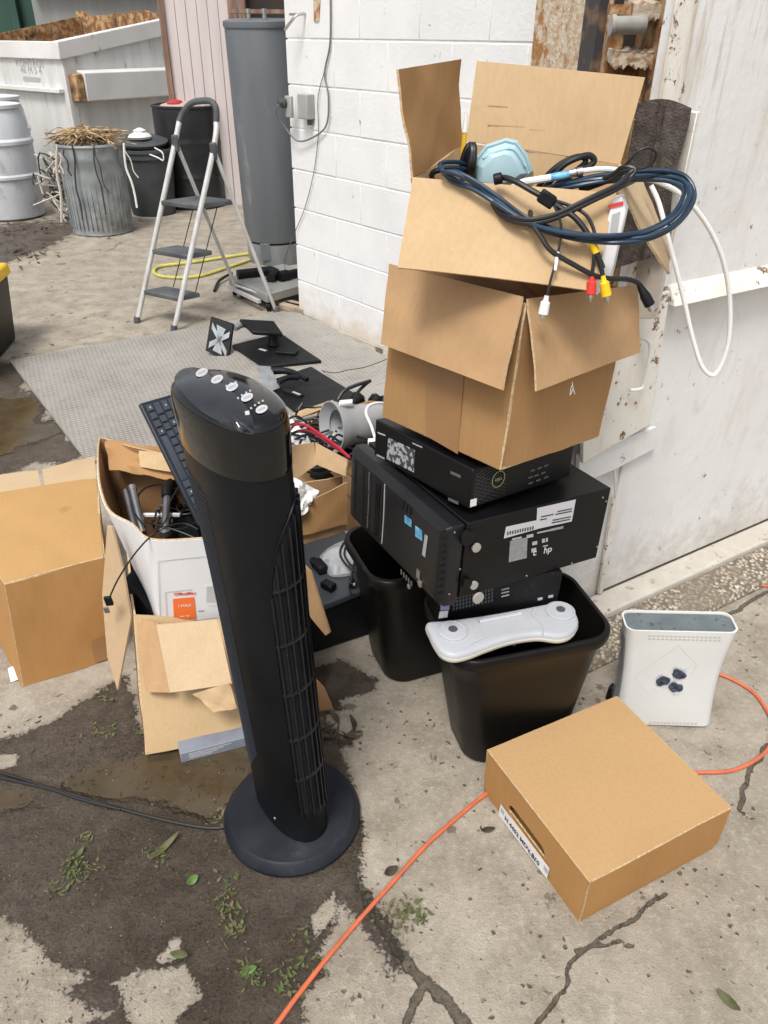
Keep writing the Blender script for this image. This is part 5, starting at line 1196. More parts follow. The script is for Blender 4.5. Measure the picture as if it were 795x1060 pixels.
# adapter lead with connectors
t = thing('adapter_lead', Y(566, 206, 1.25), 'black audio video lead with red, white and yellow plugs hanging in front of the box', 'audio lead')
def tb(name, m, pts, r, par=None, n=9): return obj(name, MB().tube([Y(*p) for p in pts], r, n), m, par or t)
tb('main_lead', M_cable, [(514, 186, 1.30), (522, 184, 1.29), (534, 188, 1.275), (550, 197, 1.26), (566, 206, 1.25), (580, 215, 1.242), (595, 225, 1.232), (607, 240, 1.222), (616, 258, 1.212), (624, 278, 1.203)], .0046)
tb('side_lead', M_cable, [(568, 206, 1.25), (590, 213, 1.245), (606, 222, 1.235), (614, 236, 1.225), (616, 250, 1.215), (614, 275, 1.205), (612, 288, 1.20)], .0028)
obj('splitter_block', MB().box(Y(566, 206, 1.246), (.026, .014, .02), V(.8, -.1, -.45), V(.1, 1, 0)), M_black, t, bevel=.003)
obj('elbow_plug', MB().cyl(Y(520, 184, 1.288), Y(511, 186, 1.29), .0085), M_black, t, bevel=.002)
tb('thin_lead', M_cable, [(570, 208, 1.246), (577, 220, 1.235), (581, 236, 1.226), (579, 255, 1.215), (575, 272, 1.205), (570, 290, 1.195), (566, 308, 1.187)], .0020)
obj('white_sleeve', MB().cyl(Y(577.5, 261, 1.211), Y(574.5, 280, 1.20), .0028), M_cable_white, t)
def plug(x0, y0, x1, y1, d, m, nm):
    a_, b_ = Y(x0, y0, d), Y(x1, y1, d-.004); ax_ = (b_-a_).normalized(); L_ = (b_-a_).length
    q = obj(nm, MB().lathe(a_, [(.0035, 0), (.0042, L_*.25), (.0075, L_*.35), (.0080, L_*.95), (.006, L_)], 18, ax_), m, t, angle=40)
    obj('pin', MB().lathe(b_, [(.0042, 0), (.0042, .005), (.002, .0055), (.0016, .011)], 12, ax_), M_metal, q)
plug(566, 306, 562, 326, 1.187, M_cable_white, 'white_plug')
plug(613, 285, 611.5, 305, 1.20, M_red_ink, 'red_plug')
plug(624, 285, 628, 307, 1.198, M_yellow, 'yellow_plug')
obj('yellow_sleeve', MB().cyl(Y(611.5, 247, 1.218), Y(617.5, 262, 1.21), .0058), M_yellow, t)
tb('yellow_lead', M_cable, [(616, 258, 1.212), (621, 270, 1.205), (624, 286, 1.198)], .0036)
t = thing('video_lead', Y(640, 290, 1.22), 'black video lead with a round metal-tipped plug right of the brown flap', 'video lead')
tb('lead', M_cable, [(548, 214, 1.30), (551, 230, 1.245), (560, 245, 1.225), (571, 260, 1.212), (594, 274, 1.203), (615, 285, 1.20), (632, 288.5, 1.21), (648, 289, 1.225), (659, 292, 1.23), (664, 297, 1.23)], .0040)
a_, b_ = Y(662, 295, 1.23), Y(674, 318, 1.222); ax_ = (b_-a_).normalized(); L_ = (b_-a_).length
q = obj('plug', MB().lathe(a_, [(.0045, 0), (.0065, L_*.3), (.0085, L_*.5), (.0085, L_*.9), (.0062, L_*.93)], 18, ax_), M_black, t)
obj('metal_tip', MB().lathe(b_-ax_*.004, [(.0060, 0), (.0060, .009)], 16, ax_), M_metal, q)
# white coaxial cable
t = thing('coax_cable', Y(740, 300, 1.35), 'white coaxial cable looping down in front of the white container', 'coaxial cable')
tb('cable', M_cable_white, [(604, 177, 1.335), (622, 175, 1.33), (643, 177, 1.33), (660, 184, 1.33), (680, 188, 1.335), (700, 198, 1.34), (718, 214, 1.345), (735, 238, 1.35), (748, 268, 1.355), (755, 305, 1.36), (755, 345, 1.36), (749, 372, 1.36), (739, 388, 1.36), (727, 380, 1.36), (717, 350, 1.365), (709, 315, 1.37), (700, 278, 1.38), (690, 240, 1.40), (682, 210, 1.42), (674, 192, 1.43)], .0042)
for (xa_, ya_, xb_, yb_, r, m_, nm) in ((570, 184, 590, 180, .0062, M_blue_ink, 'blue_collar'), (589, 180, 596, 178.5, .0068, M_metal, 'metal_connector'), (597, 178.5, 603, 177.5, .0072, M_metal, 'metal_connector'), (594, 179, 600, 178, .0058, M_maroon, 'red_ring')):
    obj(nm, MB().cyl(Y(xa_, ya_, 1.33), Y(xb_, yb_, 1.33), r), m_, t)
tb('cable_tail', M_cable_white, [(530, 195, 1.36), (541, 189, 1.34), (555, 186.5, 1.332), (573, 183.5, 1.33)], .0058)

# ---- grey game dock across the front bin
zt = .412
outl = [(441.5, 644), (444, 655), (449.4, 666), (457, 675), (470, 679), (485.7, 676), (504, 669), (528.7, 661), (556, 657), (578.5, 659), (592, 655), (599, 646), (598, 637), (592, 628), (578.5, 623), (553.6, 627), (510.6, 635), (465, 641.5)]
ring = catmull([V(x, y, 0) for x, y in outl], True, 4)
def dr(k, z, dy=0):
    P_ = [G(p.x, p.y, zt) for p in ring]; c = sum(P_, V(0, 0, 0))/len(P_); out = []
    for i, p in enumerate(P_):
        n = (P_[(i+1) % len(P_)]-P_[i-1]); n = V(n.y, -n.x, 0).normalized()
        if n.dot(p-c) < 0 and False: n = -n
        out.append(V(p.x, p.y, z)-n*k)
    return out
tt = dr(0, 0); ar = sum(tt[i].x*tt[(i+1) % len(tt)].y-tt[(i+1) % len(tt)].x*tt[i].y for i in range(len(tt))); sg = 1 if ar > 0 else -1
t = thing('game_dock', G(520, 650, .39), 'grey plastic game dock with two round pads lying across the front waste bin', 'game dock')
obj('lower_shell', MB().loft([dr(sg*.010, .386), dr(sg*.002, .392), dr(0, .400), dr(sg*.0005, .403)]), M_cream_pl, t, angle=60)
obj('upper_shell', MB().loft([dr(sg*.0005, .4032), dr(sg*.001, .408), dr(sg*.004, .4125), dr(sg*.009, .414)]), M_grey_pl, t, angle=50)
for x, y in ((468.7, 653.5), (580, 633)):
    p = G(x, y, .414); q = obj('round_pad', MB().lathe(p, [(.031, 0), (.031, .003), (.027, .0045), (.0265, .0035), (.022, .0035), (.010, .006)], 40), M_grey_pl, t, angle=30)
    obj('pad_centre', MB().lathe(p+V(0, 0, .0058), [(.0095, 0), (.0095, .0015), (.006, .002)], 24), mat('dark_pad', (.07, .07, .08), .5), q)
obj('grip_bar', MB().tube([G(496, 644, .4155), G(539, 635.5, .4155)], .0055, 10, smooth=False), M_grey_pl, t)
obj('seam', MB().tube([G(x, y, .4143) for x, y in ((553, 628), (550, 636), (557, 643), (562, 650), (562, 657))], .0008, 5), M_inkgrey, t)
obj('seam', MB().tube([G(x, y, .4143) for x, y in ((487, 668), (500, 662), (525, 655), (553, 651), (575, 652))], .0008, 5), M_inkgrey, t)
for x, y in ((545, 641), (490, 649), (494, 660), (555, 636), (564, 646)): obj('dimple', MB().lathe(G(x, y, .4142), [(.0025, 0), (.0015, .0006)], 10), M_inkgrey, t)

# ---- white game console standing on end
Q = [0.5794, 1.3361, 0.001, -0.0667, -0.0177, -0.0395, 0.2315, 0.0774, 0.2959]
P, a, b, c = cube8(Q); an, bn, cn_ = a.normalized(), b.normalized(), c.normalized(); cc_ = P[0]+(a+b)/2
t = thing('game_console', cc_, 'white upright game console with three dark scorch marks on its side', 'game console')
def cring(f, k=1., dz=0, n=8):
    w = a.length+.012-.015*math.sin(math.pi*f)+(.018*(f-.5)); d = b.length-.016*math.sin(math.pi*f)
    return [p for p in rrect(cc_+c*f, an, bn, w*k, d*k, .022*k, 0)]
rg = [cring(f) for f in [0, .01, .1, .2, .3, .4, .5, .6, .7, .8, .9, .985, 1.0]]
top = rrect(cc_+c*1.0, an, bn, a.length+.012+.009-.008, b.length-.008, .02, 0); inn_ = rrect(cc_+c*.965, an, bn, a.length+.012, b.length-.010, .019, 0)
obj('shell', MB().loft(rg+[top, inn_], cap1=False), M_white_pl, t, angle=50)
obj('top_grille', MB().loft([rrect(cc_+c*.95, an, bn, a.length+.0115, b.length-.0105, .019, 0), rrect(cc_+c*.985, an, bn, a.length+.0112, b.length-.0105, .019, 0)]), M_vent_grey, t)
CFc = Face(P[0], P[1], P[4])
def onfront(x, y, off=.0):                               # the side is slightly hollow: follow it
    p = CFc.hit(x, y, 0); f = (p-P[0]).dot(cn_)/c.length; return p+bn*(.008*math.sin(math.pi*min(1, max(0, f)))-off)
M_scorch = mat('melted_black_mark', (.01, .012, .018), .35, (.06, .08, .12), scale=90, bump=1, bscale=120)
M_burn = mat('grey_burn_ring', (.40, .42, .44), .6, (.62, .63, .62), scale=60)
rs = random.Random(8)
for x, y in ((687, 707), (703.5, 700), (700, 713.5)):
    def blob(r, o_, sd_):
        r_ = random.Random(sd_); ph = [r_.uniform(0, 6) for _ in range(3)]; out = []
        for k in range(22):
            A_ = 2*math.pi*k/22; q = r*(1+.14*math.sin(2*A_+ph[0])+.10*math.sin(3*A_+ph[1])+.07*math.sin(5*A_+ph[2])); out.append(onfront(x+q*math.cos(A_), y+q*.78*math.sin(A_), o_))
        return out
    m_ = obj('scorch_mark', MB().loft([blob(7.0, .0006, int(x)), blob(6.0, .0035, int(x)), blob(4.6, .0022, int(x))], True, True), M_scorch, t)
    obj('burn_ring', MB().slab(blob(9.0, .0004, int(x)+1), -bn*.0004), M_burn, m_)
# scratched label outline, moulded vents, side mesh
M_scr = mat('scratch_line', (.47, .47, .45), .6)
for A_, B_ in (((657, 703), (703, 669)), ((657, 703), (672, 720)), ((676, 716), (718, 690)), ((703, 669), (722, 690)), ((722, 690), (716, 701))):
    obj('scratch', MB().tube([onfront(*A_, .0002), onfront((A_[0]+B_[0])/2, (A_[1]+B_[1])/2+.6, .0003), onfront(*B_, .0002)], .0005, 4), M_scr, t)
mb = MB()
for k in range(17):
    for j in range(2):
        x = 671+k*4.5; y = 657.5+j*3.4+k*.12; mb.slab([onfront(x+dx, y+dy, .0002) for dx, dy in ((0, 0), (3, 0), (3, 1.8), (0, 1.8))], -bn*.0004)
o = obj('upper_vent', mb, M_scr, t); o['kind'] = 'stuff'
mb = MB()
for k in range(13):
    x = 672+k*3.9; y = 747+k*.1; mb.slab([onfront(x+dx, y+dy, .0002) for dx, dy in ((0, 0), (2.8, 0), (2.8, 2.0), (0, 2.0))], -bn*.0004)
o = obj('lower_vent', mb, M_scr, t); o['kind'] = 'stuff'
mb = MB()
for j in range(34):
    f = .12+.76*j/33; ww = (a.length+.012-.015*math.sin(math.pi*f)+.018*(f-.5))/2
    for i in range(9):
        v = -.026+.052*i/8; p = cc_+c*f-an*(ww+.0003)+bn*v; mb.slab([p-bn*.0018-cn_*.002, p+bn*.0018-cn_*.002, p+bn*.0018+cn_*.002, p-bn*.0018+cn_*.002], -an*.0004)
o = obj('side_mesh', mb, mat('mesh_hole', (.16, .17, .18), .6), t); o['kind'] = 'stuff'
o = thing('black_wedge', G(634, 722, 0), 'small black plastic wedge between the front waste bin and the white console', 'plastic wedge')
w0 = [G(626, 724, .0), G(640, 730, .0), G(642, 716, 0), G(632, 712, 0)]
obj('body', MB().hexa([p+V(0, 0, .001) for p in w0]+[G(630, 710, .05), G(637, 716, .04), G(638, 709, .045), G(634, 706, .05)]), M_black, o, bevel=.003)

# ---- tan office box in the foreground
P, a, b, c = cube8([0.3823, 0.8298, 0.0, 0.4701, 0, 0, 0.359, 0.338, 0.1361]); an, bn, cn_ = a.normalized(), b.normalized(), V(0, 0, 1)
t = thing('carton', (P[0]+P[2])/2, 'closed flat tan carton with a slotted hand hole and white label in the foreground', 'cardboard box')
lid_z = .022
th = .004
sl_ = lambda p, z: V(p.x, p.y, z)
hole = []
def holed(O, U, Wn, w, h, hc, hw, hh, r, th, n=10):
    bm = bmesh.new(); def_pts = lambda uv: O+U*uv[0]+V(0, 0, 1)*uv[1]
    outer = [(0, 0), (w, 0), (w, h), (0, h)]; H_ = []
    for sx_, a0 in ((1, -90), (-1, 90)):
        for k in range(n+1): A_ = R_(a0+180*k/n); H_.append((hc[0]+sx_*(hw/2-r)+math.cos(A_)*r, hc[1]+math.sin(A_)*r))
    ed = []
    for loop in (outer, H_):
        vv = [bm.verts.new(def_pts(q)) for q in loop]; ed += [bm.edges.new((vv[i], vv[(i+1) % len(vv)])) for i in range(len(vv))]
    bmesh.ops.triangle_fill(bm, use_beauty=True, use_dissolve=False, edges=ed)
    g_ = bmesh.ops.extrude_face_region(bm, geom=bm.faces[:]); bmesh.ops.translate(bm, verts=[e for e in g_['geom'] if isinstance(e, bmesh.types.BMVert)], vec=Wn*th)
    bm.verts.index_update(); m = MB().add([v.co.copy() for v in bm.verts], [[v.index for v in f.verts] for f in bm.faces]); bm.free(); return m
hgt = c.length-lid_z
# left face runs from P[0] back along b; slot centre read from the photo
LFc = Face(P[0], P[3], P[4]); s0, s1 = LFc.hit(527, 838), LFc.hit(563, 884); sm_ = (s0+s1)/2; su = (sm_-P[0]).dot(bn); sw_ = (s1-s0).length+.006
mb = holed(sl_(P[0], lid_z), bn, an, b.length, hgt, (su, sm_.z-lid_z), sw_, .036, .017, th)
mb.panel(P[0]+cn_*lid_z, P[1]+cn_*lid_z, P[5], P[4], th, 8, 4, wob=.0006, seed=1)
mb.panel(P[1]+cn_*lid_z, P[2]+cn_*lid_z, P[6], P[5], th, 8, 4, wob=.0006, seed=2)
mb.panel(P[3]+cn_*lid_z, P[2]+cn_*lid_z, P[6], P[7], th, 8, 4, wob=.0006, seed=3)
obj('lid_sides', mb, M_cb_orange, t)
obj('lid_top', MB().panel(P[4], P[5], P[6], P[7], .005, 14, 14, wob=.0004, seed=5), M_cb_front, t)  # paler than the sides: the brighter top is put into the colour
hollow = MB(); ins_ = .0035
I4 = [P[0]+an*ins_+bn*ins_, P[1]-an*ins_+bn*ins_, P[2]-an*ins_-bn*ins_, P[3]+an*ins_-bn*ins_]
I4 = [V(p.x, p.y, .002) for p in I4]
mb = MB()
for i in range(4):
    j = (i+1) % 4
    if i == 3: mb.panel(I4[i], I4[j], I4[j]+V(0, 0, .045), I4[i]+V(0, 0, .045), .003, 4, 2, wob=0)
    else: mb.panel(I4[i], I4[j], I4[j]+V(0, 0, .11), I4[i]+V(0, 0, .11), .003, 4, 2, wob=0)
mb.panel(I4[0], I4[1], I4[2], I4[3], .003, 2, 2, wob=0)
obj('tray', mb, M_cb_orange, t)
edge_pairs = [(P[4], P[5]), (P[4], P[7]), (P[5], P[6]), (P[0]+cn_*lid_z, P[4])]
obj('worn_edge', MB().tube([P[7]+V(0, 0, .001), P[4]+V(0, 0, .001), P[5]+V(0, 0, .001), P[6]+V(0, 0, .001)], .0016, 6, smooth=False), M_cb_edge, t)
lab_ = LFc.decal([(518.5, 832), (524, 838), (569, 903), (565.5, 910), (516, 842)], .0026, .0004)
obj('label', LFc.decal([(518.5, 832.5), (569, 899), (566, 909.5), (515.8, 843)], .0026, .0004), M_paper, t)
LFn = LFc
q = text('label_text', 'H 4452 MDV B60', M_ink, t, LFc.hit(540, 870, .0034), -bn, cn_, .017, align='CENTER', bold=.0004)
q = text('label_text', '5042 8', M_ink, t, LFc.hit(551, 884, .0034)-cn_*.008, -bn, cn_, .0085, align='CENTER')
mb = MB()
for (xa_, ya_) in ((518.5, 838), (563, 898)):
    for k in range(6): p = LFc.hit(xa_, ya_, .0034)-bn*(k*.0022); mb.slab([p-cn_*.006, p-bn*.0011-cn_*.006, p-bn*.0011+cn_*.007, p+cn_*.007], LFc.n*.0003)
o = obj('label_bars', mb, M_inkgrey, t); o['kind'] = 'stuff'

# ---- orange extension cord
def gpath(name, pts, r, m, label, cat, n=10):
    P_ = [G(x, y, r+.001) for x, y in pts]; o = obj(name, MB().tube(P_, r, n), m, origin=P_[len(P_)//2]); return tag(o, label, cat)
gpath('extension_cord', [(262, 1090), (288, 1058), (310, 1028), (340, 990), (372, 952), (405, 915), (440, 876), (470, 849), (500, 824), (530, 805), (560, 795), (600, 800), (660, 805), (720, 800), (755, 798), (780, 788), (797, 772), (800, 750), (785, 722), (765, 707), (745, 698), (715, 688), (700, 680)], .0046, M_cord_orange, 'orange extension cord running under the tan carton and curling right', 'extension cord')
gpath('extension_cord', [(735, 612), (752, 609), (775, 606), (800, 607), (840, 612)], .0042, M_cord_orange, 'short orange cord piece beside the pebbled kerb at the right edge', 'extension cord')

# ================================================================== LEFT CLUSTER
# ---- big brown carton at the left edge
b0, b1 = G(24.7, 711), G(112, 683); t0, t1 = G(5, 605, .30), G(107, 577, .30)
wv = V(b1.x-b0.x, b1.y-b0.y, 0); wv = wv.normalized()*.235; dv_ = V(-.42, .90, 0).normalized()
dv_ = (G(100, 496, .30)-t1); dv_ = V(dv_.x, dv_.y, 0)
B4 = [V(b0.x, b0.y, .001), V(b0.x+wv.x, b0.y+wv.y, .001)]; B4 += [B4[1]+dv_, B4[0]+dv_]
T4 = [V(t0.x, t0.y, .30), V(t0.x+wv.x*.92, t0.y+wv.y*.92, .30)]; T4[1] = V(t1.x, t1.y, .30); T4 += [T4[1]+dv_, T4[0]+dv_+V(-.16, -.02, 0)]; B4[3] = B4[3]+V(-.16, -.02, 0)
t = thing('shipping_carton', (B4[0]+B4[2])/2, 'closed orange-brown carton with a round stain on top at the left edge', 'cardboard box')
mb = MB(); hollow_box(mb, B4+T4, .005, 21); obj('box_walls', mb, M_cb_orange, t)
mb = MB().panel(T4[0], T4[1], T4[2], T4[3], .005, 14, 16, wob=.003, seed=22, bend=.006); obj('lid', mb, card('carton_lid_lit_brown', (.50, .30, .12), .9), t)  # lid colour carries the light from above, walls stay darker
up = V(0, 0, 1); bk = dv_.normalized()
A_, B_ = T4[3], T4[2]
obj('flap', MB().panel(B_-wv*.62+V(0, 0, .002), B_+V(0, 0, .002), B_+bk*.13+V(0, 0, .012), B_-wv*.66+bk*.12+V(0, 0, .01), .004, 8, 6, seed=23), M_cb_pale, t)
obj('flap', MB().panel(A_-wv*.1, A_+(B_-A_)*.60, A_+(B_-A_)*.57+bk*.11+V(0, 0, .004), A_-wv*.1+bk*.12+V(0, 0, .004), .004, 8, 6, seed=24), M_cb_pale, t)
obj('worn_edge', MB().tube([T4[0]+V(0, 0, .001), T4[0].lerp(T4[1], .5)+V(0, 0, .002), T4[1]+V(0, 0, .001)], .0018, 6), M_cb_edge, t)
LD = Face(T4[0], T4[1], T4[3])
st_m = mat('brown_water_stain', (.36, .19, .07), .75, (.44, .25, .10), scale=60)
p = LD.hit(67, 528, .0065); obj('stain', MB().lathe(p, [(.020, 0), (.018, .0004)], 26, LD.n, jit=.04), st_m, t)
FF = Face(B4[0], B4[1], T4[0]); obj('tape', FF.decal([(95, 664), (110, 658), (112, 682), (99, 686)], .0055, .0004), M_tape, t)
o = obj('white_card', MB().slab([G(8, 692, .004), G(16, 688, .02), G(21, 702, .004), G(11, 706, .001)], V(.002, -.002, .001)), M_paper, origin=G(14, 698)); tag(o, 'small white card on the ground beside the left carton corner', 'card')

# ---- tan torn box, its flaps, slate box under it
t = thing('torn_box', V(-.45, 1.32, .03), 'torn tan cardboard box with bent flaps under the white carton', 'cardboard box')
Zs = .035
f0, f1, f2, f3 = Y(151.5, 781, 1.215), Y(243, 759, 1.27), Y(232, 640, 1.43), Y(139, 636, 1.385)
ex = (f1-f0); r0 = f0+ex*1.9; r0.z = f0.z+.0; r3 = f3+(f2-f3)*2.0
bkv = V(-.10, .28, 0)
obj('front_wall', MB().panel(f0, r0, r3, f3, .005, 14, 10, bend=.004, wob=.003, seed=31), card('torn_box_tan', (.55, .39, .215), .86), t)
mb = MB(); mb.panel(f0, f0+bkv, f3+bkv, f3, .005, 6, 8, wob=.002, seed=32); mb.panel(r0, r0+bkv, r3+bkv, r3, .005, 6, 8, wob=.002, seed=33); mb.panel(f0+bkv, r0+bkv, r3+bkv, f3+bkv, .005, 8, 8, seed=34)
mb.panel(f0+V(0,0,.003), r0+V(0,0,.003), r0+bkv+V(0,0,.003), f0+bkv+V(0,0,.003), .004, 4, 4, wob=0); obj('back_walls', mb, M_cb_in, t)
def fq(px, ys, m, s_, nm='flap', lab=None, bend=0, wob=.003): return obj(nm, MB().panel(*[Y(x, y, d) for (x, y), d in zip(px, ys)], .005, 10, 8, bend, wob, s_), m, t, label=lab)
fq([(141, 638), (165, 645), (176, 717), (151, 716)], [1.385, 1.375, 1.27, 1.275], M_cb_flap, 35, lab='narrow creased flap')
fq([(162, 647), (226, 641), (240, 708), (176, 717)], [1.372, 1.39, 1.265, 1.245], M_cb_pale, 36, bend=.006, lab='front flap bent downward')
fq([(225, 641), (262, 636), (272, 700), (239, 709)], [1.385, 1.42, 1.32, 1.275], M_cb_light, 37)
fq([(200, 718), (238, 707), (246, 733), (222, 737)], [1.255, 1.255, 1.235, 1.23], M_cb_light, 38, lab='torn curl')
o = obj('tall_flap', MB().slab([Y(111, 544, 1.45), Y(116, 546, 1.447), Y(127, 590, 1.42), Y(135.6, 639, 1.385), Y(129, 675, 1.36), Y(121.5, 714.5, 1.33), Y(111, 679.5, 1.37), Y(105.7, 616, 1.41)], V(.003, .004, 0)), card('cut_flap_tan', (.52, .37, .225), .85), t, label='tall pointed side flap')
obj('right_flap', MB().slab([Y(304, 575, 1.55), Y(321, 592, 1.52), Y(341, 655, 1.47), Y(337, 658, 1.47), Y(322, 640, 1.48), Y(308, 612, 1.52)], V(.004, .004, 0)), M_cb_flap, t)
obj('right_flap', MB().slab([Y(322, 700, 1.40), Y(334, 712, 1.385), Y(351, 752, 1.36), Y(346, 764, 1.35), Y(332, 740, 1.365), Y(322, 722, 1.38)], V(.004, .004, 0)), M_cb_in, t)
obj('right_flap', MB().slab([Y(330, 755, 1.30), Y(338, 770, 1.295), Y(341, 788, 1.285), Y(333, 792, 1.28), Y(326, 792, 1.28)], V(.004, .004, 0)), M_cb_flap, t)
t = thing('slate_carton', G(215, 785), 'flat slate blue printed box lying under the torn tan box', 'flat box')
s0, s1 = G(188, 790), G(250, 774); s2 = s1+(s1-s0)*.7; bv = V(-.1, .25, 0); h_ = V(0, 0, .031)
obj('sleeve', MB().hexa([s0, s2, s2+bv, s0+bv, s0+h_, s2+h_, s2+bv+h_, s0+bv+h_]), M_slate, t, bevel=.002)
SF = Face(s0, s2, s0+h_); mb = MB()
for k, (a_, b_, v_) in enumerate(((.08, .5, .75), (.08, .42, .6), (.08, .36, .45), (.08, .3, .3))): SF.rect(a_, v_, b_, v_+.06, mb=mb)
o = obj('print_lines', mb, M_btn, t); o['kind'] = 'stuff'

# ---- white carton with handset parts
P1, Pb1 = V(-.513, 1.384, .50), V(-.532, 1.398, .252); P0_ = V(-.637, 1.498, .505); LT = G(102, 454, .56)
ed = V(.99, .12, 0).normalized(); P2 = P1+ed*.27; Pb2 = Pb1+ed*.25+V(0, 0, .0)
BL = V(LT.x, LT.y, .252)+V(.03, -.02, 0); BRt = G(172, 466, .55)+V(.17, -.04, 0); Pb0 = V(-.60, 1.52, .252)
t = thing('white_carton', (Pb1+Pb2)/2+V(0, .12, 0), 'open white carton with an orange label holding grey tubes and cables', 'cardboard box')
def grid(mb, rows, t_, nrm):
    nv, nu = len(rows), len(rows[0]); vs = [p for r in rows for p in r]+[p+nrm*t_ for r in rows for p in r]; o_ = nu*nv; F_ = []
    for j in range(nv-1):
        for i in range(nu-1): a_ = j*nu+i; F_ += [(a_, a_+1, a_+nu+1, a_+nu), (o_+a_, o_+a_+nu, o_+a_+nu+1, o_+a_+1)]
    for i in range(nu-1): F_ += [(i, o_+i, o_+i+1, i+1), ((nv-1)*nu+i, (nv-1)*nu+i+1, o_+(nv-1)*nu+i+1, o_+(nv-1)*nu+i)]
    for j in range(nv-1): F_ += [(j*nu, (j+1)*nu, o_+(j+1)*nu, o_+j*nu), (j*nu+nu-1, o_+j*nu+nu-1, o_+(j+1)*nu+nu-1, (j+1)*nu+nu-1)]
    return mb.add(vs, F_)
# wrap wall: front-right -> front corner -> left side, rim dips at the corner
topc = catmull([P2, P1+ed*.12, P1+ed*.035, P1+V(-.012, .012, .002), P0_.lerp(P1, .5)+V(.006, .006, .0), P0_, P0_.lerp(LT, .35)+V(-.012, -.01, .0), P0_.lerp(LT, .7)+V(-.01, 0, .006), LT], False, 4)
botc = catmull([Pb2, Pb1+ed*.12, Pb1+ed*.02, Pb1+V(-.004, .004, 0), Pb0.lerp(Pb1, .5), Pb0, Pb0.lerp(BL, .35), Pb0.lerp(BL, .7), BL], False, 4)
rows = [[b_.lerp(a_, v) + V(0, 0, .0) for a_, b_ in zip(topc, botc)] for v in [k/8 for k in range(9)]]
mb = MB(); vs = rows
ctrc = V(-.55, 1.6, 0)
def inw(p, k): d = V(ctrc.x-p.x, ctrc.y-p.y, 0).normalized(); return p+d*k
outer = rows; inner = [[inw(p, .0035) for p in r] for r in rows]; inner2 = [[inw(p, .0042) for p in r] for r in rows]
def shell2(A, B):
    mb = MB(); nv, nu = len(A), len(A[0]); vs = [p for r in A for p in r]+[p for r in B for p in r]; o_ = nu*nv; F_ = []
    for j in range(nv-1):
        for i in range(nu-1): a_ = j*nu+i; F_ += [(a_, a_+1, a_+nu+1, a_+nu), (o_+a_, o_+a_+nu, o_+a_+nu+1, o_+a_+1)]
    for i in range(nu-1): F_ += [(i, o_+i, o_+i+1, i+1), ((nv-1)*nu+i, (nv-1)*nu+i+1, o_+(nv-1)*nu+i+1, o_+(nv-1)*nu+i)]
    for j in range(nv-1): F_ += [(j*nu, (j+1)*nu, o_+(j+1)*nu, o_+j*nu), (j*nu+nu-1, o_+j*nu+nu-1, o_+(j+1)*nu+nu-1, (j+1)*nu+nu-1)]
    return mb.add(vs, F_)
obj('outer_wall', shell2(outer, inner), M_white_card, t, angle=40)
in3 = [[inw(p, .0070) for p in r] for r in rows]
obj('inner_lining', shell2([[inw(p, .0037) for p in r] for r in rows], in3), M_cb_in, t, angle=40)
obj('rim', MB().tube([inw(p, .0035)+V(0, 0, .001) for p in topc], .0022, 6, smooth=False), M_cb_edge, t)
# back wall, crumpled, and right wall
A_, B_ = LT, BRt
obj('back_wall', MB().panel(BL, V(B_.x, B_.y, .252), B_, A_, .005, 16, 12, bend=.02, wob=.008, seed=41), M_cb_in, t)
obj('back_flap', MB().panel(A_.lerp(B_, .06), A_.lerp(B_, .75), A_.lerp(B_, .72)+V(-.02, -.06, -.05), A_.lerp(B_, .12)+V(.0, -.07, -.045), .004, 12, 6, wob=.010, seed=42), M_cb_mid, t)
obj('back_flap', MB().panel(A_.lerp(B_, .34)+V(0, -.03, -.0), A_.lerp(B_, .62)+V(0, -.03, .004), A_.lerp(B_, .60)+V(0, -.06, -.03), A_.lerp(B_, .36)+V(0, -.06, -.03), .004, 8, 4, wob=.003, seed=45), M_cb_light, t)
obj('side_wall', MB().panel(Pb2, V(B_.x, B_.y, .252), B_, P2, .005, 8, 8, seed=43), M_cb_in, t)
obj('floor_panel', MB().panel(Pb1+V(0, 0, .004), Pb2+V(0, 0, .004), V(B_.x, B_.y, .256), BL+V(0, 0, .004), .004, 4, 4, wob=0), M_cb_in, t)
FF = Face(Pb1, Pb2, P1)
def fd_(px, m, nm, off=.0012, par=None): return obj(nm, FF.decal(px, off, .0004), m, par or t)
M_line = M_inkgrey
for A2, B2 in (((163.5, 581), (212, 576)), ((163.5, 581), (166, 646)), ((166, 646), (224, 639.5)), ((171, 613), (199, 610)), ((171, 613), (173, 642))): obj('border_line', MB().tube([FF.hit(*A2, .002), FF.hit(*B2, .002)], .0005, 4, smooth=False), M_line, t)
fd_([(179, 620), (201, 618), (203, 640.5), (180, 642.5)], M_orange_ink, 'orange_square', .0016)
fx = (Pb2-Pb1).normalized(); fy = (P1-Pb1).normalized()
text('brand_text', 'OfficeMax', M_red_ink, t, FF.hit(191.5, 614.5, .0016), fx, fy, .012, bold=.0002)
text('square_text', 'I MAX', M_paper, t, FF.hit(191.5, 627, .0022), fx, fy, .0115)
text('square_text', 'eco  fsc', M_paper, t, FF.hit(191.5, 637.5, .0022), fx, fy, .007)
mb = MB()
for k in range(10): x = 214+k*.95; mb.slab([FF.hit(x+dx, y, .0016) for dx, y in ((0, 607), (.45, 607), (.45, 624), (0, 624))], FF.n*.0003)
mb.slab([FF.hit(x, y, .0016) for x, y in ((205, 632), (211, 631.5), (211, 632.7), (205, 633.2))], FF.n*.0003)
o = obj('bar_code', mb, M_inkgrey, t); o['kind'] = 'stuff'
fd_([(213, 606), (224, 605), (225, 626), (215, 627)], M_paper, 'label_patch', .0011)
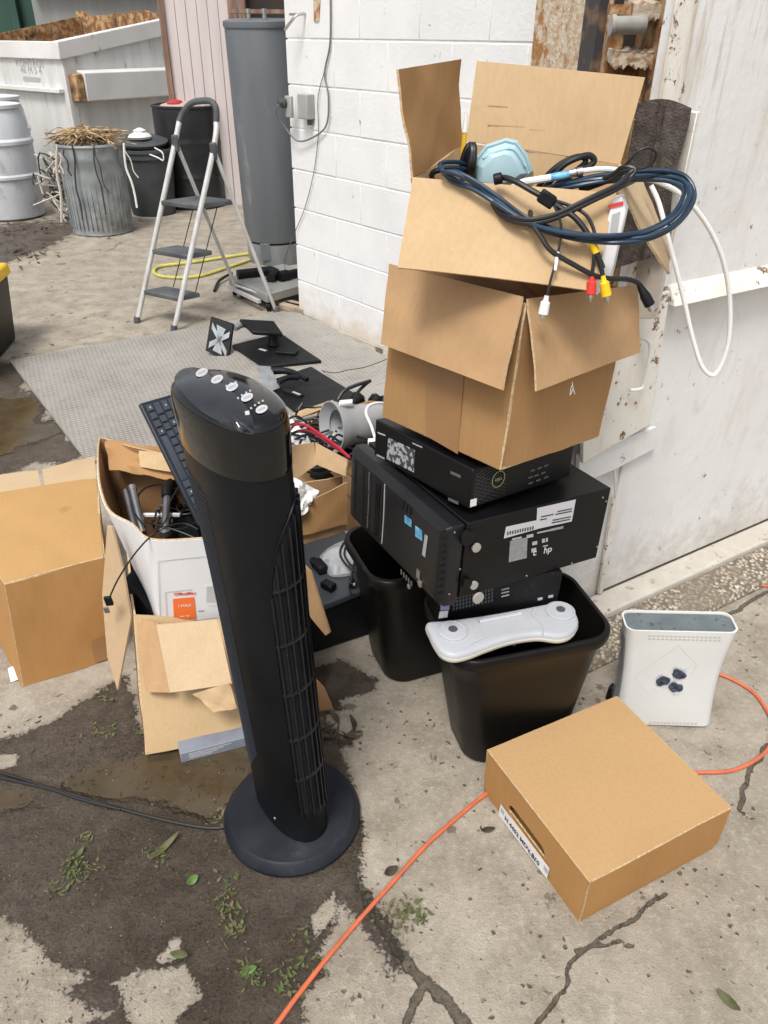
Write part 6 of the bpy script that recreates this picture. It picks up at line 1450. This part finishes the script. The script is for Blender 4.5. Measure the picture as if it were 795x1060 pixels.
# contents
def wt(name, pts, r, m, label, cat, zs=None, n=10, group=None):
    P_ = [G(x, y, z) for x, y, z in pts]; o = obj(name, MB().tube(P_, r, n), m, origin=P_[len(P_)//2]); return tag(o, label, cat, group)
t = thing('grey_tube', G(140, 520, .44), 'left grey metal tube standing in the white carton', 'metal tube')
obj('shaft', MB().cyl(G(137, 505, .50), G(148, 552, .44), .0095), M_chrome, t); obj('tip', MB().lathe(G(137, 505, .50), [(.0105, -.01), (.0105, .004), (.006, .008)], 16, (G(137, 505, .50)-G(148, 552, .44))), M_chrome, t); obj('shaft', MB().cyl(G(130, 508, .47), G(141, 552, .42), .008), M_chrome, t)
t = thing('grey_tube', G(172, 520, .44), 'right grey metal tube with a dark elbow in the white carton', 'metal tube')
obj('shaft', MB().cyl(G(173, 512, .49), G(171, 548, .45), .0095), M_chrome, t); obj('elbow', MB().tube([G(188, 500, .47), G(180, 499, .49), G(173, 504, .50), G(172.6, 514, .49)], .0125, 14), M_black, t); obj('foot_cap', MB().lathe(G(171, 550, .445), [(.014, -.008), (.014, .006), (.008, .01)], 16), M_chrome, t)
o = obj('white_bar', MB().box(G(165, 533, .455), (.10, .008, .008), V(1, .02, 0)), M_paper, bevel=.001, origin=G(165, 533, .455)); tag(o, 'thin white bar lying across the grey tubes in the carton', 'bar')
rs = random.Random(12); names = []
t = thing('cable_tangle', G(165, 530, .40), 'tangle of thin black cables filling the white carton', 'cables')
for k in range(26):
    cx_, cy2 = rs.uniform(135, 205), rs.uniform(505, 550); z = rs.uniform(.37, .435); pts = []
    a0 = rs.uniform(0, 6.28); rr_ = rs.uniform(.02, .06); c = G(cx_, cy2, z)
    for i in range(7): a_ = a0+i*rs.uniform(.5, .9); pts.append(V(min(-.25, max(-.545, c.x+math.cos(a_)*rr_*1.3)), max(1.45-.0, c.y+math.sin(a_)*rr_), z+rs.uniform(-.02, .02)))
    obj('cable', MB().tube(pts, rs.uniform(.0018, .0032), 7, sub=5), M_cable, t)
obj('dark_parts', MB().box(V(-.43, 1.62, .36), (.22, .24, .07)).box(V(-.485, 1.57, .40), (.05, .12, .04), V(.9, .4, 0), V(-.4, .9, 0)).box(V(-.40, 1.56, .40), (.08, .05, .05), V(.9, -.4, 0), V(.4, .9, 0)), M_black, t, bevel=.008)
t = thing('usb_lead', Y(127, 590, 1.37), 'black cable with a flat metal plug hanging over the front of the white carton', 'cable')
obj('lead', MB().tube([G(205, 480, .56), G(188, 500, .52), G(176, 520, .50), G(173, 536, .49), G(160, 552, .497), G(150, 561, .506), Y(136, 578, 1.36), Y(122, 600, 1.36), Y(114, 617, 1.36)], .0020, 8), M_cable, t)
obj('plug', MB().box(Y(112.5, 622, 1.36), (.017, .008, .024), V(.95, 0, .12), V(0, 1, 0)), M_black, t, bevel=.002)
obj('metal_tip', MB().box(Y(110.5, 631.5, 1.36), (.011, .005, .014), V(.95, 0, .12), V(0, 1, 0)), M_metal, t)
for k, pts in enumerate((([(150, 545, .46), (140, 530, .47), (145, 510, .48), (160, 502, .48), (180, 505, .47), (195, 525, .46)]), ([(155, 555, .46), (170, 546, .475), (190, 542, .47), (205, 548, .46)]), ([(150, 540, .465), (165, 544, .475), (185, 550, .47), (200, 556, .46)]))):
    wt('black_lead', pts, .0022, M_cable, ['black lead arching around the two grey tubes', 'upper black lead crossing the right grey tube near its foot', 'lower black lead crossing the right grey tube near its foot'][k], 'cable')
# phone-like dark thing between carton and flap
o = obj('dark_wedge', MB().slab([Y(128, 600, 1.47), Y(140, 612, 1.46), Y(158, 636, 1.44), Y(140, 638, 1.45), Y(134, 622, 1.46)], V(.01, .05, 0)), M_black, bevel=.002, origin=Y(140, 620, 1.46)); tag(o, 'dark plastic part showing in the gap left of the white carton', 'plastic part')

# ---- keyboard leaning behind the fan
t = thing('keyboard', Y(207, 545, 1.44), 'slate black keyboard standing tilted in the white carton behind the fan', 'keyboard')
K0, K1 = Y(207, 545, 1.46), Y(144.5, 417.5, 1.60); ku = (K1-K0); kl = ku.length; ku.normalize()
K2 = Y(178, 404.5, 1.67); kv = K2-K1; kv = (kv-ku*kv.dot(ku)).normalized(); kn = ku.cross(kv)
if kn.dot(Vector(CAMP)-K0) < 0: kn = -kn
KW = .135
obj('tray', MB().slab([K0, K0+kv*KW, K1+kv*KW, K1], -kn*.012), M_kbody, t, bevel=.003)
pit = .0195
nk = int(kl/pit)
def key(u, v, w, d=.0155):
    c = K1-ku*(u+w/2)+kv*(v+d/2)
    q = [c-ku*w/2-kv*d/2, c+ku*w/2-kv*d/2, c+ku*w/2+kv*d/2, c-ku*w/2+kv*d/2]; cc2 = c
    top = [cc2+(p-cc2)*.86+kn*.0035 for p in q]
    obj('key', MB().hexa([p+kn*.0003 for p in q]+top), M_key, t)
    if w < .03: text_p = cc2+kn*.0038; obj('key_mark', MB().slab([text_p+ku*.0025*a_+kv*.0018*b_ for a_, b_ in ((-1, -1), (1, -1), (1, 1), (-1, 1))], kn*.0001), M_inkgrey, t.children[-1] if False else t) if (int(u*1000)+int(v*1000)) % 3 == 0 else None
u = .008
for w in (.017, .017, .017, .017, .11, .017, .017, .017, .017):
    if u+w < kl-.005: key(u, .010, w)
    u += w+.003
for r_, offs in ((1, .0), (2, .004), (3, .002), (4, .0)):
    u = .008; first = .030-offs if r_ < 4 else .017
    w = first if r_ in (1, 2, 3) else .017
    while u+w < kl-.004: key(u, .010+r_*.0195, w); u += w+.003; w = .0165

# ---- black box with a slate laptop-like slab, bag and lead
fl, fr = G(322, 678), G(392, 654); fv = (fr-fl).normalized(); bv = V(-fv.y, fv.x, 0)
if bv.y < 0: bv = -bv
t = thing('black_case', (fl+fr)/2+bv*.15, 'low black equipment case on the ground behind the tower fan', 'case')
q = [fl-fv*.12, fr+fv*.02, fr+fv*.02+bv*.42, fl-fv*.12+bv*.42]; h_ = .15
obj('body', MB().hexa([V(p.x, p.y, .002) for p in q]+[V(p.x, p.y, h_) for p in q]), M_black, t, bevel=.006)
t = thing('slate_slab', (fl+fr)/2+bv*.15+V(0, 0, h_), 'thin slate grey laptop lying on the low black case', 'laptop')
s_ = [G(329, 628, .175), G(392, 603, .175), G(350, 536, .175), G(296, 552, .175)]
obj('lid', MB().slab([V(p.x, p.y, h_+.002) for p in s_], V(0, 0, .022)), mat('slate_lid', (.038, .045, .055), .38, (.05, .057, .066), scale=7, rough2=.5), t, bevel=.005)
obj('lid_edge', MB().tube([G(344, 539, .1755), G(368, 560, .1755), G(390, 586, .1755)], .002, 6), M_inkgrey, t)
t = thing('plastic_bag', G(360, 580, .19), 'clear plastic bag of small parts on the slate grey laptop', 'bag')
bp_ = [(331, 577), (345, 568), (362, 562), (384, 557), (388, 572), (382, 588), (362, 595), (344, 597), (336, 588)]
cx_, cy2 = 358, 578; rg = []
for k_, z in ((1, .177), (1.0, .186), (.86, .200), (.6, .210), (.3, .214), (.05, .213)):
    rg.append(catmull([G(cx_+(x-cx_)*k_, cy2+(y-cy2)*k_, .18)*1.0 + V(0, 0, z-.18+.003*math.sin(i*2.3+k_*5)) for i, (x, y) in enumerate(bp_)], True, 4))
obj('film', MB().loft(rg), M_bag, t)
obj('dark_contents', MB().lathe(G(345, 584, .185), [(.03, 0), (.028, .012), (.01, .018)], 16, jit=.1).lathe(G(366, 574, .185), [(.03, 0), (.028, .012), (.01, .018)], 16, jit=.1), M_slate, t)
o = obj('dark_adapter', MB().box(G(331, 586, .19), (.03, .05, .026), V(.8, .5, 0), V(-.5, .8, 0)).box(G(325, 582, .19), (.02, .03, .02), V(.9, .3, 0), V(-.3, .9, 0)), M_black, bevel=.006, origin=G(331, 586, .18)); tag(o, 'small black adapter touching the left end of the clear plastic bag', 'adapter')
t = thing('mains_lead', G(366, 590, .2), 'black mains lead with a three pin plug lying over the clear bag', 'mains lead')
for dx in (0, 4.5): obj('lead', MB().tube([G(x+dx, y, z) for x, y, z in ((382, 612, .20), (376, 600, .205), (368, 592, .212), (358, 584, .216), (352, 573, .218), (356, 562, .218), (366, 556, .216), (371, 560, .218), (370, 572, .22), (366, 585, .218), (364, 596, .205), (364, 604, .195))], .0032, 8), M_cable, t)
obj('plug', MB().box(G(364, 603, .190), (.017, .028, .016), V(1, .1, 0)), M_black, t, bevel=.003)
for dx, dy in ((-1.5, 7), (2.5, 9)): obj('pin', MB().box(G(364+dx, 596+dy, .197), (.005, .009, .003), V(1, .1, 0)), M_metal, t)

# ---- small open brown box behind
t = thing('small_open_box', V(-.2, 1.98, 0), 'small open brown box with upright flaps behind the fan and the laptop', 'cardboard box')
zr = .27
r_ = [G(300, 522, zr), G(359.5, 498, zr), G(352, 470, zr), G(298, 482, zr)]
r_ = [V(-.285, 1.83, zr), V(-.115, 1.93, zr), V(-.13, 2.10, zr), V(-.305, 2.03, zr)]
mb = MB(); hollow_box(mb, [V(p.x, p.y, .001) for p in r_]+r_, .004, 51); obj('box_walls', mb, M_cb_flap, t)
obj('front_wall_patch', MB().panel(Y(309, 524, 1.86), Y(359.5, 499, 1.90), Y(359.5, 542, 1.91), Y(306, 556, 1.84), .004, 8, 6, wob=.003, seed=53), M_cb_mid, t)
obj('flap', MB().panel(r_[3], Y(327.6, 481, 2.09), Y(325, 458, 2.13), Y(301.5, 461, 2.06), .004, 6, 6, seed=54), M_cb_light, t)
obj('flap', MB().panel(Y(327.6, 481, 2.09), Y(358, 493, 2.00), Y(360, 476, 2.02), Y(326.5, 458, 2.13), .004, 6, 6, seed=55), M_cb_light, t)
o = obj('crumpled_paper', MB().panel(Y(304, 494, 1.90), Y(330, 508, 1.90), Y(322, 522, 1.86), Y(303, 528, 1.84), .002, 10, 10, wob=.012, seed=56).panel(Y(306, 505, 1.86), Y(324, 512, 1.87), Y(318, 530, 1.84), Y(303, 540, 1.82), .002, 10, 10, wob=.010, seed=57), M_paper, origin=Y(315, 512, 1.87)); tag(o, 'crumpled white paper in the small open box behind the fan', 'paper')

# ---- carton of cables with the grey horn
t = thing('cable_carton', V(-.16, 2.35, 0), 'open carton crammed with black and red cables behind the small open box', 'cardboard box')
zr = .27
r_ = [V(-.31, 2.28, zr), V(-.02, 2.16, zr), V(.10, 2.50, zr), V(-.23, 2.66, zr)]
mb = MB(); hollow_box(mb, [V(p.x, p.y, .001) for p in r_]+r_, .004, 61); obj('box_walls', mb, M_cb_flap, t)
obj('white_flap', MB().slab([Y(297, 428, 2.42), Y(303, 436, 2.38), Y(318, 452, 2.28), Y(328, 476, 2.22), Y(322, 479, 2.2), Y(303, 461, 2.25), Y(297, 462, 2.28)], V(.002, .004, 0)), M_white_card, t)
obj('tan_rim', MB().panel(Y(306, 434, 2.50), Y(344, 420, 2.62), Y(345, 414, 2.64), Y(303, 428, 2.52), .005, 8, 3, seed=63), M_cb_light, t)
t = thing('cable_heap', V(-.14, 2.36, .25), 'heap of black cables overflowing the carton behind the computers', 'cables')
rs = random.Random(21)
for k in range(46):
    c = V(-.13+rs.uniform(-.14, .12), 2.36+rs.uniform(-.14, .14), rs.uniform(.24, .33)); a0 = rs.uniform(0, 6.28); rr_ = rs.uniform(.03, .09); pts = []
    for i in range(6): a_ = a0+i*.8; pts.append(c+V(math.cos(a_)*rr_*1.2, math.sin(a_)*rr_*.8, rs.uniform(-.015, .02)))
    obj('cable', MB().tube(pts, rs.uniform(.003, .0055), 7, sub=4), M_cable, t)
obj('dark_mass', MB().lathe(V(-.13, 2.36, .18), [(.15, 0), (.14, .06), (.08, .09), (.01, .10)], 24, jit=.06), M_black, t)
t = thing('grey_horn', Y(370, 425, 2.3), 'grey plastic horn shaped housing lying on the heap of cables', 'horn')
h0, h1 = Y(346, 442, 2.26), Y(398, 436, 2.36); ax_ = (h1-h0).normalized(); L_ = (h1-h0).length
obj('housing', MB().lathe(h0, [(.055, .012), (.068, .004), (.082, -.012), (.086, -.012), (.082, .01), (.072, .03), (.067, .06), (.064, L_*.75), (.060, L_*.8), (.058, L_*1.1)], 44, ax_, cap0=False), M_horn, t)
obj('inner_cone', MB().lathe(h0, [(.081, -.010), (.060, .02), (.05, .06)], 40, ax_, cap0=False), M_horn, t)
obj('mount_lug', MB().box(Y(358, 417, 2.27), (.05, .03, .012), ax_), M_cable_white, t, bevel=.003)
def wy(name, pts, r, m, label, cat='cable', n=8): 
    P_ = [Y(*p) for p in pts]; o = obj(name, MB().tube(P_, r, n), m, origin=P_[len(P_)//2]); return tag(o, label, cat)
wy('red_cable', [(296, 452, 2.3), (305, 440, 2.27), (318, 441, 2.22), (335, 452, 2.16), (350, 463, 2.10), (362, 474, 2.06)], .0045, M_cable_red, 'upper bright red cable crossing the open carton of cables')
wy('red_cable', [(308, 446, 2.25), (320, 446, 2.2), (336, 456, 2.15), (352, 467, 2.09), (361, 473, 2.07)], .0038, M_maroon, 'lower dark red cable crossing the open carton of cables')
wy('black_lead', [(293, 440, 2.2), (300, 433, 2.25), (308, 431, 2.3), (318, 438, 2.3)], .004, M_cable, 'black lead looping out of the carton beside the fan head')
wy('white_lead', [(389, 456, 2.05), (384, 440, 2.15), (379, 428, 2.2), (382, 420, 2.22), (392, 417, 2.25), (404, 419, 2.28)], .0045, M_cable_white, 'white lead arching over the grey horn')
wy('black_lead', [(350, 414, 2.3), (356, 405, 2.32), (368, 399, 2.34), (384, 394, 2.36)], .0060, M_cable, 'thick black lead rising behind the grey horn, nearer the fan')
wy('black_lead', [(366, 417, 2.3), (369, 408, 2.33), (376, 400, 2.36), (382, 395, 2.38)], .0055, M_cable, 'thick black lead rising behind the grey horn, nearer the boxes')
for k, (x, y) in enumerate(((370, 413), (389, 415), (398, 417))):
    o = obj('round_knob', MB().lathe(Y(x, y, 2.5), [(.02, -.02), (.026, -.01), (.026, .012), (.015, .022)], 18, V(.5, .3, .6)), M_black, origin=Y(x, y, 2.5)); tag(o, ['black round plug head behind the left end of the grey horn', 'black round plug head behind the middle of the grey horn', 'black round plug head at the right end of the grey horn'][k], 'plug head')
wy('brown_strap', [(372, 420, 2.45), (384, 417, 2.47), (398, 420, 2.47)], .008, M_cb_in, 'short brown strap piece behind the grey horn', 'strap')
o = obj('white_plug', MB().box(Y(386, 458, 2.03), (.03, .02, .02)), M_cable_white, bevel=.003, origin=Y(386, 458, 2.03)); tag(o, 'white plug resting on the edge of the big tower computer', 'plug')
wy('thin_wire', [(328, 382, 3.7), (345, 386, 3.5), (360, 383, 3.5), (378, 380, 3.5), (400, 372, 3.6)], .002, M_twigk, 'thin wire lying on the tread plate', 'wire')

# ---- monitor stands on the tread plate
def stand(base_px, zb_, label, grp):
    q = [G(x, y, zb_) for x, y in base_px]; c = sum(q, V(0, 0, 0))/4
    t = thing('monitor_stand', V(c.x, c.y, .02), label, 'monitor stand', grp)
    obj('base_plate', MB().slab([V(p.x, p.y, .020) for p in q], V(0, 0, .016)), M_black, t, bevel=.005)
    return t, c
t, c = stand([(240, 358), (273, 380), (333, 374), (290, 345)], .03, 'black monitor stand with its mounting plate upright at the left', 'monitor stands on the tread plate')
vp = [Y(218, 328, 3.90), Y(241.5, 336, 3.90), Y(236, 375.5, 3.80), Y(212.5, 363, 3.82)]
fr_ = obj('mount_plate', MB().slab(vp, V(.006, .012, 0)), M_black, t, bevel=.003)
VF = Face(vp[3], vp[2], vp[0])
M_satin = mat('satin_metal_face', (.33, .35, .37), .35, (.22, .24, .25), scale=20, metal=.5)  # paler grey for the mounting plates and the neck
for A_ in (((.12, .12), (.5, .42), (.5, .58), (.12, .3)), ((.88, .12), (.88, .3), (.5, .58), (.5, .42)), ((.12, .88), (.12, .7), (.5, .42), (.5, .58)), ((.88, .88), (.5, .58), (.5, .42), (.88, .7)), ((.3, .12), (.7, .12), (.56, .5), (.44, .5)), ((.3, .88), (.44, .5), (.56, .5), (.7, .88))):
    obj('plate_web', MB().slab([VF.uv(a_, b_, .004) for a_, b_ in A_], VF.n*.002), M_satin, fr_)
obj('neck', MB().tube([Y(243, 340, 3.95), Y(252, 336, 4.0), Y(262, 340, 4.0)], .016, 12), M_satin, t)
ar_ = [Y(248, 334, 4.0), Y(262, 347, 3.85), Y(293, 349, 3.88), Y(284, 336, 4.08)]
obj('arm', MB().slab(ar_, V(0, 0, .022)), M_black, t, bevel=.006)
obj('post', MB().cyl(Y(283, 358, 3.92), Y(283, 346, 3.93), .030), M_black, t, bevel=.004)
obj('post_collar', MB().box(V(Y(297, 368, 3.80).x, 3.82, .045), (.11, .07, .014), V(.97, -.2, 0), V(.2, .97, 0)), M_black, t, bevel=.004)
obj('label_patch', MB().box(V(Y(272, 367, 3.85).x, 3.86, .0368), (.05, .018, .001), V(.8, -.6, 0), V(.6, .8, 0)), M_inkgrey, t)
t, c = stand([(270, 398), (311, 430), (374, 412), (322, 380)], .03, 'black monitor stand with pale mounting plate, nearer the tower fan', 'monitor stands on the tread plate')
vp = [Y(265, 379, 3.40), Y(279, 380, 3.42), Y(289, 402, 3.30), Y(274, 408, 3.25)]
obj('mount_plate', MB().slab(vp, V(.004, .012, 0)), M_satin, t, bevel=.003)
obj('arm', MB().tube([Y(281, 384, 3.42), Y(296, 384, 3.42), Y(309, 388, 3.38), Y(318, 393, 3.34)], lambda q: .018-.006*q, 12), M_black, t)
obj('arm', MB().tube([Y(288, 396, 3.30), Y(298, 391, 3.34), Y(309, 391, 3.36)], .012, 12), M_black, t)
p = G(303, 407, .037); q = obj('hinge_slot', MB().box(V(p.x, p.y, .040), (.12, .035, .008), V(.75, -.66, 0), V(.66, .75, 0)), M_black_in, t, bevel=.003)
obj('slot_shine', MB().box(V(p.x+.02, p.y-.02, .0455), (.05, .012, .002), V(.75, -.66, 0), V(.66, .75, 0)), M_inkgrey, q)

# ================================================================== DEBRIS
rs = random.Random(77)
def leaf(mb, p, L_, w, a, curl, tilt=0, n=4):
    d = V(math.cos(a), math.sin(a), 0); s_ = V(-d.y, d.x, 0); L0 = []; L1 = []; M_ = []
    for k in range(n+1):
        f = k/n; ww = w*math.sin(math.pi*(.06+.9*f))**.8; z = .002+curl*L_*(f-.5)**2+tilt*f
        q = p+d*L_*(f-.5)+s_*(.12*L_*math.sin(f*3)); M_.append(q+V(0, 0, z)); L0.append(q+s_*ww+V(0, 0, z+.25*w)); L1.append(q-s_*ww+V(0, 0, z+.25*w))
    m_ = n+1; mb.add(L0+M_+L1, [(k, k+1, m_+k+1, m_+k) for k in range(n)]+[(m_+k, m_+k+1, 2*m_+k+1, 2*m_+k) for k in range(n)], True)
def pick():
    while True:
        x, y = rs.uniform(-20, 815), rs.uniform(235, 1075); return x, y
mb = MB()
for k in range(900):
    if k < 700: x, y = rs.uniform(0, 360), rs.uniform(745, 1070)
    elif k < 800: x, y = rs.uniform(340, 795), rs.uniform(680, 1070)
    else: x, y = rs.uniform(0, 300), rs.uniform(240, 400)
    p = G(x, y, 0); far = min(1.6, p.y/1.4)
    leaf(mb, p, rs.uniform(.005, .022)*far, rs.uniform(.0007, .0028)*far, rs.uniform(0, 6.28), rs.uniform(0, .3), 0)
for x0, y0, sx_, sy_, n_ in ((20, 262, 26, 10, 70), (100, 238, 26, 8, 60), (335, 762, 14, 10, 30), (480, 672, 10, 6, 0), (10, 240, 18, 8, 60)):
    for k in range(n_):
        p = G(rs.gauss(x0, sx_), rs.gauss(y0, sy_*.6), 0); leaf(mb, p, rs.uniform(.02, .07), rs.uniform(.004, .012), rs.uniform(0, 6.28), rs.uniform(0, .8), rs.uniform(0, .02))
o = obj('dead_leaves', mb, M_dead); o['kind'] = 'stuff'; o['label'] = 'small dead leaves and twigs scattered over the concrete'
mb = MB()
for x0, y0, sx_, sy_, n_ in ((85, 905, 12, 9, 46), (90, 870, 5, 4, 16), (235, 935, 8, 16, 60), (240, 965, 6, 8, 30), (60, 920, 6, 6, 14), (160, 885, 9, 6, 26), (425, 948, 12, 9, 80), (260, 1010, 8, 7, 30), (300, 1015, 8, 12, 30), (107, 757, 9, 4, 22), (112, 725, 6, 4, 14), (75, 895, 5, 8, 20), (310, 985, 10, 20, 24), (225, 850, 4, 10, 12)):
    for k in range(n_):
        p = G(rs.gauss(x0, sx_), rs.gauss(y0, sy_), 0); leaf(mb, p, rs.uniform(.005, .018), rs.uniform(.001, .0038), rs.uniform(0, 6.28), rs.uniform(0, 1.2), rs.uniform(0, .008), 3)
o = obj('moss_clumps', mb, M_moss); o['kind'] = 'stuff'; o['label'] = 'small clumps of green weed fragments on the wet ground'
for k, (x, y, L_, w, a, m_, lb) in enumerate(((200, 914, .024, .010, .6, M_leaf, 'bright green broad leaf on the wet ground left of the fan base'), (172, 882, .075, .008, .9, M_moss, 'long curled green leaf sprig on the wet ground near the puddle'),
        (186, 992, .035, .008, -.2, M_moss, 'pale green narrow leaf beside a dry patch at the bottom'), (258, 1008, .030, .008, .3, M_leaf, 'green leaf near the orange cord at the bottom'), (84, 885, .022, .006, 1.2, M_moss, 'small yellow-green leaf on the mud at the left'), (405, 905, .03, .010, .5, M_dead, 'dark curled leaf right of the fan base beside the orange cord'),
        (752, 1040, .045, .009, -1.0, M_moss, 'dull green leaf at the bottom right corner'), (745, 838, .035, .005, 1.9, M_dead, 'dark twig-like leaf beside the crack right of the tan carton'), (505, 862, .03, .007, .1, M_dead, 'dark leaf on the concrete left of the tan carton corner'), (148, 760, .03, .008, .4, M_moss, 'pale leaf by the foot of the torn box'))):
    p = G(x, y, 0); m2 = MB(); leaf(m2, p, L_, w, a, 1.0, .004, 8); o = obj('fallen_leaf', m2, m_, origin=p); o.modifiers.new('thick', 'SOLIDIFY').thickness = .0005; tag(o, lb, 'leaf')
mb = MB()
for k in range(520):
    x, y = (rs.uniform(0, 795 if k < 160 else 390), rs.uniform(640 if k < 160 else 745, 1075)) if k < 440 else (rs.uniform(0, 420), rs.uniform(240, 400)); p = G(x, y, 0); r = rs.uniform(.0006, .0022)
    mb.lathe(p+V(0, 0, -.0003), [(r, 0), (r*.9, r*.6), (r*.3, r)], 6, jit=.15, seed=k)
o = obj('grit', mb, mat('pale_grit', (.24, .21, .165), .9, (.10, .085, .065), scale=400)); o['kind'] = 'stuff'; o['label'] = 'loose grit and small pebbles on the concrete'

rs = random.Random(55)
t = thing('adapter_pile', V(-.06, 1.66, .175), 'small heap of black adapters and thin leads beside the rear waste bin', 'adapters')
for k, (x, y, a_) in enumerate(((378, 600, .5), (384, 586, -.3), (340, 606, .9))):
    p = G(x, y, .186); obj('adapter', MB().box(p, (.026, .040, .020), V(math.cos(a_), math.sin(a_), 0), V(-math.sin(a_), math.cos(a_), 0)), M_black, t, bevel=.004)
for k in range(7):
    c = G(rs.uniform(368, 386), rs.uniform(588, 612), .185); a0 = rs.uniform(0, 6); obj('lead', MB().tube([c+V(math.cos(a0+i*.9)*.022, math.sin(a0+i*.9)*.028, rs.uniform(0, .02)) for i in range(6)], .002, 6, sub=4), M_cable, t)
for k in range(12):
    cx_, cy2 = rs.uniform(130, 200), rs.uniform(500, 548); z = rs.uniform(.42, .46); c = G(cx_, cy2, z); a0 = rs.uniform(0, 6.28); rr_ = rs.uniform(.02, .05)
    pts = [V(min(-.25, max(-.545, c.x+math.cos(a0+i*.8)*rr_*1.3)), max(1.46, c.y+math.sin(a0+i*.8)*rr_), z+rs.uniform(-.012, .02)) for i in range(7)]
    o = obj('cable', MB().tube(pts, rs.uniform(.0018, .0030), 7, sub=5), M_cable, bpy.data.objects['cable_tangle'])
